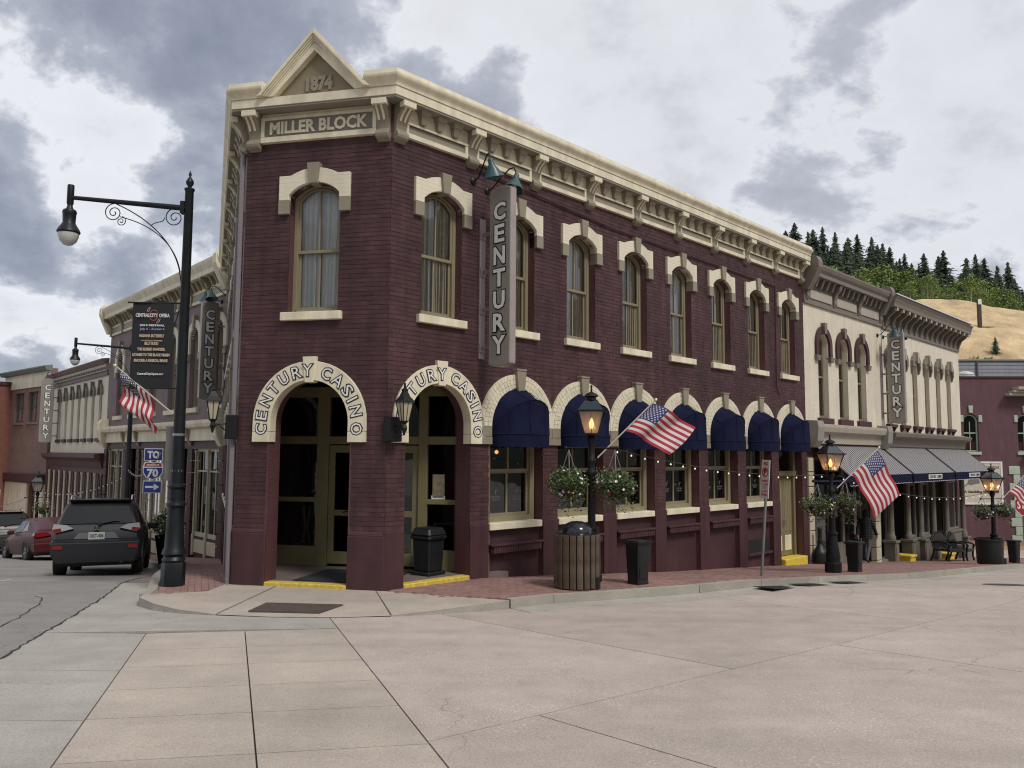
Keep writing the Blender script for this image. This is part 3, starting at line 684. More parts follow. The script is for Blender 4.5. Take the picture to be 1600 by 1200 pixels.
def imposts(c, cl, crr_, parent, M):
    for a, b in ((c - cl, c - RI), (c + RI, c + crr_)):
        part('impost', MB().box(a, b, -.066, .16, 2.41, 2.55).box(a + .004, b - .004, -.06, .16, 2.555, 2.745), TRIM, parent, M, bev=.005)
for i, c in enumerate(gc[1:]):
    me = ring(MB(), 0, RI, RO, -.05, .16, SPR - .0, (-.95, .95)).mesh('arch', CREAMBT)
    a = inst('arch', me, mbld, FR @ T(c, 0, 0))
    inst('arch_bricks', VOU, a, kind='stuff'); inst('keystone', KEYM, a)
    imposts(0, .95, .95 if i < 6 else 1.0, a, Matrix())
for c in gl[:6]:
    me = ring(MB(), 0, RI, RO, -.05, .16, SPR, (-.95, .95)).mesh('arch', CREAMBT)
    a = inst('arch', me, mbld, FL @ T(c, 0, 0)); inst('keystone', KEYM, a); imposts(0, .95, .95, a, Matrix())
def arch_letters(mb, mbo, ri, ro):
    angs = [188, 172.5, 155, 139, 122.5, 106, 91.5, 69, 53, 37, 25.5, 12, -7.5]
    for ch, a in zip('CENTURYCASINO', angs):
        rr = (ri + ro) / 2 - .098; t = R(a)
        if a > 180 or a < 0: M0 = T((ri + ro) / 2 * (-1 if a > 90 else 1), 0, SPR + ((ri + ro) / 2) * math.sin(t)) @ RY(R(-82 if a > 90 else 82)) @ T(0, 0, -.098)
        else: M0 = T(rr * math.cos(t), 0, SPR + rr * math.sin(t)) @ RY(-(t - PI / 2))
        w = {'I': .03, 'C': .165, 'E': .135, 'S': .15, 'O': .19, 'U': .155, 'N': .165, 'A': .18, 'T': .155, 'R': .155, 'Y': .17}[ch]
        yo = -.025 if abs(a - 91.5) < 2 else 0
        text_mb(ch, .195, w, bold=.017, depth=.004, mb=mbo, M=T(0, -.055 + yo, 0) @ M0)
        text_mb(ch, .195, w, bold=-.0005, depth=.004, mb=mb, M=T(0, -.061 + yo, 0) @ M0)
for M, c in ((FR, gc[0]), (FF, 1.32), (FL, gl[6])):
    mb = ring(MB(), 0, RI, RO + .02, -.05, .16, 2.585)
    a = part('arch', mb, CREAM, mbld, M @ T(c, 0, 0), bev=.006)
    for sg in (-1, 1): part('impost', MB().box(*sorted((sg * RI, sg * (RO + .02))), -.056, .16, 2.41, 2.58), CREAM, a, bev=.005)
    inst('keystone', MB().add([(-.075, -.075, 3.40), (.075, -.075, 3.40), (.125, -.075, 3.83), (-.125, -.075, 3.83), (-.075, .1, 3.40), (.075, .1, 3.40), (.125, .1, 3.83), (-.125, .1, 3.83)],
        [(0, 1, 2, 3), (0, 4, 5, 1), (1, 5, 6, 2), (2, 6, 7, 3), (3, 7, 4, 0), (4, 7, 6, 5)]).mesh('keystone', CREAM, bev=.006), a)
    if M is not FL:
        m1, m2 = MB(), MB(); arch_letters(m1, m2, RI, RO + .02)
        # the letters over the keystone lie on its face
        part('lettering', m1, WHITE, a, kind='stuff'); part('letter_outline', m2, INK, a, kind='stuff')

# --- upper windows
SEGI = seg(.46, 2.03, .2)
def hood_mb():
    inn = [(-.46, 1.94), (-.46, 2.03)] + SEGI[1:-1] + [(.46, 2.03), (.46, 1.94)]
    rr = (.43 ** 2 + .115 ** 2) / (2 * .115); cz = 2.365 + .115 - rr
    outr = []
    for i, (x, z) in enumerate(inn):
        X_ = x * .65 / .46
        zz_ = 2.365 if abs(X_) > .43 else cz + math.sqrt(rr * rr - X_ * X_)
        outr.append((X_, 1.94 if z <= 1.94 else zz_))
    return MB().band(inn, outr, -.07, .13)
HOOD = hood_mb().mesh('window_hood', CREAMBT, bev=.005)
HBLK = [MB().box(*sorted((s * .46, s * .655)), -.075, .13, 1.70, 1.935).mesh('hood_block', TRIM, bev=.006) for s in (-1, 1)]
HKEY = MB().add([(-.075, -.13, 2.19), (.075, -.13, 2.19), (.115, -.13, 2.55), (-.115, -.13, 2.55), (-.075, .1, 2.19), (.075, .1, 2.19), (.115, .1, 2.55), (-.115, .1, 2.55)],
    [(0, 1, 2, 3), (0, 4, 5, 1), (1, 5, 6, 2), (2, 6, 7, 3), (3, 7, 4, 0), (4, 7, 6, 5)]).mesh('keystone', TRIM, bev=.006)
SILL_U = MB().box(-.55, .55, -.09, .30, -.14, 0).mesh('window_sill', CREAM, bev=.008)
def win_frame(hw, spring, rise, jamb, y0, y1, bottom=.08):
    s_ = seg(hw, spring, rise); hi = hw - jamb; si = seg(hi, spring - jamb * .3, rise)
    inn = [(-hi, bottom)] + si + [(hi, bottom)]; outr = [(-hw, 0)] + s_ + [(hw, 0)]
    mb = MB().band(inn, outr, y0, y1); mb.box(-hi, hi, y0, y1, .0, bottom); return mb
UF = win_frame(.46, 2.03, .2, .075, .16, .27).mesh('window', KHAKI, bev=.004)
def sash(hi, z0, z1, y, arched=None, m=KHAKI, mull=True, st=.04):
    mb = MB()
    if arched:
        s_ = seg(hi, *arched); s2 = seg(hi - st, arched[0] - .03, arched[1])
        mb.band([(-hi + st, z0)] + s2 + [(hi - st, z0)], [(-hi, z0)] + s_ + [(hi, z0)], y, y + .04)
    else:
        mb.box(-hi, -hi + st, y, y + .04, z0, z1); mb.box(hi - st, hi, y, y + .04, z0, z1); mb.box(-hi + st, hi - st, y, y + .04, z1 - st, z1)
    mb.box(-hi + st, hi - st, y, y + .04, z0, z0 + st * 1.3)
    if mull: mb.box(-.016, .016, y + .002, y + .036, z0 + st, z1 - .005)
    return mb
US = [sash(.385, .08, 1.10, .225).mesh('sash', KHAKI), sash(.385, 1.06, 2.19, .18, (2.0, .19)).mesh('sash', KHAKI)]
UP = [MB().add([(-.35, .245, .1), (.35, .245, .1), (.35, .245, 1.08), (-.35, .245, 1.08)], [(0, 1, 2, 3)]).mesh('pane', GLASS),
      MB().add([(-.36, .2, 1.08), (.36, .2, 1.08)] + [(x, .2, z) for x, z in seg(.36, 1.99, .18)][::-1], [tuple(range(15))]).mesh('pane', GLASS)]
def curtain(w, h, side, amp=.022, n=40):
    mb = MB(); vs = []
    for i in range(n + 1):
        t = i / n
        for z in (0, h * .5, h):
            k = 1.0 if z else .97
            vs.append((side * (w * t * k), .275 + amp * math.sin(t * 26 + .4 * z) + .012 * math.sin(t * 61), z + .05))
    fs = [(i * 3 + j, (i + 1) * 3 + j, (i + 1) * 3 + j + 1, i * 3 + j + 1) for i in range(n) for j in range(2)]
    mb.add(vs, fs); return mb
CURTT = mat('tan_curtain', (.42, .36, .24), .9, var=.08)
CU = [curtain(.44, 2.2, 1).mesh('curtain', CURT, 60), curtain(.40, 2.2, -1).mesh('curtain', CURT, 60), curtain(.30, 2.2, -1, .010, 30).mesh('curtain', CURTT, 60, M=T(-.09, -.02, 0)), curtain(.34, 2.2, 1, .010, 30).mesh('curtain', CURTT, 60, M=T(.06, -.02, 0))]
rcu = random.Random(4)
def upper_window(M, parent=mbld):
    w = inst('window', UF, parent, M)
    for s_, pn in zip(US, UP): inst('sash', s_, w); inst('pane', pn, w)
    for k_, c_ in enumerate(CU):
        if k_ > 1 and rcu.random() < .45: continue
        inst('curtain', c_, w, T(rcu.uniform(-.03, .03), rcu.uniform(0, .01), 0) @ Matrix.Diagonal((rcu.uniform(.85, 1.06) if k_ > 1 else rcu.uniform(.94, 1.05), 1, 1, 1)))
    inst('window_sill', SILL_U, parent, M)
    h = inst('window_hood', HOOD, parent, M); inst('keystone', HKEY, h)
    for b_ in HBLK: inst('hood_block', b_, h)
for c in uc: upper_window(FR @ T(c, 0, 4.59))
upper_window(FF @ T(1.31, 0, 4.59))
for c in gl: upper_window(FL @ T(c, 0, 4.59))

# --- ground floor windows of the right face
def low_frame():
    mb = MB(); hw, j = .70, .125
    mb.box(-hw, -hw + j, .20, .34, 0, 1.76); mb.box(hw - j, hw, .20, .34, 0, 1.76); mb.box(-hw + j, hw - j, .20, .34, 0, .10)
    mb.band([(-hw + j, 1.76)] + arc(0, 1.76, hw - j, 180, 0, 16) + [(hw - j, 1.76)], [(-hw, 1.76)] + arc(0, 1.76, hw, 180, 0, 16) + [(hw, 1.76)], .2, .34)
    return mb
LF = low_frame().mesh('window', KHAKI, bev=.004)
hi = .575
LS = [MB().box(-hi, -hi + .045, .26, .31, .10, .96).box(hi - .045, hi, .26, .31, .10, .96).box(-hi + .045, hi - .045, .26, .31, .10, .16).box(-hi + .045, hi - .045, .26, .31, .90, .96).box(-.022, .022, .262, .308, .16, .90).mesh('sash', KHAKI),
      MB().box(-hi, -hi + .045, .23, .27, .93, 1.78).box(hi - .045, hi, .23, .27, .93, 1.78).box(-hi + .045, hi - .045, .23, .27, .93, .985).box(-hi + .045, hi - .045, .23, .27, 1.74, 1.80).box(-.02, .02, .232, .268, .985, 1.74).mesh('sash', KHAKI)]
LP = [MB().add([(x0, y, z0), (x1, y, z0), (x1, y, z1), (x0, y, z1)], [(0, 1, 2, 3)]).mesh('pane', GLASSD)
      for x0, x1, y, z0, z1 in ((-.54, -.02, .285, .13, .93), (.02, .54, .285, .13, .93), (-.54, -.02, .25, .96, 1.77), (.02, .54, .25, .96, 1.77))]
LT = MB().add([(-.58, .28, 1.77), (.58, .28, 1.77)] + [(x * .575 / .70, .28, z) for x, z in arc(0, 1.77, .70, 0, 180, 14)], [tuple(range(17))]).mesh('tympanum', KHAKID)
def etched():
    mb = MB()
    for cx_ in (-.28, .28):
        for pts in (((0, .50), (0, .57)), ((0, .54), (-.05, .60)), ((0, .54), (.055, .61)), ((0, .56), (.02, .62))):
            mb.tube([(cx_ + pts[0][0], .281, pts[0][1]), (cx_ + pts[1][0], .281, pts[1][1])], .007, 4)
        text_mb('CENTURY', .04, .26, mb=mb, M=T(cx_, .281, .44)); text_mb('CASINO', .035, .2, mb=mb, M=T(cx_, .281, .39))
    return mb
ET = etched().mesh('etched_logo', mat('etched_glass', (.20, .20, .20), .7))
for c in gc[1:7]:
    w = inst('window', LF, mbld, FR @ T(c, 0, .97))
    for s_ in LS: inst('sash', s_, w)
    for p_ in LP: inst('pane', p_, w)
    inst('tympanum', LT, w); inst('etched_logo', ET, w, kind='stuff')
for c in gl[:6]:
    w = inst('window', LF, mbld, FL @ T(c, 0, .97))
    for p_ in LP: inst('pane', p_, w)
    inst('tympanum', LT, w)
WARM = mat('warm_interior_lamp', (1, .7, .4), .5, emit=((1, .45, .18), 2.2))
for c, x, z in ((gc[1], -.40, 2.30), (gc[1], .10, 2.33), (gc[5], .05, 2.25), (gc[4], -.3, 2.2)):
    part('interior_lamp', MB().lathe([(.0, 0), (.035, .02), (.04, .06), (.0, .09)], 10), WARM, mbld, FR @ T(c + x + .25, .9, z - .1), smooth=60)
# pale panels behind the glass of two windows
for c, x0, x1, z0 in ((gc[3], -.55, .0, 1.9), (gc[3], .02, .55, 2.0), (gc[4], 0.02, .55, 2.05)):
    part('pale_panel', MB().box(x0, x1, .36, .37, z0, 2.9), mat('pale_panel_grey', (.36, .35, .33), .9), mbld, FR @ T(c, 0, 0))
# panelled door of the last bay, with its yellow step
dz = -.66
d0 = MB().box(-.70, -.58, .2, .34, dz, 2.7).box(.58, .70, .2, .34, dz, 2.7).box(-.58, .58, .2, .34, 1.62, 1.76).box(-.66, .66, .14, .30, 1.66, 1.80)
df = part('door_frame', d0, KHAKID, mbld, FR @ T(gc[7], 0, 0), bev=.004)
part('transom_pane', MB().add([(-.58, .3, 1.76), (.58, .3, 1.76), (.58, .3, 2.75), (-.58, .3, 2.75)], [(0, 1, 2, 3)]), GLASSD, df)
for sg in (-1, 1):
    x0, x1 = sorted((sg * .006, sg * .578))
    dl = part('door', MB().box(x0, x1, .27, .32, dz + .02, 1.61), KHAKID, mbld, FR @ T(gc[7], 0, 0), bev=.004)
    for k in range(4):
        xx = x0 + .10 + k * .10; part('groove_board', MB().box(xx, xx + .075, .255, .275, .05, 1.50), KHAKI, dl, bev=.01)
    part('kick_panel', MB().box(x0 + .09, x1 - .09, .252, .275, dz + .16, -.06), CREAM, dl, bev=.012)
    part('door_handle', MB().tube([(sg * .04, .25, .2), (sg * .04, .22, .22), (sg * .04, .22, .38), (sg * .04, .25, .4)], .011, 6), SILVER, dl)
part('yellow_step', MB().box(-.66, .74, -.12, .4, -1.4, dz), YELLOW, mbld, FR @ T(gc[7], 0, 0), bev=.02)
part('threshold', MB().box(-.74, .74, .1, .4, -2.3, dz - .05), BURG, mbld, FR @ T(gc[7], 0, 0))

# --- cornice
def sweep(path, prof, zoff=0):
    """closed section (outwards, z) swept along a plan path with mitred corners; outwards is to the right of the direction of travel"""
    P = [Vector(q) for q in path]; n = len(P); mit = []
    nr = []
    for i in range(n - 1):
        e = (P[i + 1] - P[i]).normalized(); nr.append(Vector((e.y, -e.x)))
    for i in range(n):
        if i == 0: mit.append(nr[0])
        elif i == n - 1: mit.append(nr[-1])
        else:
            b = (nr[i - 1] + nr[i]); mit.append(b / (b.dot(nr[i])))
    vs = []; k = len(prof)
    for q, m_ in zip(P, mit):
        for o, z in prof: vs.append((q.x + m_.x * o, q.y + m_.y * o, z + zoff))
    fs = [(i * k + j, i * k + (j + 1) % k, (i + 1) * k + (j + 1) % k, (i + 1) * k + j) for i in range(n - 1) for j in range(k)]
    fs += [tuple(range(k)), tuple(range((n - 1) * k, n * k))]
    return MB().add(vs, fs)
pA, pB = (-2.614, .589), (0, 0); pL = (FL @ Vector((-.35, 0, 0)))[:2]; pR = (FR @ Vector((LR - .02, 0, 0)))[:2]
CP = [pL, pA, pB, pR]
part('cornice', sweep(CP, [(.0, 8.12), (.30, 8.12), (.30, 8.27), (.0, 8.27)]), CREAM, mbld, bev=.004)
gx = WF / 2 + .03
gL = (FF @ Vector((gx - .93, 0, 0)))[:2]; gR = (FF @ Vector((gx + .93, 0, 0)))[:2]
for CPP in ([pL, pA, gL], [gR, pB, pR]):
  part('crown_moulding', sweep(CPP, [(.0, 8.274), (.315, 8.274), (.318, 8.30), (.33, 8.34), (.355, 8.37), (.385, 8.40), (.395, 8.43), (.395, 8.455), (.0, 8.455)]), CREAM, mbld, smooth=35)
for CPP in ([pL, pA, gL], [gR, pB, pR]):
  part('coping', sweep(CPP, [(.0, 8.458), (.365, 8.458), (.35, 8.545), (-.42, 8.60), (-.42, 8.458)]), CREAM, mbld, bev=.003)
part('soffit', sweep(CP, [(.0, 8.085), (.285, 8.085), (.285, 8.117), (.0, 8.117)]), SOFF, mbld)
part('picture_rail', sweep(CP, [(.0, 7.05 + .18), (.03, 7.23), (.03, 7.27), (.0, 7.29)]), BURGBT, mbld) if False else None
part('conduit', MB().tube([(1.9, -.045, 7.46), (6, -.045, 7.20), (13.6, -.045, 7.11), (13.6, -.045, 4.2)], .018, 6).tube([(13.6, -.045, 4.2), (13.75, -.05, 3.95)], .018, 6), BURGD, mbld, FR)
def bracket():
    pts = [(0.0, 7.44), (-.03, 7.44), (-.085, 7.47), (-.115, 7.53), (-.11, 7.60), (-.075, 7.65), (-.085, 7.72), (-.11, 7.80), (-.155, 7.88), (-.215, 7.94), (-.26, 7.97), (-.27, 8.083), (0.0, 8.083)]
    mb = MB().prismx(pts, -.11, .11)
    mb.lathe([(.075, -.118), (.085, -.11), (.085, .11), (.075, .118)], 12, M=T(0, -.062, 7.545) @ RY(R(90)))
    return mb
BRK = bracket().mesh('bracket', TRIM, bev=.006)
BCAP = MB().box(-.13, .13, -.31, -.18, 7.98, 8.078).mesh('bracket_cap', CREAM, bev=.006)
BRIB = MB()
for x0 in (-.075, .015):
    BRIB.prismx([(-.118, 7.78), (-.165, 7.86), (-.225, 7.92), (-.27, 7.95), (-.27, 7.985), (-.215, 7.955), (-.15, 7.895), (-.10, 7.81)], x0, x0 + .035)
BRIB = BRIB.mesh('bracket_rib', CREAM)
DEN = MB().frus(-.055, .055, -.125, -.05, 7.86, -.085, .085, -.17, -.05, 8.0).frus(-.09, .09, -.175, -.05, 8.002, -.115, .115, -.215, -.05, 8.083).mesh('cornice_block', TRIM, bev=.005)
def frieze_bay(x0, x1, M, blocks=3):
    mb = MB(); mb.box(x0, x1, -.055, 0, 7.84, 8.083); mb.box(x0, x1, -.075, 0, 7.57, 7.655); mb.box(x0, x1, -.08, -.056, 7.80, 7.84)
    mb.box(x0, x0 + .09, -.07, 0, 7.657, 7.798); mb.box(x1 - .09, x1, -.07, 0, 7.657, 7.798)
    f_ = part('frieze', mb, CREAM, mbld, M, bev=.004)
    part('frieze_panel', MB().box(x0 + .09, x1 - .09, -.035, 0, 7.655, 7.80), TRIM, f_)
    for k in range(blocks): inst('cornice_block', DEN, f_, T(x0 + (x1 - x0) * (k + 1) / (blocks + 1), 0, 0))
def bracket_at(x, M):
    b_ = inst('bracket', BRK, mbld, M @ T(x, 0, 0)); inst('bracket_cap', BCAP, b_); inst('bracket_rib', BRIB, b_)
bs = [.13, 1.76, 3.46, 5.16, 6.86, 8.56, 10.26, 11.95, 13.62, 15.3]
for a, b in zip(bs[:-1], bs[1:]): frieze_bay(a + .08, b - .08, FR)
for x in bs: bracket_at(x, FR)
bl_ = [LL - .13 - 1.72 * k for k in range(8)]
for a, b in zip(bl_[1:], bl_[:-1]): frieze_bay(a + .08, b - .08, FL)
for x in bl_: bracket_at(x, FL)
bracket_at(.16, FF); bracket_at(WF - .14, FF)
# name board on the corner face
nb = MB(); x0, x1 = .28, WF - .26
nb.box(x0, x1, -.05, 0, 7.57, 8.083); nb.box(x0, x1, -.085, -.051, 7.57, 7.665); nb.box(x0, x1, -.085, -.051, 7.965, 8.02); nb.box(x0, x0 + .07, -.085, -.051, 7.667, 7.963); nb.box(x1 - .07, x1, -.085, -.051, 7.667, 7.963)
nbo = part('name_board', nb, CREAM, mbld, FF, bev=.004)
part('name_panel', MB().box(x0 + .07, x1 - .07, -.06, -.05, 7.665, 7.965), TAUPE, nbo)
part('lettering', text_mb('MILLER BLOCK', .205, 1.78, bold=.010, depth=.02, M=T((x0 + x1) / 2, -.068, 7.715)), CREAM, nbo, kind='stuff')
# gable above the cornice of the corner face
gx = WF / 2 + .03
gb = MB().prism([(gx - .78, 8.27), (gx + .78, 8.27), (gx, 9.08)], -.20, -.15)
gab = part('gable_field', gb, KHAKI, mbld, FF)
tri = lambda hw, z0, ap: [(gx - hw, z0), (gx, ap), (gx + hw, z0)]
part('gable_board', MB().band(tri(.74, 8.273, 9.02), tri(.86, 8.273, 9.16), -.315, .05), CREAM, mbld, FF, bev=.004)
for a_, b_, y_ in ((.83, .875, -.325), (.865, .91, -.345), (.90, .945, -.368), (.935, .99, -.395), (.985, 1.035, -.37)):
    part('gable_moulding', MB().band(tri(a_, 8.276, 8.276 + a_ * 1.075), tri(b_, 8.276, 8.276 + b_ * 1.075), y_, .05), CREAM, mbld, FF, bev=.004)
part('gable_back', MB().prism([(gx - .80, 8.3), (gx + .80, 8.3), (gx, 9.3)], .051, .09), CREAM, mbld, FF)
part('lettering', text_mb('1874', .225, .46, bold=.018, depth=.03, M=T(gx + .06, -.215, 8.36)), TRIM, gab, kind='stuff')
# roof, rear walls, inner shell
shell = [pL, pA, pB, pR, (FR @ Vector((LR - .02, 9, 0)))[:2]]
pin = [FL @ Vector((-.35, .39, 0)), FF @ Vector((.2, .39, 0)), FF @ Vector((WF - .2, .39, 0)), FR @ Vector((LR - .02, .39, 0)), FR @ Vector((LR - .02, 9, 0))]
mb = MB().add([(q.x, q.y, 7.9) for q in pin], [tuple(range(5))]); part('roof', mb, mat('roofing_felt', (.16, .15, .14), .9), mbld)
part('rear_wall', MB().add([(q.x, q.y, z) for q in (pin[0], pin[4], pin[3]) for z in (-2.4, 8.45)], [(0, 2, 3, 1), (2, 4, 5, 3)]), BURGBT, mbld)
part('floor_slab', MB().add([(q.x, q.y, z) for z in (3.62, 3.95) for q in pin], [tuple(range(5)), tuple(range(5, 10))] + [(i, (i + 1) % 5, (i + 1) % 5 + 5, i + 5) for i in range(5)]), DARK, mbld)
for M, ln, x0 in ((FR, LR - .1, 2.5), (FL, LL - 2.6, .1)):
    part('dark_backing', MB().box(x0, ln, 1.6, 1.64, -2.3, 3.6), DARK, mbld, M)  # dark sheets behind the windows, their shade put into the colour
    part('dark_backing', MB().box(x0 if M is FL else 1.2, ln if M is FR else LL - 1.2, 1.1, 1.14, 4.0, 7.85), DARK, mbld, M)
part('dark_backing', MB().box(-.3, WF + .3, 1.0, 1.04, 4.0, 7.85), DARK, mbld, FF)

# --- open vestibule behind the corner arches: floor, shop front, doors
FZ = .10
vp = [FF @ Vector((.1, .02, 0)), FF @ Vector((WF - .1, .02, 0)), FR @ Vector((2.35, .05, 0)), FF @ Vector((4.2, 2.3, 0)), FF @ Vector((-1.5, 2.3, 0)), FL @ Vector((LL - 2.3, .05, 0))]
mb = MB().add([(q.x, q.y, FZ) for q in vp] + [(q.x, q.y, FZ - .5) for q in vp], [tuple(range(6))] + [(i, (i + 1) % 6, (i + 1) % 6 + 6, i + 6) for i in range(6)])
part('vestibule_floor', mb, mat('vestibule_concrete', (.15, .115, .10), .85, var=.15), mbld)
for M, c, hw in ((FF, 1.32, .73), (FR, gc[0], .73)):
    part('yellow_nosing', MB().box(c - hw, c + hw, -.03, .17, -.3, FZ + .006), mat('worn_yellow_paint', (.60, .45, .07), .7, var=.3, vscale=14), mbld, M, bev=.012)
YS = 1.95
sf = MB()
for x0, x1 in ((-1.3, -1.0), (.50, .74), (2.55, 2.72), (3.6, 3.9)): sf.box(x0, x1, YS, YS + .12, FZ, 3.5)
sf.box(-1.0, .50, YS, YS + .12, FZ, .47); sf.box(2.72, 3.6, YS, YS + .12, FZ, .47)
for a, b in ((-1.0, .50), (.74, 2.55), (2.72, 3.6)): sf.box(a, b, YS, YS + .12, 2.40, 2.55); sf.box(a, b, YS, YS + .12, 3.3, 3.5)
for a, b in ((-1.0, .50), (2.72, 3.6)): sf.box(a, b, YS + .01, YS + .11, 1.30, 1.39)
shop = part('shop_front', sf, KHAKID, mbld, FF, bev=.006)
for a, b, z0, z1 in ((-1.0, .5, .47, 1.3), (-1.0, .5, 1.39, 2.4), (2.72, 3.6, .47, 1.3), (2.72, 3.6, 1.39, 2.4), (-1.0, .5, 2.55, 3.3), (.74, 2.55, 2.55, 3.3), (2.72, 3.6, 2.55, 3.3)):
    part('pane', MB().add([(a, YS + .06, z0), (b, YS + .06, z0), (b, YS + .06, z1), (a, YS + .06, z1)], [(0, 1, 2, 3)]), GLASSD, shop)
for sg, a, b in ((1, .745, 1.64), (-1, 1.65, 2.545)):
    dm_ = MB().box(a, a + .12, YS + .04, YS + .09, FZ + .05, 2.38).box(b - .12, b, YS + .04, YS + .09, FZ + .05, 2.38).box(a + .12, b - .12, YS + .04, YS + .09, FZ + .05, .38).box(a + .12, b - .12, YS + .04, YS + .09, 2.24, 2.38).box(a + .12, b - .12, YS + .04, YS + .09, 1.05, 1.16)
    dd = part('door', dm_, KHAKID, mbld, FF, bev=.004)
    part('pane', MB().add([(a + .12, YS + .065, .38), (b - .12, YS + .065, .38), (b - .12, YS + .065, 2.24), (a + .12, YS + .065, 2.24)], [(0, 1, 2, 3)]), GLASSD, dd)
    xh = b - .06 if sg > 0 else a + .06
    part('door_handle', MB().tube([(xh - .03, YS + .03, 1.25), (xh - .03 * sg, YS - .02, 1.25), (xh - .5 * sg, YS - .03, 1.12)], .014, 6), BLACK, dd)
part('dark_room_backing', MB().box(-2.2, 4.6, YS + 1.4, YS + 1.45, FZ, 3.6), DARK, mbld, FF)  # near-black sheet in place of an unlit back room
part('vestibule_wall', MB().box(LL - 2.3, LL - 2.0, .37, 1.25, FZ, 3.6), BURG, mbld, FL)
part('vestibule_wall', MB().box(2.0, 2.3, .38, 1.2, FZ, 3.6), BURG, mbld, FR)
# posters behind the glass
part('poster', MB().box(2.82, 3.05, YS + .045, YS + .055, 1.42, 1.85), mat('beige_poster', (.24, .20, .13), .6, var=.4, vscale=14), shop)
part('notice', MB().box(2.80, 3.06, YS + .045, YS + .055, 1.395, 1.46) , WHITE, shop)
pst = part('poster', MB().box(-.92, .02, YS + .075, YS + .08, 1.42, 2.0), mat('dark_poster', (.05, .047, .042), .6, var=.6, vscale=22), shop)
part('notice', MB().box(1.42, 1.5, YS + .03, YS + .04, 1.2, 1.45), WHITE, shop)
ly = MB().tube([(.10, YS + .3, .5), (.16, YS + .3, .8), (.10, YS + .3, 1.2)], .03, 8).tube([(.25, YS + .3, .5), (.2, YS + .3, .8), (.24, YS + .3, 1.2)], .03, 8).box(-.02, .38, YS + .2, YS + .4, .47, .5)
part('display_stand', ly, mat('pale_plastic', (.3, .3, .28), .6), shop, kind='stuff')
# downpipes on the left-hand face
for x in (LL - .10, LL - 2.1): part('downpipe', MB().tube([(x, -.07, 7.5), (x, -.07, -.1)], .045, 8), mat('grey_mauve_pipe', (.22, .19, .205), .55), mbld, FL)
# ------------------------------------------------------------------ neighbours: shared pieces
def wall_with(root, M, ln, z0, z1, opens, m, th=.35, name='wall'):
    return part(name, holed([(0, z0), (ln, z0), (ln, z1), (0, z1)], opens, 0, th), m, root, M)
def rect(c, hw, z0, z1): return [(c - hw, z0), (c + hw, z0), (c + hw, z1), (c - hw, z1)]
def round_top(c, hw, z0, zs): return [(c - hw, z0), (c + hw, z0)] + arc(c, zs, hw, 0, 180, 14)
def simple_window(root, M, hw, h, fm, gm=GLASSD, arched=False, y=.14, j=.07, mull=False, curt=False, mid=.5):
    mb = MB(); hs = h - hw if arched else h
    mb.box(-hw, -hw + j, y, y + .09, 0, hs); mb.box(hw - j, hw, y, y + .09, 0, hs); mb.box(-hw + j, hw - j, y, y + .09, 0, j)
    if arched: mb.band([(-hw + j, hs)] + arc(0, hs, hw - j, 180, 0, 12) + [(hw - j, hs)], [(-hw, hs)] + arc(0, hs, hw, 180, 0, 12) + [(hw, hs)], y, y + .09)
    else: mb.box(-hw + j, hw - j, y, y + .09, h - j, h)
    mb.box(-hw + j, hw - j, y + .01, y + .08, h * mid - .03, h * mid + .03)
    if mull: mb.box(-.015, .015, y + .02, y + .07, j, hs)
    w = part('window', mb, fm, root, M)
    pts = [(-hw + j, j), (hw - j, j)] + (arc(0, hs, hw - j, 0, 180, 12) if arched else [(hw - j, h - j), (-hw + j, h - j)])
    part('pane', MB().add([(a, y + .05, b) for a, b in pts], [tuple(range(len(pts)))]), gm, w)
    if curt: part('curtain', MB().box(-hw + j, hw - j, y + .15, y + .16, .05, hs * .95 if not arched else hs), mat('grey_blind', (.33, .32, .29), .9, var=.1, vscale=6), w)
    return w
def blocks(name, root, M, x0, x1, y0, z0, z1, h, m, gap=.012, depth=.2, alt=None):
    """rusticated pilaster: each stone an object"""
    n = max(1, round((z1 - z0) / h)); hh = (z1 - z0) / n
    me = MB().box(x0, x1, y0, y0 + depth, gap, hh - gap).mesh(name, m, bev=.012)
    me2 = MB().box(x0, x1 + alt, y0, y0 + depth, gap, hh - gap).mesh(name, m, bev=.012) if alt else me
    for i in range(n): inst(name, me2 if alt and i % 2 else me, root, M @ T(0, 0, z0 + i * hh))
def box_shell(root, ln, dp, z0, z1, m, M=Matrix()):
    part('side_wall', MB().box(-.0, .3, .34, dp, z0, z1 - .3).box(ln - .3, ln, .34, dp, z0, z1 - .3).box(.3, ln - .3, dp - .3, dp, z0, z1 - .3), m, root, M, kind='stuff')
    part('roof', MB().box(.3, ln - .3, .34, dp - .3, z1 - .62, z1 - .5), mat('roofing_felt', (.16, .15, .14), .9), root, M)
    part('dark_backing', MB().box(.32, ln - .32, 1.5, 1.54, z0, z1 - .6), DARK, root, M)  # near-black sheet in place of the unlit rooms
def crown(root, M, ln, prof, m, name='cornice', over=.0):
    mb = MB(); k = len(prof); vs = []
    for x in (-over, ln + over): vs += [(x, -o, z) for o, z in prof]
    mb.add(vs, [(j, (j + 1) % k, k + (j + 1) % k, k + j) for j in range(k)] + [tuple(range(k)), tuple(range(2 * k - 1, k - 1, -1))])
    return part(name, mb, m, root, M, bev=.004)

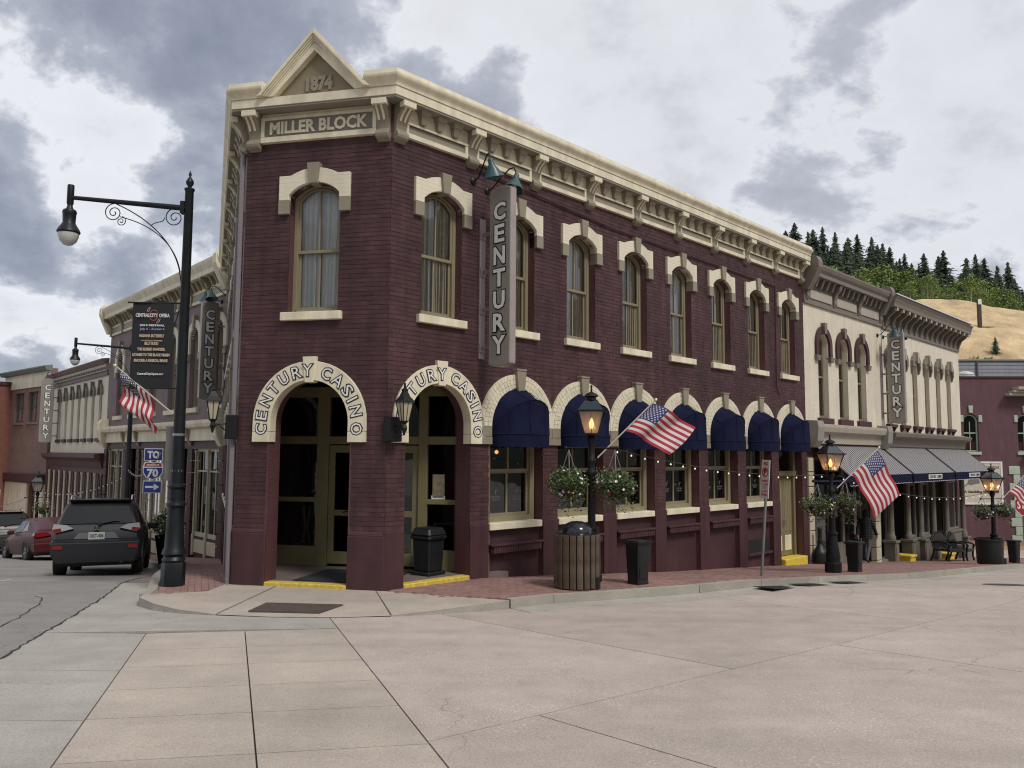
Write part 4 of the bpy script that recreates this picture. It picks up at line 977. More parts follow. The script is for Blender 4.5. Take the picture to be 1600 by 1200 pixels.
# ---- cream building right beside the corner building (three arched windows)
FA = T(*wr(15.52), 0) @ RZ(R(45.5)); LA = 6.35
ba = thing('cream_building', 'cream painted brick building with three burgundy arched windows and a taupe cornice', 'building', FA)
I4 = Matrix()
wa = [1.35, 2.9, 4.45]
SA = brickify(mat('ivory_painted_brick', (.68, .625, .50), .65, var=.09, vscale=1.5, bump=.1, stain=.06))
wall_with(ba, I4, LA, 3.2, 8.0, [round_top(c, .37, 3.42, 5.72) for c in wa], SA)
HA = MB().band([(.40, 5.35), (.40, 5.72)] + arc(0, 5.72, .40, 0, 180, 16)[1:-1] + [(-.40, 5.72), (-.40, 5.35)], [(.60, 5.35), (.60, 5.72)] + arc(0, 5.72, .60, 0, 180, 16)[1:-1] + [(-.60, 5.72), (-.60, 5.35)], -.07, .1).mesh('window_hood', BURG, bev=.002)
KA = MB().frus(-.075, .075, -.13, .05, 6.07, -.11, .11, -.13, .05, 6.42).mesh('keystone', TAUPE, bev=.006)
CA = MB().frus(-.11, .11, -.10, .05, 5.20, -.14, .14, -.12, .05, 5.36).mesh('corbel', TAUPE, bev=.006)
for c in wa:
    h = inst('window_hood', HA, ba, T(c, 0, 0)); inst('keystone', KA, h)
    for s_ in (-.5, .5): inst('corbel', CA, h, T(s_, 0, 0))
    simple_window(ba, T(c, 0, 3.44), .36, 2.64, KHAKI, GLASS, True, curt=True, mid=.49)
    part('window_sill', MB().box(c - .52, c + .52, -.10, .15, 3.24, 3.42), BURGD, ba, bev=.008)
crown(ba, I4, LA, [(0, 6.9), (.06, 6.9), (.06, 6.99), (0, 6.99)], TAUPE, 'string_course')
crown(ba, I4, LA, [(0, 7.72), (.37, 7.72), (.37, 7.84), (.39, 7.86), (.44, 7.92), (.48, 8.02), (.48, 8.07), (0, 8.15)], TAUPE)
part('frieze', MB().box(0, LA, -.05, 0, 6.995, 7.715), TAUPE, ba)
BA = MB().prismx([(0, 7.02), (-.07, 7.02), (-.12, 7.12), (-.12, 7.25), (-.18, 7.42), (-.28, 7.55), (-.34, 7.715), (0, 7.715)], -.09, .09).mesh('bracket', TAUPE, bev=.008)
DA = MB().frus(-.05, .05, -.18, -.05, 7.45, -.06, .06, -.29, -.05, 7.715).mesh('cornice_block', TAUPE)
for i in range(4):
    x = .18 + i * (LA - .36) / 3; inst('bracket', BA, ba, T(x, 0, 0))
    if i < 3:
        wdt = (LA - .36) / 3
        part('frieze_panel', MB().box(x + .2, x + wdt - .2, -.085, -.05, 7.08, 7.36), TAUPEL, ba, bev=.01)
        for k in range(4): inst('cornice_block', DA, ba, T(x + wdt * (k + 1) / 5, 0, 0))
for x in (.14, LA - .1):
    part('console', MB().prismx([(0, 7.3), (-.18, 7.3), (-.30, 7.5), (-.40, 7.68), (-.53, 7.95), (-.53, 8.14), (-.46, 8.28), (-.32, 8.32), (0, 8.2)], -.15, .15), TAUPE, ba, T(x, 0, 0), bev=.006)
# shop front under the awning
crown(ba, I4, LA - .3, [(0, 2.62), (.12, 2.62), (.14, 2.9), (.30, 2.98), (.34, 3.12), (.34, 3.2), (0, 3.25)], TAUPEL, 'shop_cornice')
for x in (.2, LA - .45): part('console', MB().prismx([(0, 2.5), (-.2, 2.5), (-.36, 2.7), (-.40, 3.1), (-.36, 3.3), (0, 3.32)], -.22, .22), GREYPAINT, ba, T(x, 0, 0), bev=.006)
part('fascia_board', MB().box(0, LA, .02, .3, 2.2, 3.2), BURGD, ba)
STONE = mat('cream_stone_block', (.50, .45, .33), .75, var=.12, vscale=4, bump=.15, bscale=30)
blocks('stone_block', ba, I4, .02, .36, -.05, -1.3, 2.2, .42, STONE)
blocks('stone_block', ba, I4, 5.2, 5.62, -.05, -1.75, 2.2, .42, STONE)
SHOPW = mat('grey_shop_paint', (.17, .155, .13), .55, var=.1)
def shopfront(root, segs, y, zb, zt, m, sill=.5):
    for a, b, kind in segs:
        mb = MB(); j = .08
        mb.box(a, a + j, y, y + .1, zb, zt); mb.box(b - j, b, y, y + .1, zb, zt); mb.box(a + j, b - j, y, y + .1, zt - .1, zt)
        z1 = zb + sill if kind == 'w' else zb + .25
        mb.box(a + j, b - j, y, y + .1, zb, z1); mb.box(a + j, b - j, y + .02, y + .08, zt - .75, zt - .69)
        w = part('shop_window' if kind == 'w' else 'door', mb, m, root)
        part('pane', MB().add([(a + j, y + .06, z1), (b - j, y + .06, z1), (b - j, y + .06, zt - .1), (a + j, y + .06, zt - .1)], [(0, 1, 2, 3)]), GLASSD, w)
        if kind == 'w': part('panel', MB().box(a + j + .06, b - j - .06, y - .015, y, zb + .08, z1 - .08), TAUPE, w, bev=.01)
shopfront(ba, [(.36, 1.5, 'w'), (1.5, 2.6, 'd'), (2.6, 3.7, 'w'), (3.7, 5.2, 'd')], .45, -1.35, 2.2, SHOPW, .75)
shopfront(ba, [(5.62, 6.3, 'w')], .25, -1.6, 2.2, SHOPW, .7)
part('threshold', MB().box(.3, 6.35, .0, .9, -2.6, -1.36), mat('threshold_stone', (.2, .18, .16), .8), ba)
box_shell(ba, LA, 9, -2.6, 8.1, SA)

# ---- second cream building, with the deep bracketed cornice
FB = T(*wr(21.95), 0) @ RZ(R(45.5)); LB = 9.1
bb = thing('cream_building', 'cream building with tall narrow windows, deep bracketed cornice and grey shop columns', 'building', FB)
SB = mat('ivory_render_paint', (.70, .64, .51), .6, var=.06, vscale=1.5, stain=.06)
wb_ = [.55, 1.95, 3.35, 4.75, 6.15, 7.55]
wall_with(bb, I4, LB, 3.0, 8.0, [rect(c, .28, 3.4, 5.8) for c in wb_], SB)
HB = MB().band([(.30, 5.72), (.30, 5.80)] + arc(0, 5.80, .30, 0, 180, 12, .16)[1:-1] + [(-.30, 5.80), (-.30, 5.72)], [(.44, 5.72), (.44, 5.95)] + arc(0, 5.92, .40, 0, 180, 12, .30)[1:-1] + [(-.44, 5.95), (-.44, 5.72)], -.12, .05).mesh('window_hood', TAUPE, bev=.01)
KB_ = MB().frus(-.06, .06, -.18, .02, 5.86, -.09, .09, -.18, .02, 6.3).mesh('keystone', TAUPEL, bev=.01)
CB = MB().frus(-.04, .04, -.06, .02, 5.45, -.07, .07, -.12, .02, 5.715).mesh('corbel', TAUPE)
for c in wb_:
    h = inst('window_hood', HB, bb, T(c, 0, 0)); inst('keystone', KB_, h)
    for s_ in (-.37, .37): inst('corbel', CB, h, T(s_, 0, 0))
    simple_window(bb, T(c, 0, 3.42), .275, 2.36, KHAKI, GLASS, False, curt=True, j=.05, y=.12)
    sl_ = part('window_sill', MB().box(c - .42, c + .42, -.14, .12, 3.30, 3.41), BURGD, bb, bev=.008)
    for s_ in (-.3, .3): part('corbel', MB().frus(c + s_ - .03, c + s_ + .03, -.03, .02, 3.12, c + s_ - .05, c + s_ + .05, -.12, .02, 3.295), BURGD, sl_)
crown(bb, I4, LB, [(0, 6.85), (.06, 6.85), (.06, 6.95), (0, 6.95)], TAUPE, 'string_course')
crown(bb, I4, LB, [(0, 7.60), (.52, 7.60), (.53, 7.72), (.58, 7.86), (.64, 7.95), (0, 8.1)], TAUPE, over=.12)
part('roof_edge', MB().box(-.1, LB + .1, -.62, .3, 8.02, 8.06), mat('pale_roof_metal', (.62, .65, .70), .3, metal=.3), bb, RX(0))
BB_ = MB().prismx([(0, 6.95), (-.08, 6.95), (-.12, 7.1), (-.22, 7.3), (-.38, 7.42), (-.47, 7.595), (0, 7.595)], -.06, .06).mesh('bracket', TAUPE, bev=.006)
KN = MB().lathe([(.05, -.74), (.05, -.80)], 8, M=T(0, 0, 7.5) @ RX(R(-90)) @ T(0, 0, 0)).mesh('bracket_knob', TAUPEL)
for i in range(15):
    x = .25 + i * (LB - .4) / 14; b_ = inst('bracket', BB_, bb, T(x, 0, 0))
    part('bracket_cap', MB().box(-.075, .075, -.51, -.41, 7.48, 7.59), TAUPEL, b_)
part('frieze', MB().box(0, LB, -.04, 0, 6.955, 7.595), TAUPE, bb)
crown(bb, I4, LB + .1, [(0, 2.55), (.10, 2.6), (.14, 2.86), (.36, 2.95), (.40, 3.08), (0, 3.16)], TAUPE, 'shop_cornice')
part('fascia_board', MB().box(0, LB, .02, .3, 1.9, 3.0), BURGD, bb)
COLM = mat('grey_taupe_column', (.155, .14, .112), .55, var=.1)
cprof = [(.15, 0), (.15, .12), (.12, .16), (.105, .3), (.10, 2.2), (.12, 2.3), (.14, 2.36), (.15, 2.45)]
for i, x in enumerate((.30, 2.05, 3.45, 4.95, 6.6, 8.85)):
    zb = g(35.0) + .1 - .0
    zp = -.72 - i * .085
    part('column', MB().lathe([(r_, zp + z * (2.05 - zp) / 2.45) for r_, z in cprof], 12), COLM, bb, T(x, .0, 0), smooth=40)
    pd = part('pedestal', MB().box(x - .19, x + .19, -.19, .19, -2.6, zp - .1).box(x - .23, x + .23, -.23, .23, zp - .095, zp - .002), COLM, bb, bev=.01)
    part('pedestal_panel', MB().box(x - .11, x + .11, -.205, -.19, zp - .75, zp - .2), TAUPE, pd)
for a, b in ((2.25, 3.25), (3.65, 4.75), (6.8, 8.6)):
    part('shop_plinth', MB().box(a, b, .0, .3, -2.6, -.9).box(a, b, -.06, .32, -.895, -.82), COLM, bb, bev=.008)
    shopfront(bb, [(a, b, 'w')], .1, -.82, 1.9, SHOPW, .1)
shopfront(bb, [(.5, 1.9, 'd'), (5.2, 6.4, 'd'), (8.65, 9.0, 'd')], .7, -1.75, 1.9, SHOPW, .3)
part('stone_base', MB().box(8.0, 9.15, -.28, .3, -2.8, -1.45), mat('grey_base_stone', (.18, .17, .155), .8, var=.1), bb, bev=.02)
part('shop_floor', MB().box(.1, LB - .1, .31, 1.4, -2.8, -1.77), DARK, bb)
for i, (s_, zt) in enumerate(((5.9, -1.35), (9.0, -1.55))):
    x = s_ - (.0 if i == 0 else 0)
for x, zt in ((1.3, -1.12), (5.85, -1.42)):
    part('yellow_step', MB().box(x - .26, x + .26, -.38, .3, -2.7, zt - .26).box(x - .31, x + .31, -.42, .3, zt - .255, zt - .18), YELLOW, bb, bev=.01)
box_shell(bb, LB, 9, -2.8, 8.0, SB)

# ---- plum coloured building across the far side street
FP = T(23.4, 46.3, 0) @ RZ(R(-4)); LP_ = 16
bp_ = thing('plum_building', 'plum painted building with mint green trim across the far side street', 'building', FP)
PLUM = mat('plum_render', (.115, .055, .064), .75, var=.12, vscale=1.2, stain=.1)
MINT = mat('mint_paint', (.42, .50, .40), .6, var=.08)
wall_with(bp_, I4, LP_, -3.2, 6.8, [round_top(3.05, .42, 2.55, 4.3), round_top(6.05, .42, 2.55, 4.3), rect(7.6, 1.6, -2.4, 2.2)], PLUM)
for c in (3.05, 6.05):
    w = simple_window(bp_, T(c, 0, 2.57), .41, 2.12, MINT, GLASSD, True, mull=True, j=.06)
    part('red_blind', MB().box(-.33, .33, .26, .27, .1, .55), mat('red_cloth', (.35, .05, .035), .8), w)
    part('window_sill', MB().box(c - .5, c + .5, -.08, .15, 2.38, 2.55), MINT, bp_, bev=.01)
    part('keystone', MB().frus(c - .09, c + .09, -.09, .05, 4.78, c - .13, c + .13, -.09, .05, 5.2), MINT, bp_, bev=.01)
    for s_ in (-.52, .52): part('hood_block', MB().box(c + s_ - .1, c + s_ + .1, -.07, .05, 4.25, 4.65), MINT, bp_, bev=.02)
for i in range(9):
    z = -2.65 + i * .49; part('quoin', MB().box(5.25 if i % 2 else 5.02, 5.62, -.06, .05, z + .01, z + .48), MINT, bp_, bev=.015)
part('shop_cornice', MB().box(5.9, 10, -.35, .02, 2.2, 2.42), BURGD, bp_, bev=.02)
part('roof_cornice', MB().box(5.0, 12, -.5, .02, 5.75, 5.9).box(5.2, 12, -.6, .02, 5.92, 6.05).box(5.4, 12, -.72, .02, 6.07, 6.25), TAUPEL, bp_, bev=.02)
shopfront(bp_, [(6.0, 7.4, 'w'), (7.4, 9.2, 'w')], .12, -2.4, 2.2, MINT, .5)
part('coping', MB().box(.0, LP_, -.06, .4, 6.805, 6.9), BURGD, bp_)
box_shell(bp_, LP_, 7, -3.2, 6.8, PLUM)
# painted wall board
sgn = thing('wall_sign', 'cream painted board with a hand of cards and gambling lettering on the plum wall', 'sign', FP @ T(3.5, -.06, -.45))
part('board', MB().box(-1.15, 1.15, 0, .05, 0, 2.45), mat('board_cream', (.58, .54, .44), .6, var=.12, vscale=3), sgn, bev=.008)
part('board_frame', MB().box(-1.15, 1.15, -.02, 0, 0, .10).box(-1.15, 1.15, -.02, 0, 2.35, 2.45).box(1.05, 1.15, -.02, 0, .10, 2.35).box(-1.15, -1.07, -.02, 0, .10, 2.35), WHITE, sgn)
part('lettering', text_mb('A Gambling Emporium', .17, 1.9, bold=.01, M=T(-.05, -.004, .62)), mat('brown_ink', (.09, .05, .04), .6), sgn, kind='stuff')
part('lettering', text_mb('LAS VEGAS', .13, .7, bold=.004, M=T(.62, -.004, 2.05)), mat('brown_ink', (.09, .05, .04), .6), sgn, kind='stuff')
hd = MB()
for i in range(4):
    a = R(-50 + i * 12); hd.box(-.11, .11, -.006 - .002 * i, -.003, .0, .36, 0, T(-.55 + .02 * i, 0, 1.25) @ RY(R(35 + 14 * i)))
part('card_motif', hd, mat('card_ink', (.18, .17, .16), .7), sgn, kind='stuff')
part('hand_motif', MB().lathe([(.02, 0), (.17, .01), (.16, .02)], 10, M=T(-.62, -.006, 1.28) @ RX(R(90))).tube([(-.75, -.006, 1.22), (-1.02, -.006, 1.0)], .03, 5), mat('card_ink', (.18, .17, .16), .7), sgn, kind='stuff')
# grey sheet-clad building behind it
FG = T(20, 54.5, 0) @ RZ(R(-3))
bgm = thing('grey_building', 'long windowless building clad in grey horizontal boards behind the plum building', 'building', FG)
GRS = mat('grey_siding', (.27, .28, .31), .6, var=.08, stain=.1)
part('wall', MB().box(0, 40, 0, 12, -3, 8.75), GRS, bgm)
bd = MB().frus(0, 39.8, -.035, 0, .0, 0, 39.8, -.012, 0, .24).mesh('siding_board', GRS)
for i in range(12): inst('siding_board', bd, bgm, T(.1, 0, 5.7 + i * .25))
part('coping', MB().box(-.1, 40.1, -.12, 12.1, 8.755, 8.85), GRS, bgm)
part('downpipe', MB().tube([(11.5, -.08, 4), (11.5, -.08, 8.7)], .07, 8), mat('dark_pipe', (.12, .12, .13), .5), bgm)
part('lower_wall', MB().box(.5, 20, -1.6, -.06, -3, 6.95), mat('rust_brick', (.21, .085, .06), .8, var=.1), bgm)
vn = thing('roof_vent', 'white metal vent pot on the plum building roof', 'roof vent', FP @ T(3.9, 2.2, 6.2))
WM = mat('white_metal', (.62, .62, .62), .45, var=.1)
part('vent_pot', MB().lathe([(.42, 0), (.42, .45), (.52, .5), (.54, .95), (.40, 1.0)], 14), WM, vn, smooth=40)
part('vent_cap', MB().lathe([(.5, 1.0), (.46, 1.12), (.2, 1.2)], 14), WM, vn, smooth=40)

# ---- left street: mauve building next to the corner building
F2 = T(-9.2 - .657 * 14.3, 26 + .754 * 14.3, 0) @ RZ(R(-48.9)); L2 = 14.2
b2 = thing('mauve_building', 'mauve brick building with cream arches and heavy cream cornice on the left street', 'building', F2)
w2 = [14.2 - s_ for s_ in (.95, 3.25, 5.55, 7.85, 10.15, 12.45)]
wall_with(b2, I4, L2, 2.6, 8.4, [round_top(c, .45, 3.78, 6.25) for c in w2], PURPBT)
H2 = MB().band([(.45, 5.75), (.45, 6.25)] + arc(0, 6.25, .45, 0, 180, 16)[1:-1] + [(-.45, 6.25), (-.45, 5.75)], [(.72, 5.75), (.72, 6.25)] + arc(0, 6.25, .72, 0, 180, 16)[1:-1] + [(-.72, 6.25), (-.72, 5.75)], -.06, .12).mesh('window_hood', CREAMBT, bev=.006)
K2 = MB().frus(-.08, .08, -.13, .05, 6.66, -.12, .12, -.13, .05, 7.12).mesh('keystone', TRIM, bev=.006)
I2 = MB().box(-.14, .14, -.08, .1, 5.5, 5.745).mesh('hood_block', TRIM, bev=.006)
for c in w2:
    h = inst('window_hood', H2, b2, T(c, 0, 0)); inst('keystone', K2, h)
    for s_ in (-.59, .59): inst('hood_block', I2, h, T(s_, 0, 0))
    simple_window(b2, T(c, 0, 3.80), .44, 2.88, KHAKI, GLASS, True, curt=True, y=.16)
    part('window_sill', MB().box(c - .6, c + .6, -.10, .15, 3.62, 3.79), CREAM, b2, bev=.008)
crown(b2, I4, L2, [(0, 8.25), (.42, 8.25), (.42, 8.42), (.46, 8.5), (.52, 8.62), (.54, 8.72), (0, 8.8)], CREAM)
part('frieze', MB().box(0, L2, -.05, 0, 7.5, 8.245).box(0, L2, -.08, -.05, 7.5, 7.6).box(0, L2, -.08, -.05, 7.86, 7.92), CREAM, b2)
for x0 in [.3 + i * 1.72 for i in range(9)]:
    if x0 > L2: break
    b_ = inst('bracket', MB().prismx([(0, 7.45), (-.1, 7.5), (-.14, 7.65), (-.12, 7.8), (-.26, 8.05), (-.44, 8.15), (-.45, 8.245), (0, 8.245)], -.09, .09).mesh('bracket', TRIM, bev=.008), b2, T(x0, 0, 0))
    if x0 + 1.6 < L2:
        part('frieze_panel', MB().box(x0 + .2, x0 + 1.52, -.065, -.05, 7.62, 7.84), TRIM, b2)
        for k in range(3): part('cornice_block', MB().frus(x0 + .43 * (k + 1) - .06, x0 + .43 * (k + 1) + .06, -.14, -.05, 7.96, x0 + .43 * (k + 1) - .09, x0 + .43 * (k + 1) + .09, -.3, -.05, 8.245), TRIM, b2)
for x in (.2, L2 - .2): part('console', MB().prismx([(0, 7.6), (-.22, 7.6), (-.45, 8.1), (-.58, 8.45), (-.57, 8.75), (-.44, 8.92), (0, 8.94)], -.16, .16), CREAM, b2, T(x, 0, 0), bev=.006)
crown(b2, I4, L2, [(0, 2.62), (.12, 2.62), (.12, 3.02), (.30, 3.08), (.34, 3.2), (.34, 3.3), (0, 3.36)], CREAM, 'shop_cornice')
for x in (.2, L2 - .2): part('console', MB().prismx([(0, 2.4), (-.15, 2.4), (-.34, 2.75), (-.46, 3.2), (-.44, 3.5), (-.3, 3.68), (0, 3.7)], -.17, .17), CREAM, b2, T(x, 0, 0), bev=.03)
for x in (3.2, 5.0, 9.2, 11.0): part('bracket', MB().prismx([(0, 2.45), (-.06, 2.45), (-.22, 2.8), (-.28, 3.07), (0, 3.07)], -.1, .1), TRIM, b2, T(x, 0, 0), bev=.01)
part('fascia_board', MB().box(0, L2, .0, .3, 2.35, 2.75), BURGD, b2)
zg2 = lambda x: gs((F2 @ Vector((x, 0, 0))).y) - .02
for x in (.05, 3.0, 4.85, 9.0, 10.9, 13.75):
    blocks('stone_block', b2, I4, x, x + .42, -.08, zg2(x), 2.35, .42, BURG, depth=.3)
SC2 = mat('cream_shop_paint', (.46, .42, .30), .5, var=.06)
def shop2(a, b, n):
    zb = min(zg2(a), zg2(b)); w_ = (b - a) / n
    for i in range(n):
        x0, x1 = a + i * w_, a + (i + 1) * w_
        mb = MB().box(x0, x0 + .07, .09, .14, zb + .75, 2.35).box(x1 - .07, x1, .09, .14, zb + .75, 2.35).box(x0 + .07, x1 - .07, .09, .14, zb + .75, zb + .9).box(x0 + .07, x1 - .07, .10, .135, 1.55, 1.60).box(x0 + .07, x1 - .07, .09, .14, 2.25, 2.35).box((x0 + x1) / 2 - .02, (x0 + x1) / 2 + .02, .105, .135, zb + .9, 2.25)
        w = part('shop_window', mb, SC2, b2)
        part('pane', MB().add([(x0 + .09, .13, zb + .9), (x1 - .09, .13, zb + .9), (x1 - .09, .13, 2.25), (x0 + .09, .13, 2.25)], [(0, 1, 2, 3)]), GLASSD, w)
        part('stall_riser', MB().box(x0, x1, .08, .3, zb - .5, zb + .74), BURGD, w)
        part('panel', MB().box(x0 + .12, x1 - .12, .04, .08, zb + .2, zb + .65), SC2, w, bev=.012)
    for i in range(n + 1):
        x = a + i * w_; part('shop_post', MB().lathe([(.06, zb + .1), (.06, zb + .8), (.035, zb + .85), (.03, 2.1), (.06, 2.3)], 8), SC2, b2, T(x, .05, 0), smooth=40)
shop2(11.35, 13.7, 2); shop2(5.3, 8.95, 3); shop2(.5, 2.95, 2)
for a, b in ((9.45, 10.85), (3.45, 4.8)):
    zb = zg2((a + b) / 2); dr = part('door', MB().box(a, a + .1, .4, .5, zb, 2.35).box(b - .1, b, .4, .5, zb, 2.35).box(a + .1, b - .1, .4, .5, zb, zb + .5).box(a + .1, b - .1, .4, .5, 1.4, 1.5), SC2, b2)
    part('pane', MB().add([(a + .1, .45, zb + .5), (b - .1, .45, zb + .5), (b - .1, .45, 2.35), (a + .1, .45, 2.35)], [(0, 1, 2, 3)]), GLASSD, dr)
box_shell(b2, L2, 10, -3.2, 8.7, PURPBT)

# ---- cream building with seven narrow windows
F3 = T(-9.2 - .657 * 25.6, 26 + .754 * 25.6, 0) @ RZ(R(-48.9)); L3 = 11.2
b3 = thing('cream_terrace', 'cream building with narrow arched windows between the mauve and the brown building', 'building', F3)
w3 = [L3 - (s_ - 14.3) for s_ in (15.5, 16.85, 18.2, 19.55, 20.9, 22.3, 23.7)]
wall_with(b3, I4, L3, 1.9, 6.3, [round_top(c, .27, 2.85, 5.0) for c in w3], SB)
H3 = MB().band([(.27, 4.9)] + arc(0, 5.0, .27, 0, 180, 10) + [(-.27, 4.9)], [(.42, 4.9)] + arc(0, 5.02, .42, 0, 180, 10) + [(-.42, 4.9)], -.1, .05).mesh('window_hood', TAUPE, bev=.006)
for c in w3:
    h = inst('window_hood', H3, b3, T(c, 0, 0)); part('keystone', MB().frus(-.06, .06, -.15, .02, 5.25, -.09, .09, -.15, .02, 5.6), TAUPE, h)
    simple_window(b3, T(c, 0, 2.86), .265, 2.4, KHAKI, GLASS, True, curt=True, j=.05, y=.1)
    part('window_sill', MB().box(c - .4, c + .4, -.1, .1, 2.68, 2.85), BURGD, b3)
crown(b3, I4, L3, [(0, 5.75), (.08, 5.75), (.08, 5.95), (0, 5.95)], PURP, 'string_course')
crown(b3, I4, L3, [(0, 5.96), (.14, 5.96), (.16, 6.28), (0, 6.28)], TAUPEL, 'frieze')
crown(b3, I4, L3, [(0, 6.285), (.22, 6.285), (.36, 6.45), (.36, 6.5), (0, 6.55)], PURP)
dd_ = MB().box(-.05, .05, -.20, -.14, 6.02, 6.12).mesh('cornice_block', TAUPE)
for i in range(34): inst('cornice_block', dd_, b3, T(.2 + i * .33, 0, 0))
crown(b3, I4, L3, [(0, 1.45), (.1, 1.45), (.2, 1.75), (.45, 1.92), (.45, 2.1), (0, 2.15)], BURGD, 'shop_cornice')
part('fascia_board', MB().box(0, L3, .0, .3, 1.2, 1.9), BURGD, b3)
zg3 = lambda x: gs((F3 @ Vector((x, 0, 0))).y)
for i in range(10):
    x = .25 + i * (L3 - .5) / 9
    part('shop_post', MB().lathe([(.10, -2.4), (.10, -1.5), (.06, -1.4), (.055, 1.0), (.09, 1.2)], 8), CREAM, b3, T(x, -.02, 0), smooth=40)
    if i < 9:
        x1 = .25 + (i + 1) * (L3 - .5) / 9; w = part('shop_window', MB().box(x + .06, x + .30, .12, .25, -2.6, 1.2).box(x1 - .30, x1 - .06, .12, .25, -2.6, 1.2).box(x + .3, x1 - .3, .12, .25, -2.6, -1.5).box(x + .3, x1 - .3, .14, .22, .5, .6), BURGD, b3)
        part('pane', MB().add([(x + .3, .18, -1.5), (x1 - .3, .18, -1.5), (x1 - .3, .18, 1.2), (x + .3, .18, 1.2)], [(0, 1, 2, 3)]), GLASSD, w)
blocks('stone_block', b3, I4, L3 - .2, L3 - .02, -.1, -2.2, 1.2, .45, BURG, depth=.3)
box_shell(b3, L3, 10, -3.2, 6.5, SB)

# ---- brown brick building at the left end
L4 = 7.5; F4 = T(-26.55 - .755 * L4, 45.9 + .656 * L4, 0) @ RZ(R(-41))
b4 = thing('brown_building', 'brown brick building with two green framed windows at the left end of the street', 'building', F4)
w4 = [2.55, 4.85]
wall_with(b4, I4, L4, -3, 7.0, [rect(c, .8, 3.95, 5.75) for c in w4] + [round_top(5.6, .6, -2.6, -.2)], BROWNBT)
GRN = mat('green_window_frame', (.06, .075, .065), .5)
for c in w4:
    simple_window(b4, T(c, 0, 3.96), .79, 1.78, GRN, GLASSD, mull=True); part('window_sill', MB().box(c - .9, c + .9, -.1, .1, 3.8, 3.94), BROWNBT, b4)
part('fascia_board', MB().box(0, L4, -.08, 0, 6.0, 6.85), CREAM, b4)
crown(b4, I4, L4, [(0, 6.855), (.3, 6.855), (.42, 7.05), (.42, 7.12), (0, 7.18)], mat('grey_green_cornice', (.16, .19, .17), .55), over=.15)
part('string_course', MB().box(-.1, L4, -.25, 0, .35, .9), BURGD, b4, bev=.05)
part('base_wall', MB().box(0, 4.9, -.1, 0, -3, .34).box(6.3, L4, -.1, 0, -3, .34), CREAM, b4)
part('door', MB().box(5.0, 6.2, .2, .25, -3, .4), mat('maroon_door', (.08, .03, .03), .5), b4)
box_shell(b4, L4, 9, -3, 7.0, BROWNBT)
F5 = T(-40.2, 52.5, 0) @ RZ(R(-35))
b5 = thing('red_building', 'dark red brick building at the left edge of the photo, cream band over its shop', 'building', F5)
part('wall', MB().box(0, 8.6, 0, 8, -3, 6.3), mat('red_brick_far', (.19, .075, .055), .8, var=.15, vscale=3), b5)
part('string_course', MB().box(0, 8.6, -.15, 0, 3.3, 4.2), CREAM, b5)
part('coping', MB().box(-.1, 8.7, -.2, 8, 6.3, 6.5), BURGD, b5)
w = simple_window(b5, T(7.2, -.16, 4.5), .7, 1.1, GRN)
# ------------------------------------------------------------------ navy dome awnings over the ground floor windows
def awning_mesh(bot, hw=.70, hh=1.0, proj=.50, val=.26):
    mb = MB(); n = 14; ribs = [(0, .92), (50, 1.0), (90, .82)]
    rows = []
    for th, k in ribs:
        t = R(th); row = []
        for i in range(n + 1):
            a = PI * i / n; x = -hw * math.cos(a); q = math.sin(a) ** .85
            hgt = hh * k * q
            row.append((x * (1 - .03 * th / 90), -hgt * math.sin(t) * proj / .82, hgt * math.cos(t)))
        rows.append(row)
    return rows
def awning(c, i, lab):
    root = thing('awning', lab, 'awning', mbld.matrix_world @ FR @ T(c, -.015, 2.60), 'navy dome awnings of the corner building')
    rows = awning_mesh(0); n = len(rows[0]); rnd = random.Random(i)
    for k in range(len(rows) - 1):
        mb = MB(); sub = 4; vs = []
        for j in range(sub + 1):
            t = j / sub
            for q in range(n):
                a, b = Vector(rows[k][q]), Vector(rows[k + 1][q]); v = a.lerp(b, t)
                sag = -.03 * math.sin(PI * t) * math.sin(PI * q / (n - 1)) + .022 * math.sin(q * 1.7 + i * 2.3 + 4 * t) * math.sin(PI * t); nv = Vector((0, -v.y, v.z)); nv = Vector((0, v.y, v.z)).normalized() if v.length > .01 else Vector()
                vs.append(v + nv * (sag + rnd.uniform(-.004, .004)))
        fs = [(j * n + q, j * n + q + 1, (j + 1) * n + q + 1, (j + 1) * n + q) for j in range(sub) for q in range(n - 1)]
        mb.add(vs, fs); part('canopy_panel', mb, NAVY, root, smooth=60)
    edge = rows[-1]; mb = MB(); m_ = 56; vs = []
    for q in range(m_ + 1):
        f = q / m_ * (n - 1); a = min(int(f), n - 2); v = Vector(edge[a]).lerp(Vector(edge[a + 1]), f - a)
        dip = .022 * abs(math.sin(q * PI / 4))
        vs += [v + Vector((0, 0, .005)), v + Vector((0, 0, -.14)), v + Vector((0, -.004 * math.sin(q), -.225 - dip))]
    fs = [(3 * q + r_, 3 * q + 3 + r_, 3 * q + 4 + r_, 3 * q + 1 + r_) for q in range(m_) for r_ in (0, 1)]
    part('valance', MB().add(vs, fs), NAVY, root, smooth=50)
    for q in (3, 6, 9, 11):
        for k in (0, 1): part('seam', MB().tube([Vector(rows[k][q]).lerp(Vector(rows[k + 1][q]), t / 4) + Vector((0, -.004, .006 - .02 * math.sin(PI * t / 4))) for t in range(5)], .005, 4), NAVY, root)
    for row in (rows[1], rows[-1]): part('awning_rib', MB().tube(row, .011, 5), NAVY, root)
    return root
ORD = ['first navy dome awning, over the window next to the arched entrance', 'second navy dome awning, over the window behind the slatted bin and lamp post', 'third navy dome awning, behind the hoist of the middle flag',
       'fourth navy dome awning, half covered by the fly of the middle flag', 'fifth navy dome awning, just right of the middle flag', 'sixth navy dome awning, above the parking sign', 'navy dome awning above the olive panelled door']
for i, c in enumerate(gc[1:]): awning(c, i, ORD[i])

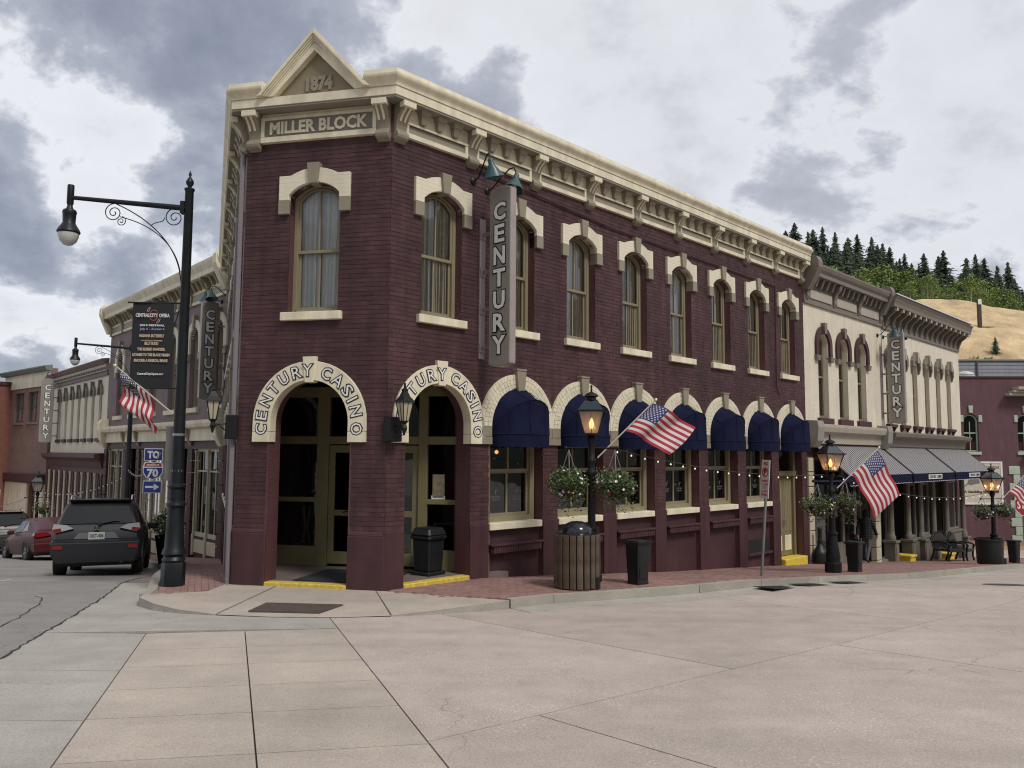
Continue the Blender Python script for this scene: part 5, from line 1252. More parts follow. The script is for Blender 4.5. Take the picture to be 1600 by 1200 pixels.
# striped awnings of the cream buildings
STRIPE = mat('awning_stripes', (.5, .5, .5), .85)
_t = STRIPE.node_tree; _n = _t.nodes; _l = _t.links
_tc = _n.new('ShaderNodeTexCoord'); _s = _n.new('ShaderNodeSeparateXYZ'); _l.new(_tc.outputs['Object'], _s.inputs[0])
_m = _n.new('ShaderNodeMath'); _m.operation = 'MULTIPLY'; _m.inputs[1].default_value = 1 / .18; _l.new(_s.outputs['X'], _m.inputs[0])
_f = _n.new('ShaderNodeMath'); _f.operation = 'FRACT'; _l.new(_m.outputs[0], _f.inputs[0])
_g = _n.new('ShaderNodeMath'); _g.operation = 'GREATER_THAN'; _g.inputs[1].default_value = .52; _l.new(_f.outputs[0], _g.inputs[0])
_x = _n.new('ShaderNodeMix'); _x.data_type = 'RGBA'; _x.inputs['A'].default_value = (.36, .34, .335, 1); _x.inputs['B'].default_value = (.018, .02, .035, 1); _l.new(_g.outputs[0], _x.inputs['Factor']); _l.new(_x.outputs['Result'], _n['Principled BSDF'].inputs['Base Color'])
def striped(s0, s1, lab, text):
    root = thing('striped_awning', lab, 'awning', T(*wr(s0), 0) @ RZ(R(45.5)), 'striped awnings of the cream buildings')
    w = s1 - s0; P = 1.08; zt, zf = 2.58, 1.66
    part('canopy', MB().add([(0, -.03, zt), (w, -.03, zt), (w, -P, zf), (0, -P, zf), (0, -.03, zt - .02), (w, -.03, zt - .02), (w, -P, zf - .02), (0, -P, zf - .02)], [(0, 1, 2, 3), (7, 6, 5, 4)]), STRIPE, root)
    mb = MB(); k = 60; vs = []
    for i in range(k + 1):
        x = w * i / k; vs += [(x, -P, zf), (x, -P - .004 * math.sin(i * 2.2), zf - .28 - .025 * abs(math.sin(i * PI / 3)))]
    mb.add(vs, [(2 * i, 2 * i + 2, 2 * i + 3, 2 * i + 1) for i in range(k)]); part('valance', mb, NAVY, root)
    part('valance_trim', MB().tube([(w * i / k, -P - .006, zf - .28 - .025 * abs(math.sin(i * PI / 3))) for i in range(k + 1)], .007, 4), mat('white_piping', (.6, .6, .6), .7), root)
    for x in (0, w):
        part('side_valance', MB().add([(x, -.03, zf), (x, -P, zf), (x, -P, zf - .28), (x, -.03, zf - .28)], [(0, 1, 2, 3)]), NAVY, root)
        part('awning_rib', MB().tube([(x, -.03, zt), (x, -P, zf), (x, -P, zf - .02), (x, -.03, zf - .02)], .018, 6), INK, root)
    if text:
        lp = part('logo_patch', MB().box(w / 2 - .75, w / 2 + .75, -P - .012, -P - .006, zf - .21, zf - .05), WHITE, root)
        part('lettering', text_mb('CENTURY CASINO', .10, 1.35, bold=.004, M=T(w / 2, -P - .016, zf - .18)), INK, lp, kind='stuff')
striped(15.98, 21.3, 'striped awning nearest the corner building, behind the second gas lamp', False)
striped(21.45, 26.0, 'striped awning in the middle of the three, between the right flag and the benches', True)
striped(26.15, 31.1, 'farthest striped awning, ending beside the gambling board', True)

# ------------------------------------------------------------------ projecting CENTURY signs with their gooseneck lamps
def blade_sign(M, lab, h=3.2, w=.54, flip=1, text_side=-1):
    """local x runs outwards from the wall, local y along the street, z up; face towards -y"""
    root = thing('blade_sign', lab, 'sign', M, 'vertical blade signs on the street fronts')
    d = .075; x0 = .28
    prof = [(x0, 0.02)] + [(x0 + w * i / 8, -.05 * math.sin(PI * i / 8) + .02) for i in range(1, 8)] + [(x0 + w, .02), (x0 + w, h - .02)] + [(x0 + w - w * i / 8, h - .02 + .06 * math.sin(PI * i / 8)) for i in range(1, 8)] + [(x0, h - .02)]
    part('sign_box', MB().prism(prof, -d, d), PINKMETAL, root, bev=.01)
    inner = [(x0 + .025 + (a - x0) * (w - .05) / w, .025 + b * (h - .05) / h) for a, b in prof]
    for s_ in (-1, 1):
        fp = part('sign_face', MB().prism(inner, s_ * (d + .004), s_ * (d - .01)), GREYPAINT, root)
        m1, m2 = MB(), MB(); st = (h - .38) / 7
        for i, ch in enumerate('CENTURY'):
            z = h - .22 - st * (i + 1) + .05
            RT = T(x0 + w / 2, s_ * (d + .010), z) @ (Matrix() if s_ < 0 else RZ(PI))
            ww = {'C': .27, 'E': .22, 'N': .26, 'T': .27, 'U': .26, 'R': .26, 'Y': .28}[ch]
            text_mb(ch, .30, ww, bold=.034, mb=m2, M=RT); text_mb(ch, .30, ww, bold=.012, mb=m1, M=T(0, s_ * .006, 0) @ RT)
        part('lettering', m1, mat('sign_white', (.78, .77, .75), .5), fp, kind='stuff'); part('letter_outline', m2, INK, fp, kind='stuff')
    part('mounting_plate', MB().box(.0, .03, -.07, .07, .15, h - .45), mat('mauve_steel', (.24, .19, .20), .5), root, bev=.004)
    for z in (.35, 1.05, 1.75, 2.45):
        part('bracket_arm', MB().box(.03, .30, -.02, .02, z - .03, z + .03).box(.02, .05, -.06, .06, z - .08, z + .08), mat('mauve_steel', (.24, .19, .20), .5), root)
    return root
def gooseneck(M, lab, sy=-1):
    """arm from the wall along +x, shade pointing down and back towards the sign"""
    root = thing('gooseneck_lamp', lab, 'wall lamp', M, 'gooseneck lamps above the blade signs')
    part('arm', MB().tube([(0, 0, 0), (.14, 0, .02), (.32, sy * .05, .20), (.48, sy * .11, .34), (.56, sy * .14, .35), (.61, sy * .14, .27), (.62, sy * .14, .16)], .014, 7), BLACK, root, smooth=50)
    part('wall_plate', MB().lathe([(.07, 0), (.07, .03), (.03, .05)], 12, M=RY(R(90))), BLACK, root)
    shM = T(.62, sy * .14, .15) @ RX(R(-sy * 16))
    part('shade', MB().lathe([(.035, .08), (.05, .05), (.05, -.02), (.19, -.24), (.20, -.26), (.185, -.255), (.045, -.03), (.04, .0)], 18, M=shM), TEAL, root, smooth=40)
    part('bulb', MB().lathe([(.0, -.2), (.05, -.17), (.055, -.12), (.03, -.05)], 10, M=shM), FROST, root, smooth=60)
SGN = lambda s, z: mbld.matrix_world @ FR @ T(s, 0, z) @ RZ(R(-90))
blade_sign(SGN(2.08, 3.80), 'vertical CENTURY sign on the burgundy wall between the first two upper windows')
gooseneck(SGN(1.84, 7.22), 'teal gooseneck lamp left of the top of the main CENTURY sign', -1)
gooseneck(SGN(2.20, 7.12), 'teal gooseneck lamp right of the top of the main CENTURY sign', 1)
SGA = lambda s, z: T(*wr(s), z) @ RZ(R(-44.5))
blade_sign(SGA(21.75, 3.42), 'vertical CENTURY sign between the two cream buildings')
gooseneck(SGA(21.5, 6.55), 'teal gooseneck lamp left above the sign of the cream buildings', -1)
gooseneck(SGA(22.05, 6.55), 'teal gooseneck lamp right above the sign of the cream buildings', 1)
LB2 = Vector((-9.2, 26)); dL = Vector((-.657, .754))
def lw2(s_, z): q = LB2 + dL * s_; return T(q.x, q.y, z) @ RZ(R(-138.9))
blade_sign(lw2(.55, 3.95), 'vertical CENTURY sign on the mauve building beside the tall street lamp')
gooseneck(lw2(.95, 7.3), 'teal gooseneck lamp left above the sign of the mauve building', 1)
gooseneck(lw2(.15, 7.3), 'teal gooseneck lamp right above the sign of the mauve building', -1)
blade_sign(lw2(24.1, 2.7), 'farthest vertical CENTURY sign, at the left end of the cream terrace', h=3.45, w=.62)
gooseneck(lw2(24.4, 6.2), 'teal gooseneck lamp above the farthest sign', 1)

# wall lanterns beside the entrance
LGL = mat('lantern_pane', (.42, .38, .27), .35)
def wall_lantern(M, lab):
    root = thing('wall_lantern', lab, 'wall lantern', M, 'black wall lanterns at the entrance')
    part('back_box', MB().box(-.12, .12, -.20, 0, -.20, .20), BLACK, root, bev=.01)
    part('arm', MB().tube([(0, -.2, .05), (0, -.40, .05), (0, -.40, .12)], .012, 6).tube([(0, -.2, -.06), (0, -.3, .04), (0, -.40, -.02)], .010, 6), BLACK, root)
    part('lantern_body', MB().frus(-.05, .05, -.45, -.35, .13, -.095, .095, -.495, -.305, .42), LGL, root)
    fr_ = MB()
    for sx in (-1, 1):
        for sy in (-1, 1): fr_.tube([(sx * .052, -.40 + sy * .052, .12), (sx * .098, -.40 + sy * .098, .43)], .009, 4)
    for sx in (-1, 1): fr_.tube([(0, -.40 + sx * .054, .12), (0, -.40 + sx * .099, .43)], .006, 4).tube([(sx * .054, -.40, .12), (sx * .099, -.40, .43)], .006, 4)
    part('lantern_frame', fr_, BLACK, root, kind='stuff')
    part('roof', MB().lathe([(.165, .42), (.155, .45), (.09, .52), (.05, .60), (.055, .63), (.02, .66), (.015, .74)], 4, M=T(0, -.40, 0), sq=True), BLACK, root)
    part('foot', MB().lathe([(.015, -.1), (.03, -.03), (.05, .02), (.03, .08), (.075, .13)], 8, M=T(0, -.40, 0)), BLACK, root)
wall_lantern(mbld.matrix_world @ FR @ T(.05, 0, 2.62), 'black wall lantern on the corner pier, in front of the second CASINO arch')
wall_lantern(mbld.matrix_world @ FL @ T(LL - .05, 0, 2.66), 'black wall lantern on the left edge of the corner building')

# ------------------------------------------------------------------ tall street lamps with scrollwork
def spiral(cx, cz, r0, r1, a0, turns, n=40):
    return [(cx + (r0 + (r1 - r0) * i / n) * math.cos(R(a0) + 2 * PI * turns * i / n), 0, cz + (r0 + (r1 - r0) * i / n) * math.sin(R(a0) + 2 * PI * turns * i / n)) for i in range(n + 1)]
def bez(p0, p1, p2, p3, n=18):
    o = []
    for i in range(n + 1):
        t = i / n; o.append(tuple((1 - t) ** 3 * a + 3 * t * (1 - t) ** 2 * b + 3 * t * t * (1 - t) * c + t ** 3 * d for a, b, c, d in zip(p0, p1, p2, p3)))
    return o
def street_lamp(M, lab, H_=6.7, arm=1.98, base=True):
    root = thing('street_lamp', lab, 'street lamp', M, 'tall black street lamps')
    part('post', MB().lathe([(.105, 1.3), (.10, 1.9), (.085, 3.5), (.07, H_ - .02), (.085, H_), (.085, H_ + .03)], 16), IRON, root, smooth=40)
    part('base', MB().lathe([(.19, 0), (.19, .36), (.175, .38)], 8, sq=True).lathe([(.165, .38), (.185, .42), (.165, .46), (.15, .48), (.19, .52), (.175, .58), (.155, .62), (.14, .95), (.125, 1.15), (.118, 1.28), (.16, 1.31), (.15, 1.35), (.115, 1.38), (.112, 1.58), (.15, 1.61), (.145, 1.64), (.108, 1.67)], 16), IRON, root, smooth=35)
    part('finial', MB().lathe([(.03, H_ + .03), (.03, H_ + .06), (.065, H_ + .12), (.065, H_ + .16), (.03, H_ + .22), (.015, H_ + .24), (.028, H_ + .28), (.0, H_ + .36)], 12), IRON, root, smooth=60)
    za = H_ - .32
    part('arm', MB().tube([(.05, 0, za), (-arm, 0, za + .16)], [.05, .035], 10).box(-.13, -.06, -.06, .06, za - .09, za + .12), IRON, root)
    sc_ = MB()
    sc_.tube(bez((-.10, 0, za - 1.15), (-.16, 0, za - .75), (-.5, 0, za - .25), (-1.22, 0, za + .06)), .010, 5)
    sc_.tube(bez((-.10, 0, za - 1.10), (-.2, 0, za - .6), (-.62, 0, za - .28), (-1.15, 0, za - .16)), .009, 5)
    sc_.tube(bez((-.10, 0, za - 1.15), (-.05, 0, za - 1.4), (-.05, 0, za - 1.6), (-.12, 0, za - 1.9)), .010, 5)
    sc_.tube(bez((-.12, 0, za - 1.9), (-.2, 0, za - 2.15), (-.28, 0, za - 2.2), (-.2, 0, za - 2.3)), .008, 5)
    sc_.tube(spiral(-1.26, za - .09, .16, .02, 85, 1.9), .009, 5).tube(spiral(-1.13, za - .24, .085, .012, 80, -1.7), .008, 5)
    sc_.tube(spiral(-.23, za - .16, .17, .02, 80, 1.8), .009, 5).tube(spiral(-.36, za - 1.72, .16, .02, -30, -1.9), .009, 5)
    sc_.tube(bez((-.62, 0, za - .3), (-.5, 0, za - .2), (-.42, 0, za - .28), (-.40, 0, za - .16)), .008, 5)
    part('scrollwork', sc_, IRON, root, kind='stuff', smooth=60)
    Mh = T(-arm - .02, 0, za + .16)
    part('lamp_hood', MB().lathe([(.05, .22), (.055, .20), (.055, -.10), (.04, -.14), (.06, -.2), (.10, -.22), (.115, -.26), (.105, -.30), (.10, -.44), (.12, -.48), (.17, -.56), (.185, -.60), (.175, -.62)], 18, M=Mh), IRON, root, smooth=35)
    part('lamp_bowl', MB().lathe([(.165, -.625), (.16, -.68), (.13, -.76), (.07, -.82), (.0, -.84)], 18, M=Mh), FROST, root, smooth=60)
    return root
lampL = street_lamp(T(-5.56, 13.4, gs(13.4)) @ RZ(R(2)), 'tall black street lamp with scrolled arm carrying the opera banner at the corner kerb', H_=6.66)
lampF = street_lamp(T(-14.3, 30.0, gs(30.0)) @ RZ(R(4)), 'farther tall street lamp, its post behind the left flag', H_=8.0, arm=2.1)
# grey sign seen from behind, strapped to the near lamp
gsn = thing('sign_back', 'grey back of a road sign strapped to the near street lamp post', 'sign', T(-5.67, 13.50, 0))
part('sign_plate', MB().box(-.16, .09, -.005, .005, 1.75, 2.66), mat('dull_aluminium', (.20, .19, .175), .5, metal=.2, var=.15), gsn, RZ(R(-8)))
part('strap', MB().lathe([(.10, 2.5), (.10, 2.54)], 12, M=T(.11, -.1, 0)).lathe([(.10, 1.9), (.10, 1.94)], 12, M=T(.11, -.1, 0)), SILVER, gsn, kind='stuff')
# opera banner
BAN = T(-5.62, 13.33, 3.30) @ RZ(R(4))
bn = thing('banner', 'black opera festival banner hanging from the near street lamp', 'banner', BAN, None)
mb = MB(); vs = []; nx, nz = 10, 16; BW, BH = .68, 1.42
for i in range(nx + 1):
    for j in range(nz + 1): vs.append((-.08 - BW * i / nx, .015 * math.sin(i * .55 + j * .2), BH * j / nz))
mb.add(vs, [(i * (nz + 1) + j, (i + 1) * (nz + 1) + j, (i + 1) * (nz + 1) + j + 1, i * (nz + 1) + j + 1) for i in range(nx) for j in range(nz)])
cl_ = part('banner_cloth', mb, mat('black_vinyl', (.012, .013, .016), .55), bn, smooth=60)
part('banner_rod', MB().tube([(.08, 0, BH + .01), (-.84, 0, BH + .01)], .014, 6), IRON, bn); part('banner_rod', MB().tube([(.08, 0, -.01), (-.80, 0, -.01)], .014, 6), IRON, bn)
cxb = -.08 - BW / 2
def bt(t, z, h, w, m, bold=.002): part('lettering', text_mb(t, h, w, bold=bold, depth=.002, M=T(cxb, -.022, z)), m, cl_, kind='stuff')
PW = mat('print_white', (.62, .62, .62), .6); PB = mat('print_blue', (.20, .27, .42), .6); PT = mat('print_tan', (.46, .36, .27), .6); PR_ = mat('print_red', (.40, .07, .06), .6)
part('lettering', text_mb('CENTRAL', .058, .22, bold=.003, depth=.002, M=T(cxb - .165, -.022, 1.185)), PW, cl_, kind='stuff')
part('lettering', text_mb('CITY', .058, .12, bold=.003, depth=.002, M=T(cxb + .015, -.024, 1.185)), PW, cl_, kind='stuff')
part('lettering', text_mb('OPERA', .058, .17, bold=.003, depth=.002, M=T(cxb + .19, -.022, 1.185)), PW, cl_, kind='stuff')
part('emblem', MB().band(arc(cxb + .015, 1.215, .062, 0, 360, 24, .082), arc(cxb + .015, 1.215, .074, 0, 360, 24, .094), -.023, -.021), PR_, cl_)
for k in range(2):
    part('emblem', MB().tube([(cxb - .07 - .025 * k, -.022, 1.27), (cxb - .055 - .025 * k, -.022, 1.32), (cxb - .035 - .02 * k, -.022, 1.35)], .003, 4), PW, cl_)
    part('emblem', MB().tube([(cxb + .10 + .025 * k, -.022, 1.16), (cxb + .085 + .025 * k, -.022, 1.11), (cxb + .065 + .02 * k, -.022, 1.08)], .003, 4), PW, cl_)
bt('2019 FESTIVAL', 1.03, .028, .40, PW); bt('July 6 - August 6', .955, .045, .40, PB); bt('MADAMA BUTTERFLY', .845, .045, .40, PT, .004); bt('COLORADO PREMIERE', .775, .020, .35, PT, .001)
bt('BILLY BUDD', .715, .045, .22, PT, .004); bt('THE BLESSED DAMOZEL', .62, .042, .45, PT, .004); bt('LITANIES TO THE BLACK VIRGIN', .525, .042, .60, PT, .004); bt('ENCORE: A MUSICAL REVUE', .43, .042, .54, PT, .004); bt('CentralCityOpera.org', .20, .045, .42, PW, .002)

# ------------------------------------------------------------------ gas lamps with flower baskets
LEAF = mat('petunia_leaf', (.085, .125, .042), .6, island=.55)
FLW = [mat('white_petal', (.75, .74, .74), .6), mat('red_petal', (.40, .03, .05), .6), mat('yellow_petal', (.70, .62, .16), .6), mat('violet_petal', (.12, .05, .30), .6), mat('lilac_petal', (.48, .40, .60), .6), mat('pink_petal', (.62, .25, .30), .6)]
def leaves(mb, n, rx, rz, rnd, size=.045, trail=.25, c=(0, 0, 0), rx2=None):
    for i in range(n):
        while True:
            x, y, z = (rnd.uniform(-1, 1) for _ in range(3))
            d = x * x + y * y + z * z
            if .12 < d < 1: break
        lump = 1 + .28 * noise.noise(Vector((x * 2.2, y * 2.2, z * 2.2 + n * .01)))
        if z < 0: x *= 1 - .25 * abs(z); y *= 1 - .25 * abs(z)
        px, py, pz = x * rx * lump + c[0], y * rx * lump + c[1], z * rz * lump - (trail * rnd.random() ** 2 if rnd.random() < .30 else 0) + c[2]
        s = size * rnd.uniform(.6, 1.3); E = Euler((rnd.uniform(-1.2, 1.2), rnd.uniform(-1.2, 1.2), rnd.uniform(0, 6.28))).to_matrix().to_4x4()
        mb.add([(-s * .35, 0, 0), (0, -s * .6, s * .08), (s * .35, 0, 0), (0, s * .7, s * .1)], [(0, 1, 2, 3)], 0, T(px, py, pz) @ E)
def flowers(mbs, n, rx, rz, rnd, weights, size=.023, c=(0, 0, 0)):
    for i in range(n):
        a, u = rnd.uniform(0, 6.28), rnd.uniform(-.75, .95); rr = math.sqrt(1 - u * u)
        v = Vector((rr * math.cos(a) * rx, rr * math.sin(a) * rx, u * rz)) * rnd.uniform(.95, 1.15) + Vector(c)
        k = rnd.choices(range(6), weights)[0]; nrm = Vector((rr * math.cos(a), rr * math.sin(a), u + .3)).to_track_quat('Z', 'Y').to_matrix().to_4x4(); s = size * rnd.uniform(.7, 1.3)
        mbs.add([(0, 0, -.004)] + [(s * (1 if j % 2 else .72) * math.cos(j * PI / 5), s * (1 if j % 2 else .72) * math.sin(j * PI / 5), .008) for j in range(10)], [(0, j + 1, (j + 1) % 10 + 1) for j in range(10)], k, T(*v) @ nrm)
def basket(M, lab, seed, weights, rx=.37, rz=.28, hook=.58, n=2600, fl=34):
    root = thing('flower_basket', lab, 'hanging basket', M, 'hanging flower baskets on the gas lamps'); rnd = random.Random(seed)
    part('bowl', MB().lathe([(.05, -.26), (.16, -.20), (.22, -.06), (.23, 0)], 14), mat('moss_liner', (.05, .04, .02), .9), root, smooth=60)
    ch = MB()
    for k in range(3):
        a = 2 * PI * k / 3 + .5; ch.tube([(.22 * math.cos(a), .22 * math.sin(a), 0), (0, 0, hook)], .006, 4)
    part('chain', ch, mat('pale_wire', (.35, .34, .33), .5), root, kind='stuff')
    mb = MB(); leaves(mb, n // 2, rx, rz, rnd, c=(-.05, 0, .02)); leaves(mb, n // 3, rx * .75, rz * .8, rnd, c=(rnd.uniform(.08, .16), rnd.uniform(-.08, .08), -.05), trail=.4); leaves(mb, n // 6, rx * 1.15, rz * .45, rnd, trail=.45); part('foliage', mb, LEAF, root)
    mb = MB(); flowers(mb, fl, rx, rz, rnd, weights); part('blossom', mb, FLW, root, kind='stuff')
def gas_lamp(M, lab, H_=3.38, bars=True, lit=True, base=True):
    root = thing('gas_lamp', lab, 'gas lamp', M, 'black gas lamps along the pavement')
    zl = H_ - .80
    part('post', MB().lathe([(.075, .9), (.07, 1.0), (.062, zl - .75), (.085, zl - .70), (.085, zl - .66), (.06, zl - .62), (.06, zl - .52), (.08, zl - .48), (.08, zl - .45), (.05, zl - .40), (.045, zl - .2), (.075, zl - .12), (.09, zl - .08), (.05, zl - .03), (.12, zl)], 14), BLACK, root, smooth=35)
    part('base', MB().lathe([(.19, 0), (.19, .22), (.165, .24)], 8, sq=True).lathe([(.16, .24), (.165, .36), (.13, .60), (.10, .85), (.12, .88), (.12, .92), (.09, .94)], 14), BLACK, root, smooth=35)
    part('glass', MB().frus(-.11, .11, -.11, .11, zl + .02, -.215, .215, -.215, .215, zl + .40), LAMPGLASS, root)
    fr_ = MB()
    for sx in (-1, 1):
        for sy in (-1, 1):
            fr_.tube([(sx * .115, sy * .115, zl), (sx * .225, sy * .225, zl + .41)], .012, 4); fr_.tube([(sx * .225, sy * .225, zl + .42), (sx * .10, sy * .10, zl + .60)], .011, 4)
    for s_ in (-1, 1): fr_.tube([(s_ * .11, 0, zl + .01), (s_ * .215, 0, zl + .41)], .005, 4); fr_.tube([(0, s_ * .11, zl + .01), (0, s_ * .215, zl + .41)], .005, 4)
    fr_.box(-.26, .26, -.26, .26, zl + .395, zl + .425).box(-.13, .13, -.13, .13, zl - .01, zl + .02)
    part('lantern_frame', fr_, BLACK, root)
    part('roof_glass', MB().frus(-.225, .225, -.225, .225, zl + .43, -.10, .10, -.10, .10, zl + .60), glass_mat('smoked_roof_glass', (.25, .25, .25), .10, .08), root)
    part('chimney', MB().lathe([(.12, zl + .60), (.09, zl + .62), (.08, zl + .66), (.13, zl + .68), (.10, zl + .72), (.02, zl + .76), (.014, zl + .84), (.024, zl + .86), (.0, zl + .89)], 12), BLACK, root, smooth=40)
    if lit:
        part('flame', MB().lathe([(.015, zl + .10), (.045, zl + .16), (.042, zl + .20), (.018, zl + .27), (.0, zl + .30)], 10), FLAME, root, smooth=60)
        ld = bpy.data.lights.new('flame_light', 'POINT'); ld.energy = 2.6; ld.color = (1, .66, .36); ld.shadow_soft_size = .06
        lo = bpy.data.objects.new('flame_light', ld); COL.objects.link(lo); lo.parent = root; lo.location = (0, 0, zl + .2)
    part('burner', MB().tube([(0, 0, zl), (0, 0, zl + .1)], .012, 6), BLACK, root)
    if bars: part('crossbar', MB().tube([(-.46, 0, zl - .24), (.46, 0, zl - .24)], .014, 6).lathe([(.022, -.03), (.03, 0), (.022, .03)], 8, M=T(-.46, 0, zl - .24)).lathe([(.022, -.03), (.03, 0), (.022, .03)], 8, M=T(.46, 0, zl - .24)), BLACK, root)
    return root
gas_lamp(T(1.42, 14.25, gs(14.25)) @ RZ(R(-8)), 'lit gas lamp with flower baskets behind the slatted wooden bin', 3.36)
gas_lamp(T(7.62, 19.2, gs(19.2)) @ RZ(R(10)), 'lit gas lamp with flower baskets in front of the striped awning', 3.17)
gas_lamp(T(15.36, 25.75, gs(25.7)) @ RZ(R(15)), 'lit gas lamp rising from the black planter tub at the right', 3.08)
gas_lamp(T(-19.9, 33.9, gs(33.9)) @ RZ(R(20)), 'unlit gas lamp far down the left street above the parked cars', 3.28, lit=False)
basket(T(1.02, 14.28, 1.74), 'hanging flower basket left of the pole of the lamp behind the slatted bin', 1, (6, 2, 3, 0, 1, 2))
basket(T(1.83, 14.20, 1.74), 'hanging flower basket right of the pole of the lamp behind the slatted bin', 2, (6, 3, 1, 0, 2, 1))
basket(T(7.28, 19.15, 1.08), 'hanging flower basket left of the pole of the lamp before the striped awning', 3, (5, 0, 3, 1, 1, 0), hook=.5, n=1500, fl=30)
basket(T(8.0, 19.28, 1.15), 'purple and white hanging basket right of the pole before the striped awning', 4, (3, 0, 0, 5, 2, 0), .30, .24, hook=.5, n=1200, fl=36)
basket(T(14.98, 25.65, .52), 'hanging flower basket left of the lamp in the planter tub', 5, (3, 0, 0, 1, 4, 0), .30, .24, .5, 1000, 40)
basket(T(15.78, 25.85, .58), 'lilac hanging flower basket right of the lamp in the planter tub', 6, (1, 0, 0, 2, 6, 0), .30, .24, .5, 1000, 45)
basket(T(-19.6, 33.85, -.15), 'small flower basket on the far left gas lamp', 7, (4, 0, 2, 0, 0, 0), .38, .26, .5, 700, 40)

# ------------------------------------------------------------------ flags
FRED = mat('flag_red', (.36, .025, .04), .8); FWH = mat('flag_white', (.62, .58, .57), .8); FBL = mat('flag_blue', (.035, .045, .16), .8)
def flag(P0_, P1, fly, hoist, lab, droop=(0, 0, -.3), wave=.05, top=.06, nu=36, ph=0.0, fold=1.0):
    """pole from P0_ to P1; the cloth hangs from the upper part of the pole and flies along `fly`"""
    P0_, P1, fly, droop = Vector(P0_), Vector(P1), Vector(fly), Vector(droop)
    root = thing('flag', lab, 'flag', T(*P0_), 'national flags on slanted poles')
    d = (P1 - P0_).normalized(); o = P1 - P0_
    part('pole', MB().tube([(0, 0, 0), o], .013, 8), mat('flag_pole', (.45, .42, .38), .4), root)
    part('finial', MB().lathe([(.012, 0), (.03, .02), (.03, .05), (.0, .075)], 10, M=T(*o) @ d.to_track_quat('Z', 'Y').to_matrix().to_4x4()), mat('gilt', (.75, .65, .4), .3, metal=.6), root, smooth=60)
    nv = 13; nrm = d.cross(fly).normalized()
    def pt(u, v):
        b = o - d * (top + hoist * v); w = math.sin(u * 9 + v * 2.2 + ph) * wave * u ** .6 + math.sin(u * 17 - v * 3 + ph * 2) * wave * .3 * u
        return b + fly * u * fold + droop * (u ** 1.6) + nrm * w + d * (.03 * math.sin(u * 7 + ph) * u)
    mb = MB(); vs = [pt(i / nu, j / nv) for i in range(nu + 1) for j in range(nv + 1)]; fs = []; mi = []
    for i in range(nu):
        for j in range(nv):
            fs.append((i * (nv + 1) + j, (i + 1) * (nv + 1) + j, (i + 1) * (nv + 1) + j + 1, i * (nv + 1) + j + 1)); mi.append(2 if (i < nu * .4 and j < 7) else (0 if j % 2 == 0 else 1))
    mb.v = [tuple(q) for q in vs]; mb.f = fs; mb.mi = mi
    c = part('flag_cloth', mb, [FRED, FWH, FBL], root, smooth=60)
    st = MB()
    for r_ in range(9):
        for k in range(6 if r_ % 2 == 0 else 5):
            u = (.033 + .0667 * k + (.033 if r_ % 2 else 0)); v = (r_ + 1) / 10 * 7 / 13
            q = pt(u, v); a = (pt(u + .01, v) - q).normalized(); b = (pt(u, v + .01) - q).normalized(); n_ = a.cross(b).normalized(); s_ = hoist * .026
            for sg in (-1, 1):
                st.add([q + n_ * sg * .004] + [q + n_ * sg * .004 + (a * math.cos(t * PI / 5) + b * math.sin(t * PI / 5)) * s_ * (1 if t % 2 else .5) for t in range(10)], [(0, t + 1, (t + 1) % 10 + 1) for t in range(10)])
    part('flag_stars', st, FWH, c, kind='stuff')
flag((1.52, 14.2, 2.18), (2.56, 14.35, 3.20), (.70, .25, .02), .72, 'middle flag waving to the right from the lamp behind the slatted bin', (0.10, 0, -.45), .095, ph=.5)
flag((7.74, 19.15, 1.48), (8.84, 19.35, 2.43), (.62, .15, -.45), .90, 'flag hanging steeply from the lamp in front of the striped awning', (-.05, 0, -.62), .04, ph=2.0)
flag((15.5, 25.65, .80), (16.55, 25.9, 1.72), (.8, .2, -.3), .85, 'flag cut off by the right edge of the photo', (0, 0, -.4), .05, ph=1.0)
flag((-5.62, 13.28, 2.86), (-6.60, 13.28, 3.64), (-.02, .10, -.50), .72, 'folded striped flag hanging from the near street lamp below the banner', (.05, 0, -.14), .085, top=.08, ph=.3)

# ------------------------------------------------------------------ bins, posts and signs
WOOD = mat('weathered_slat', (.078, .054, .037), .75, var=.35, vscale=5, obj=.25, bump=.3, bscale=25, stain=.25)
sb_ = thing('litter_bin', 'round litter bin of brown vertical wooden slats with a black dome lid', 'litter bin', T(1.10, 13.5, gs(13.5)))
SL = MB().box(-.049, .049, -.385, -.355, .02, .88).mesh('slat', WOOD, bev=.006)
for i in range(20): inst('slat', SL, sb_, RZ(2 * PI * i / 20 + .05))
part('liner', MB().lathe([(.34, .0), (.35, .03), (.35, .86), (.30, .87)], 24), INK, sb_, smooth=40)
part('lid', MB().lathe([(.375, .87), (.375, .89), (.30, .90), (.26, .90), (.245, .97), (.19, 1.04), (.10, 1.08), (.0, 1.09)], 24), mat('glossy_black_plastic', (.012, .014, .02), .18), sb_, smooth=40)
part('foot', MB().box(.33, .40, -.14, .0, .0, .2), INK, sb_, RZ(R(-20)))
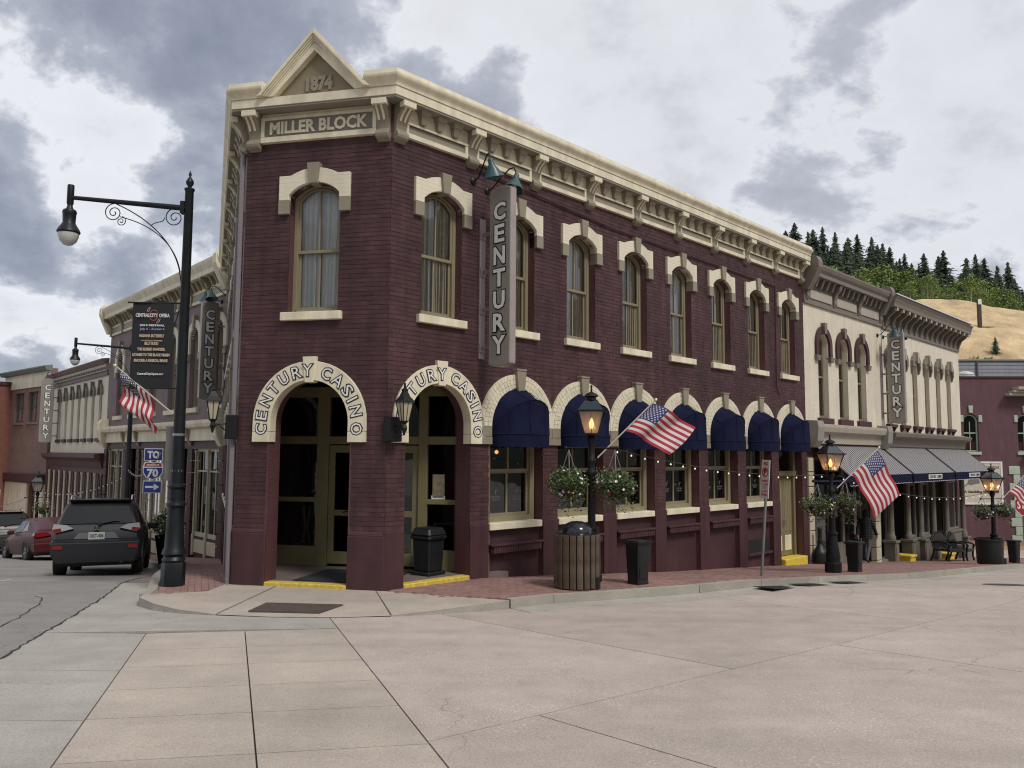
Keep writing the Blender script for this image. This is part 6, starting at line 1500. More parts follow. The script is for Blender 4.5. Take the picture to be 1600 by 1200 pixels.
def ash_bin(M, lab, h=.72, w=.15):
    root = thing('ash_bin', lab, 'ash bin', M, 'square black ash bins on the pavement')
    m = mat('black_plastic', (.010, .012, .014), .45, var=.15)
    part('body', MB().frus(-w * .82, w * .82, -w * .82, w * .82, .04, -w, w, -w, w, h - .05), m, root, bev=.008)
    part('base', MB().box(-w * .88, w * .88, -w * .88, w * .88, 0, .045), m, root, bev=.006)
    part('rim', MB().frus(-w * 1.02, w * 1.02, -w * 1.02, w * 1.02, h - .06, -w * 1.35, w * 1.35, -w * 1.35, w * 1.35, h).box(-w * 1.1, w * 1.1, -w * 1.1, w * 1.1, h, h + .015), m, root, bev=.005)
    for k in range(4):
        for z0, z1 in ((.10, .30), (.33, .60)):
            s0 = w * (.82 + .18 * z0 / h); part('side_panel', MB().add([(-w * .62, -s0 - .008, z0), (w * .62, -s0 - .008, z0), (w * .66, -w * (.82 + .18 * z1 / h) - .008, z1), (-w * .66, -w * (.82 + .18 * z1 / h) - .008, z1)], [(0, 1, 2, 3)]), m, root, RZ(k * PI / 2))
ash_bin(T(2.18, 13.95, gs(13.95)) @ RZ(R(38)), 'square black ash bin right of the slatted wooden bin')
ash_bin(T(8.30, 19.6, gs(19.6)) @ RZ(R(45)), 'square black ash bin beside the walking person', .70)
ash_bin(T(17.55, 28.3, gs(28.3)) @ RZ(R(30)), 'square black ash bin right of the black planter tub', .76)
sk = thing('smoker_post', 'black bottle shaped smokers post against the cream stone pilaster', 'ash bin', T(9.15, 24.0, gs(24.0)))
part('bottle', MB().lathe([(.20, 0), (.21, .03), (.21, .30), (.19, .36), (.09, .50), (.065, .58), (.06, .95), (.075, .97), (.075, 1.02), (.03, 1.06)], 18), mat('black_plastic', (.010, .012, .014), .45), sk, smooth=40)
part('collar', MB().lathe([(.075, .60), (.08, .63), (.075, .66)], 14), BLACK, sk)
pt_ = thing('planter_tub', 'big round black planter tub around the foot of the right gas lamp', 'planter', T(15.2, 25.75, gs(25.75)))
part('tub', MB().lathe([(.36, 0), (.37, .04), (.40, .72), (.43, .74), (.43, .80), (.38, .80), (.37, .74)], 24), mat('black_plastic', (.010, .012, .014), .45), pt_, smooth=35)
part('soil', MB().lathe([(.37, .70), (.37, .72), (.0, .73)], 16), mat('soil', (.04, .03, .02), .95), pt_)
part('foot', MB().box(.30, .46, -.1, .1, 0, .18), INK, pt_)
pp = thing('planter_pot', 'tall black planter with green leaves and white flowers behind the near lamp base', 'planter', T(-8.85, 20.9, gs(20.9)))
part('pot', MB().frus(-.15, .15, -.15, .15, 0, -.24, .24, -.24, .24, .75), BLACK, pp, bev=.01)
mb = MB(); leaves(mb, 900, .42, .36, random.Random(5), .07, .15, (0, 0, 1.0)); part('foliage', mb, mat('pot_leaf', (.07, .12, .03), .6, island=.4), pp)
mb = MB(); flowers(mb, 25, .4, .36, random.Random(6), (5, 0, 1, 0, 0, 0), .045, (0, 0, 1.0)); part('blossom', mb, FLW, pp, kind='stuff')
# vestibule furniture
tb = thing('trash_can', 'black square trash can with swing lid inside the right entrance arch', 'litter bin', mbld.matrix_world @ FR @ T(1.42, .60, FZ) @ RZ(R(8)) @ Matrix.Scale(.86, 4))
m_ = mat('black_plastic', (.010, .012, .014), .45)
part('body', MB().frus(-.21, .21, -.21, .21, .08, -.24, .24, -.24, .24, .72).box(-.26, .26, -.26, .26, 0, .08), m_, tb, bev=.02)
part('lid', MB().box(-.28, .28, -.28, .28, .72, .80).frus(-.28, .28, -.28, .28, .80, -.22, .22, -.22, .22, .96), m_, tb, bev=.03)
part('flap', MB().box(-.17, .17, -.285, -.26, .735, .785), BLACK, tb)
mt = thing('doormat', 'dark grey rubber doormat on the vestibule floor', 'doormat', mbld.matrix_world @ FF @ T(1.75, .75, FZ))
part('mat', MB().box(-.75, .75, -.45, .85, .002, .014), mat('rubber_mat', (.022, .026, .026), .9, var=.2, vscale=30), mt, RZ(R(0)))
part('mat_border', MB().box(-.79, -.751, -.49, .89, .002, .010).box(.751, .79, -.49, .89, .002, .010).box(-.75, .75, -.49, -.451, .002, .010).box(-.75, .75, .851, .89, .002, .010), RUBBER, mt, kind='stuff')
# road signs
def post(root, h, z0=0.0, m=None, r=.028): part('post', MB().tube([(0, 0, z0), (0, 0, h)], r, 8), m or mat('galvanised', (.22, .225, .23), .5, metal=.4, var=.15), root)
npk = thing('parking_sign', 'white and red no parking sign on a thin leaning post at the kerb', 'sign', T(5.06, 16.4, gs(16.4)) @ RY(R(4.2)) @ RZ(R(-70)))
post(npk, 2.32)
pl = part('sign_plate', MB().box(-.13, .13, -.045, -.03, 1.55, 2.33), mat('sign_white_enamel', (.62, .60, .57), .4, var=.05), npk, bev=.003)
SR = mat('sign_red', (.42, .03, .03), .45)
part('pictogram', MB().band(arc(0, 2.08, .075, 0, 360, 24), arc(0, 2.08, .098, 0, 360, 24), -.050, -.046).box(-.012, .012, -.050, -.046, -.085, .085, 0, T(0, 0, 2.08) @ RY(R(45))), SR, pl)
part('lettering', text_mb('P', .11, .075, bold=.006, M=T(0, -.047, 2.03)), INK, pl, kind='stuff')
ls = MB(); text_mb('NO', .06, .12, bold=.004, mb=ls, M=T(.01, -.047, 2.225)); part('lettering', ls, SR, pl, kind='stuff')
ls = MB()
for i, t in enumerate(('PARKING', '2 AM', 'TO', '6 AM', 'TOW AWAY')): text_mb(t, .05, None if t in ('TO',) else .19, mb=ls, M=T(0, -.047, 1.88 - .07 * i))
part('lettering', ls, SR, pl, kind='stuff')
i70 = thing('route_sign', 'blue interstate 70 route sign with TO plate and right arrow on a thin post', 'sign', T(-10.72, 24.1, gs(24.1)) @ RZ(R(3)))
post(i70, 3.3, m=mat('dull_post', (.13, .125, .12), .6))
SBL = mat('sign_blue', (.02, .05, .24), .4)
for z0, z1 in ((2.89, 3.26), (1.93, 2.30)):
    q = part('sign_plate', MB().box(-.275, .275, -.045, -.03, z0, z1), WHITE, i70, bev=.004); part('sign_field', MB().box(-.255, .255, -.05, -.045, z0 + .02, z1 - .02), SBL, q)
    if z0 > 2.5: part('lettering', text_mb('TO', .2, .33, bold=.014, M=T(0, -.053, z0 + .085)), WHITE, q, kind='stuff')
    else: part('arrow', MB().box(-.20, .06, -.056, -.05, z0 + .155, z0 + .215).prism([(.05, z0 + .085), (.21, z0 + .185), (.05, z0 + .285)], -.056, -.05), WHITE, q)
shp = [(-.26, .52), (-.30, .40), (-.29, .22), (-.20, .08), (0, 0), (.20, .08), (.29, .22), (.30, .40), (.26, .52), (.13, .55), (0, .52), (-.13, .55)]
sh = part('shield', MB().prism([(a, b + 2.32) for a, b in shp], -.045, -.03), WHITE, i70)
part('sign_field', MB().prism([(a * .92, .03 + b * .92 + 2.32) for a, b in ((-.295, .36), (-.29, .22), (-.20, .08), (0, 0), (.20, .08), (.29, .22), (.295, .36))], -.05, -.045), SBL, sh)
part('shield_crown', MB().prism([(-.255, 2.32 + .40), (.255, 2.32 + .40), (.235, 2.32 + .495), (.12, 2.32 + .52), (0, 2.32 + .495), (-.12, 2.32 + .52), (-.235, 2.32 + .495)], -.05, -.045), SR, sh)
part('lettering', text_mb('70', .22, .30, bold=.014, M=T(0, -.054, 2.42)), WHITE, sh, kind='stuff'); part('lettering', text_mb('INTERSTATE', .04, .36, bold=.003, M=T(0, -.054, 2.745)), WHITE, sh, kind='stuff')
stp = thing('stop_sign', 'red stop sign cut off by the right edge of the photo', 'sign', T(17.78, 27.9, gs(27.9)) @ RZ(R(-6)))
post(stp, 2.4)
oc = lambda r_: [(r_ * math.cos(R(22.5 + 45 * k)), 1.98 + r_ * math.sin(R(22.5 + 45 * k))) for k in range(8)]
q = part('sign_plate', MB().prism(oc(.41), -.045, -.03), WHITE, stp); part('sign_field', MB().prism(oc(.385), -.05, -.045), mat('stop_red', (.36, .025, .03), .4), q)
part('lettering', text_mb('STOP', .26, .58, bold=.012, M=T(0, -.054, 1.85)), WHITE, q, kind='stuff')
ps2 = thing('parking_sign', 'small parking sign beside the far left gas lamp', 'sign', T(-21.5, 33.6, gs(33.6)) @ RZ(R(25)))
post(ps2, 2.6)
q = part('sign_plate', MB().box(-.19, .19, -.045, -.03, 2.15, 2.55), mat('sign_white_enamel', (.62, .60, .57), .4), ps2)
part('pictogram', MB().band(arc(0, 2.37, .10, 0, 360, 20), arc(0, 2.37, .135, 0, 360, 20), -.05, -.046).box(-.015, .015, -.05, -.046, -.11, .11, 0, T(0, 0, 2.37) @ RY(R(45))), SR, q)
part('sign_plate', MB().box(-.17, .17, -.045, -.03, 1.75, 2.1), mat('grey_green_plate', (.25, .30, .27), .5), ps2)
# drains and manhole
GRT = mat('cast_iron_grate', (.035, .03, .028), .7, var=.2, vscale=9)
for i, (x, y, lab) in enumerate(((4.72, 14.42, 'rusty storm drain grate at the kerb left of the second gas lamp, nearest the camera'), (5.62, 15.24, 'rusty storm drain grate, middle one of the three at the kerb'), (6.72, 16.18, 'rusty storm drain grate, farthest of the three at the kerb'))):
    dgr = thing('storm_drain', lab, 'drain grate', T(x, y, g(y) + .012) @ RZ(R(42)) @ RX(R(2)), 'storm drain grates at the kerb')
    tilt = RX(R(-4)) @ RY(R(5.2))
    part('grate_frame', MB().box(-.45, .45, -.2, -.16, 0, .012).box(-.45, .45, .16, .2, 0, .012).box(-.45, -.41, -.16, .16, 0, .012).box(.41, .45, -.16, .16, 0, .012), GRT, dgr, tilt)
    for k in range(12): part('grate_bar', MB().box(-.39 + k * .07, -.355 + k * .07, -.16, .16, .0, .011), GRT, dgr, tilt)
    part('pit', MB().box(-.41, .41, -.16, .16, -.006, -.003), DARK, dgr, tilt)
mh = thing('manhole_cover', 'round iron manhole cover in the road at the right', 'manhole cover', T(9.75, 16.05, g(16.05) + .004) @ RX(R(-6.3)))
part('cover', MB().lathe([(.33, 0), (.33, .006), (.0, .007)], 28), GRT, mh); part('rim', MB().lathe([(.40, .0), (.40, .004), (.335, .005)], 28), mat('iron_rim', (.09, .08, .075), .6), mh)
# ------------------------------------------------------------------ string lights
WIRE = mat('cable', (.05, .05, .05), .7)
def string(P, Q, sag, n, lab, drop=.05, rb=.016, bm=BULB):
    P, Q = Vector(P), Vector(Q); root = thing('string_lights', lab, 'string lights', T(*P), 'strings of bulbs between the lamps')
    f = lambda t: (Q - P) * t + Vector((0, 0, -4 * sag * t * (1 - t)))
    part('cable', MB().tube([f(i / 40) for i in range(41)], .006, 4), WIRE, root)
    me = MB().lathe([(.0, -rb * 1.1), (rb, -rb * .3), (rb * .9, rb * .5), (rb * .4, rb * 1.4)], 8).mesh('bulb', bm, 60); so_ = MB().lathe([(rb * .5, 0), (rb * .5, .035)], 6).mesh('socket', WIRE)
    for i in range(n):
        q = f((i + .5) / n); b = inst('bulb', me, root, T(*(q - Vector((0, 0, drop))))); inst('socket', so_, b, T(0, 0, rb))
string((1.75, 14.25, 2.36), (7.5, 19.2, 1.80), .18, 20, 'string of small lit bulbs from the lamp behind the slatted bin to the next lamp')
string((7.8, 19.2, 1.78), (15.2, 25.7, 1.12), .32, 19, 'string of small lit bulbs from the second gas lamp to the one in the planter')
string((-10.1, 23.2, 2.3), (-14.3, 30.0, 1.6), .45, 16, 'string of small bulbs between the route sign and the farther street lamp', rb=.026, bm=BULB0)
string((-14.3, 30.0, 1.4), (-19.8, 33.9, .55), .35, 22, 'string of small unlit bulbs from the farther street lamp to the left gas lamp', rb=.026, bm=BULB0)
string((-19.9, 33.9, .5), (-30.5, 44, .3), .8, 16, 'string of small bulbs left of the far gas lamp', rb=.026, bm=BULB0)
# ------------------------------------------------------------------ vehicles
def car_paint(name, c, metal=.0, rough=.42): return mat(name, c, rough, metal=metal, spec=.35, coat=.08, var=.06, vscale=2)
TYRE = mat('tyre_rubber', (.018, .018, .018), .8); RIM = mat('alloy_rim', (.38, .38, .40), .3, metal=.85)
TAILR = mat('tail_lens_red', (.22, .012, .015), .15, spec=.8, coat=.6); TAILW = mat('tail_lens_clear', (.42, .40, .42), .12, spec=.9, coat=.6); PLASTIC = mat('dark_bumper_plastic', (.025, .026, .028), .55); CHROME = mat('chrome', (.7, .7, .7), .12, metal=1)
def wheel(root, x, y, r=.34, w=.22):
    s_ = 1 if y > 0 else -1; Mw = T(x, y, r) @ RX(R(-90 * s_))
    wh = part('wheel', MB().lathe([(r * .62, -w), (r * .94, -w), (r, -w * .85), (r, -w * .15), (r * .94, 0), (r * .66, .0), (r * .62, -.02)], 24), TYRE, root, Mw, smooth=40)
    mb = MB().lathe([(r * .62, -.03), (r * .60, -.015), (r * .55, -.05), (.06, -.055), (.05, -.02), (0, -.02)], 20)
    for k in range(5): mb.frus(-.05, .05, .05, r * .58, -.06, -.03, .03, .05, r * .56, -.018, 0, RZ(2 * PI * k / 5))
    part('rim', mb, RIM, wh, smooth=40)
def car(M, lab, W, rows, paint, glass_rear, side_glass, lights, wheels, group='cars parked along the left street', r=.34):
    root = thing('parked_car', lab, 'car', M, group); mb = MB(); nr, nc = len(rows), len(rows[0]); hw = W / 2
    vs = []
    for row in rows:
        for (x, w, z) in row: vs.append((x, w * hw, z))
        for (x, w, z) in row: vs.append((x, -w * hw, z))
    fs = []; st = 2 * nc
    for i in range(nr - 1):
        for j in range(nc - 1):
            a = i * st + j; fs += [(a, a + 1, a + st + 1, a + st), (a + nc, a + nc + st, a + nc + st + 1, a + nc + 1)]
        fs.append((i * st, (i + 1) * st, (i + 1) * st + nc, i * st + nc))
    for j in range(nc - 1):
        a = j; fs.append((a, a + nc, a + nc + 1, a + 1)); a = (nr - 1) * st + j; fs.append((a, a + 1, a + nc + 1, a + nc))
    mb.add(vs, fs); part('body', mb, paint, root, smooth=38)
    for n_, pts in glass_rear: part(n_, MB().add([(x, y * hw, z) for x, y, z in pts], [tuple(range(len(pts)))]), AUTOGLASS, root)
    for pts in side_glass:
        for s_ in (1, -1): part('side_window', MB().add([(x, s_ * y * hw, z) for x, y, z in pts], [tuple(range(len(pts)))]), AUTOGLASS, root)
    for x in wheels:
        for s_ in (1, -1):
            wheel(root, x, s_ * (hw + .005), r)
            part('wheel_arch', MB().band(arc(x, r, r * 1.05, 0, 180, 14), arc(x, r, r * 1.2, 0, 180, 14), s_ * (hw - .06), s_ * (hw + .008)), PLASTIC, root)
    part('underbody', MB().box(.25, rows[-1][0][0] - .3, -hw * .82, hw * .82, .2, .45), INK, root)
    return root
def suv_rows(k=1.0):
    return [[(.12, .72, .30), (.02, .84, .42), (.0, .88, .66), (.03, .89, .93), (.10, .86, 1.06), (.34, .69, 1.49), (.43, .56, 1.585), (.41, 0, 1.63)],
        [(.22, .85, .29), (.14, .95, .42), (.12, .98, .68), (.16, .975, .94), (.22, .925, 1.065), (.42, .745, 1.51), (.50, .62, 1.605), (.50, 0, 1.65)],
        [(.45, .90, .28), (.45, .98, .42), (.45, 1.0, .70), (.5, .99, .95), (.6, .95, 1.07), (.75, .77, 1.52), (.8, .64, 1.62), (.8, 0, 1.665)],
        [(1.6, .92, .26), (1.6, .98, .42), (1.6, 1.0, .70), (1.6, .99, .95), (1.6, .95, 1.06), (1.6, .78, 1.53), (1.6, .65, 1.63), (1.6, 0, 1.67)],
        [(2.6, .92, .26), (2.6, .98, .42), (2.6, 1.0, .70), (2.6, .99, .93), (2.7, .95, 1.03), (2.5, .76, 1.50), (2.5, .63, 1.59), (2.5, 0, 1.63)],
        [(3.4, .92, .26), (3.4, .97, .42), (3.4, .99, .70), (3.4, .97, .90), (3.35, .92, 1.0), (3.3, .74, 1.04), (3.3, .5, 1.06), (3.3, 0, 1.07)],
        [(4.2, .88, .27), (4.25, .92, .42), (4.25, .92, .66), (4.2, .90, .82), (4.15, .82, .90), (4.1, .66, .94), (4.1, .45, .96), (4.1, 0, .97)],
        [(4.45, .70, .32), (4.55, .72, .45), (4.55, .72, .62), (4.5, .70, .75), (4.45, .66, .80), (4.4, .5, .82), (4.4, .35, .83), (4.4, 0, .84)]]
def suv(M, lab, paint, detail=True, plate='OKT-406', W=1.74):
    hw = W / 2
    root = car(M, lab, W, suv_rows(), paint, [('rear_window', [(.088, .80, 1.09), (.088, -.80, 1.09), (.31, -.655, 1.465), (.31, .655, 1.465)])],
        [[(.62, .965, 1.09), (1.55, .965, 1.09), (1.55, .80, 1.50), (.86, .80, 1.49)], [(1.63, .965, 1.09), (2.62, .965, 1.06), (2.46, .785, 1.48), (1.63, .80, 1.50)]], None, (.95, 3.6))
    part('bumper', MB().frus(-.08, .35, -hw * .95, hw * .95, .40, -.10, .40, -hw * .985, hw * .985, .70).frus(-.10, .4, -hw * .985, hw * .985, .70, -.01, .4, -hw * .95, hw * .95, .76), paint, root, bev=.03)
    part('bumper_lower', MB().frus(-.02, .3, -hw * .86, hw * .86, .27, -.085, .3, -hw * .93, hw * .93, .44), PLASTIC, root, bev=.02)
    for s_ in (1, -1):
        mi = MB().prism([(s_ * .44, .99), (s_ * .78, .90), (s_ * .835, .98), (s_ * .81, 1.09), (s_ * .58, 1.065)], -.02, .20)
        part('tail_light', mi, TAILW if detail else TAILR, root, Matrix(((0, 1, 0, 0), (1, 0, 0, 0), (0, 0, 1, 0), (0, 0, 0, 1))))
        part('tail_light', MB().prism([(s_ * .66, .94), (s_ * .785, .905), (s_ * .825, .98), (s_ * .68, 1.0)], -.026, .16), TAILR, root, Matrix(((0, 1, 0, 0), (1, 0, 0, 0), (0, 0, 1, 0), (0, 0, 0, 1))))
        part('reflector', MB().box(-.108, -.08, *sorted((s_ * .62, s_ * .80)), .56, .64), TAILR, root)
        part('roof_rail', MB().tube([(.62, s_ * .60, 1.60), (.75, s_ * .60, 1.70), (1.2, s_ * .61, 1.735), (2.2, s_ * .60, 1.70), (2.45, s_ * .58, 1.62)], .022, 8), CHROME, root, smooth=50)
        part('mirror', MB().box(2.62, 2.78, *sorted((s_ * .86, s_ * 1.08)), .98, 1.14), paint, root, bev=.03)
        for xd in (1.25, 2.1): part('door_handle', MB().box(xd, xd + .18, *sorted((s_ * hw * .985, s_ * (hw + .03))), .86, .90), paint, root, bev=.008)
    part('plate_recess', MB().add([(-.012, -.44, .755), (-.012, .44, .755), (-.006, .34, .90), (-.006, -.34, .90)], [(0, 1, 2, 3)]), mat('grey_plate_recess', (.16, .165, .17), .4, metal=.4), root)
    pt = part('number_plate', MB().box(-.03, -.012, -.155, .155, .755, .905), mat('plate_white', (.42, .44, .43), .45), root)
    part('lettering', text_mb(plate, .07, .26, bold=.003, M=T(-.034, 0, .795) @ RZ(R(-90))), mat('plate_green', (.03, .07, .05), .5), pt, kind='stuff')
    part('spoiler', MB().frus(.30, .62, -.62, .62, 1.57, .26, .62, -.58, .58, 1.615), paint, root, bev=.02)
    part('wiper', MB().tube([(.055, -.05, 1.08), (.085, -.30, 1.135), (.10, -.42, 1.13)], .012, 5).lathe([(.05, 0), (.03, .03)], 8, M=T(.075, -.05, 1.07) @ RY(R(-90))), INK, root)
    if detail:
        em = MB()
        for k in range(3): em.add([(-.035, 0, 0), (-.035, .024, .033), (-.035, 0, .066), (-.035, -.024, .033)], [(0, 1, 2, 3)], 0, T(0, 0, .975) @ RX(2 * PI * k / 3))
        part('emblem', em, CHROME, root, kind='stuff')
        part('emblem_base', MB().box(-.030, .05, -.05, .05, .93, 1.03), paint, root, bev=.01)
    for s_ in (1, -1):
        for x in (.86, 1.6, 2.66): part('door_gap', MB().tube([(x, s_ * hw * .985, .44), (x, s_ * (hw * 1.002), .70), (x, s_ * hw * .992, .94), (x, s_ * hw * .955, 1.05)], .006, 4), INK, root)
        part('tailgate_gap', MB().tube([(.0, s_ * .80, .77), (.035, s_ * .80, .90)], .006, 4), INK, root)
    part('tailgate_gap', MB().tube([(-.012, -.80, .765), (-.012, .80, .765)], .008, 4), INK, root)
    part('exhaust', MB().tube([(-.06, -.5, .29), (.3, -.5, .29)], .035, 10), INK, root)
def ground_M(x, y, heading, zoff=0.0):
    d = Vector((math.sin(R(heading)), math.cos(R(heading)))); z0, z1 = g(y), g(y + d.y * 3.4); pitch = math.atan2(z1 - z0, 3.4)
    return T(x, y, z0 + .01 + zoff) @ RZ(R(90 - heading)) @ RY(-pitch)
suv(ground_M(-8.75, 17.1, -21.5), 'dark grey parked SUV with silver roof rails in front of the near street lamp', car_paint('dark_grey_metallic', (.020, .021, .026)))
suv(ground_M(-20.9, 33.4, -34) @ Matrix.Scale(1.09, 4), 'olive brown parked SUV cut off by the left edge of the photo', car_paint('olive_metallic', (.042, .038, .032)), False, 'KLR-218', W=1.9)
def sedan_rows():
    return [[(.12, .78, .28), (.02, .92, .40), (.0, .96, .62), (.06, .95, .84), (.12, .90, .97), (.16, .72, 1.03), (.18, .5, 1.045), (.17, 0, 1.05)],
        [(.55, .90, .24), (.55, .97, .40), (.55, 1.0, .65), (.55, .99, .86), (.55, .95, .98), (.60, .78, 1.06), (.62, .55, 1.075), (.62, 0, 1.08)],
        [(1.5, .92, .22), (1.5, .98, .40), (1.5, 1.0, .65), (1.5, .99, .85), (1.4, .95, .95), (1.45, .72, 1.36), (1.5, .56, 1.43), (1.5, 0, 1.455)],
        [(2.5, .92, .22), (2.5, .98, .40), (2.5, 1.0, .65), (2.5, .98, .83), (2.6, .94, .92), (2.35, .71, 1.37), (2.35, .55, 1.44), (2.35, 0, 1.46)],
        [(3.4, .92, .22), (3.4, .97, .40), (3.4, .98, .62), (3.4, .95, .78), (3.35, .90, .88), (3.3, .7, .92), (3.25, .5, .94), (3.25, 0, .95)],
        [(4.3, .85, .24), (4.4, .90, .38), (4.4, .90, .55), (4.3, .86, .68), (4.25, .80, .74), (4.2, .6, .78), (4.2, .4, .79), (4.2, 0, .80)],
        [(4.6, .65, .28), (4.75, .68, .40), (4.75, .68, .50), (4.65, .64, .60), (4.6, .6, .63), (4.55, .45, .65), (4.55, .3, .66), (4.55, 0, .66)]]
RED = car_paint('dark_red_metallic', (.062, .005, .007))
sd_ = car(ground_M(-15.0, 27.2, -44), 'dark red parked sedan between the two SUVs', 1.82, sedan_rows(), RED,
    [('rear_window', [(.72, .70, 1.085), (.72, -.70, 1.085), (1.38, -.60, 1.385), (1.38, .60, 1.385)])],
    [[(.95, .93, 1.02), (1.55, .955, 1.0), (1.55, .735, 1.345), (1.42, .74, 1.33)], [(1.62, .955, 1.0), (2.62, .95, .965), (2.36, .73, 1.345), (1.62, .735, 1.35)]], None, (.95, 3.75), r=.33)
SW = Matrix(((0, 1, 0, 0), (1, 0, 0, 0), (0, 0, 1, 0), (0, 0, 0, 1)))
for s_ in (1, -1):
    part('tail_light', MB().prism([(s_ * .36, .86), (s_ * .80, .80), (s_ * .88, .86), (s_ * .86, .95), (s_ * .5, .97)], -.015, .22), TAILR, sd_, SW)
    part('mirror', MB().box(2.55, 2.70, *sorted((s_ * .88, s_ * 1.08)), .90, 1.04), RED, sd_, bev=.03)
    part('wheel_trim', MB().box(-.03, .2, *sorted((s_ * .5, s_ * .72)), .46, .52), TAILR, sd_)
part('bumper', MB().frus(-.07, .35, -.85, .85, .30, -.09, .4, -.89, .89, .62), RED, sd_, bev=.04)
q = part('number_plate', MB().box(-.02, .0, -.155, .155, .72, .87), mat('plate_white', (.42, .44, .43), .45), sd_)

# ------------------------------------------------------------------ benches and the passer-by
def bench(M, lab):
    root = thing('bench', lab, 'bench', M, 'black cast iron benches before the grey shop columns')
    W = 1.25
    sl_ = MB().box(-W / 2, W / 2, -.032, .032, -.014, .014).mesh('seat_slat', BLACK, bev=.006)
    for i in range(6): inst('seat_slat', sl_, root, T(0, -.06 - i * .075, .44))
    top = [(W * (-.5 + i / 14), .30 + .30 * math.sin(PI * i / 14) ** .8) for i in range(15)]
    part('back_frame', MB().tube([(x, .06 + z * .22, .44 + z) for x, z in top], .038, 8), BLACK, root, smooth=50)
    part('seat_rail', MB().box(-W / 2, W / 2, -.52, -.47, .36, .46).box(-W / 2, W / 2, .0, .05, .36, .46), BLACK, root, bev=.008)
    for i in range(9):
        x = W * (-.4 + i * .1); part('back_slat', MB().tube([(x, .02, .46), (x, .06 + (.30 + .30 * math.sin(PI * (x / W + .5)) ** .8) * .22, .44 + .30 + .30 * math.sin(PI * (x / W + .5)) ** .8)], .018, 5), BLACK, root)
    part('back_panel', MB().prism([(x * .96, .44 + z * .95) for x, z in top] + [(W * .48, .5), (-W * .48, .5)], .10, .115), mat('dark_bronze', (.02, .018, .015), .5), root)
    for s_ in (-1, 1):
        x = s_ * (W / 2 + .01)
        part('leg', MB().tube([(x, -.50, 0), (x, -.46, .2), (x, -.47, .44), (x, -.50, .60)], .036, 7), BLACK, root, smooth=50); part('leg', MB().tube([(x, .14, 0), (x, .05, .25), (x, .03, .44)], .036, 7), BLACK, root, smooth=50)
        part('armrest', MB().tube([(x, .12, .66), (x, -.1, .69), (x, -.42, .66), (x, -.52, .60), (x, -.50, .54)], .034, 7), BLACK, root, smooth=50)
Mb = T(*wr(24.6, .95), gs(29.9)) @ RZ(R(45.5)) @ RY(R(4.0))
bench(Mb @ RZ(R(-6)), 'black bench with a rounded back, left one of the two between the yellow steps')
bench(T(*wr(26.05, 1.0), gs(30.9)) @ RZ(R(51)) @ RY(R(4)), 'black bench with a rounded back, right one of the two between the yellow steps')

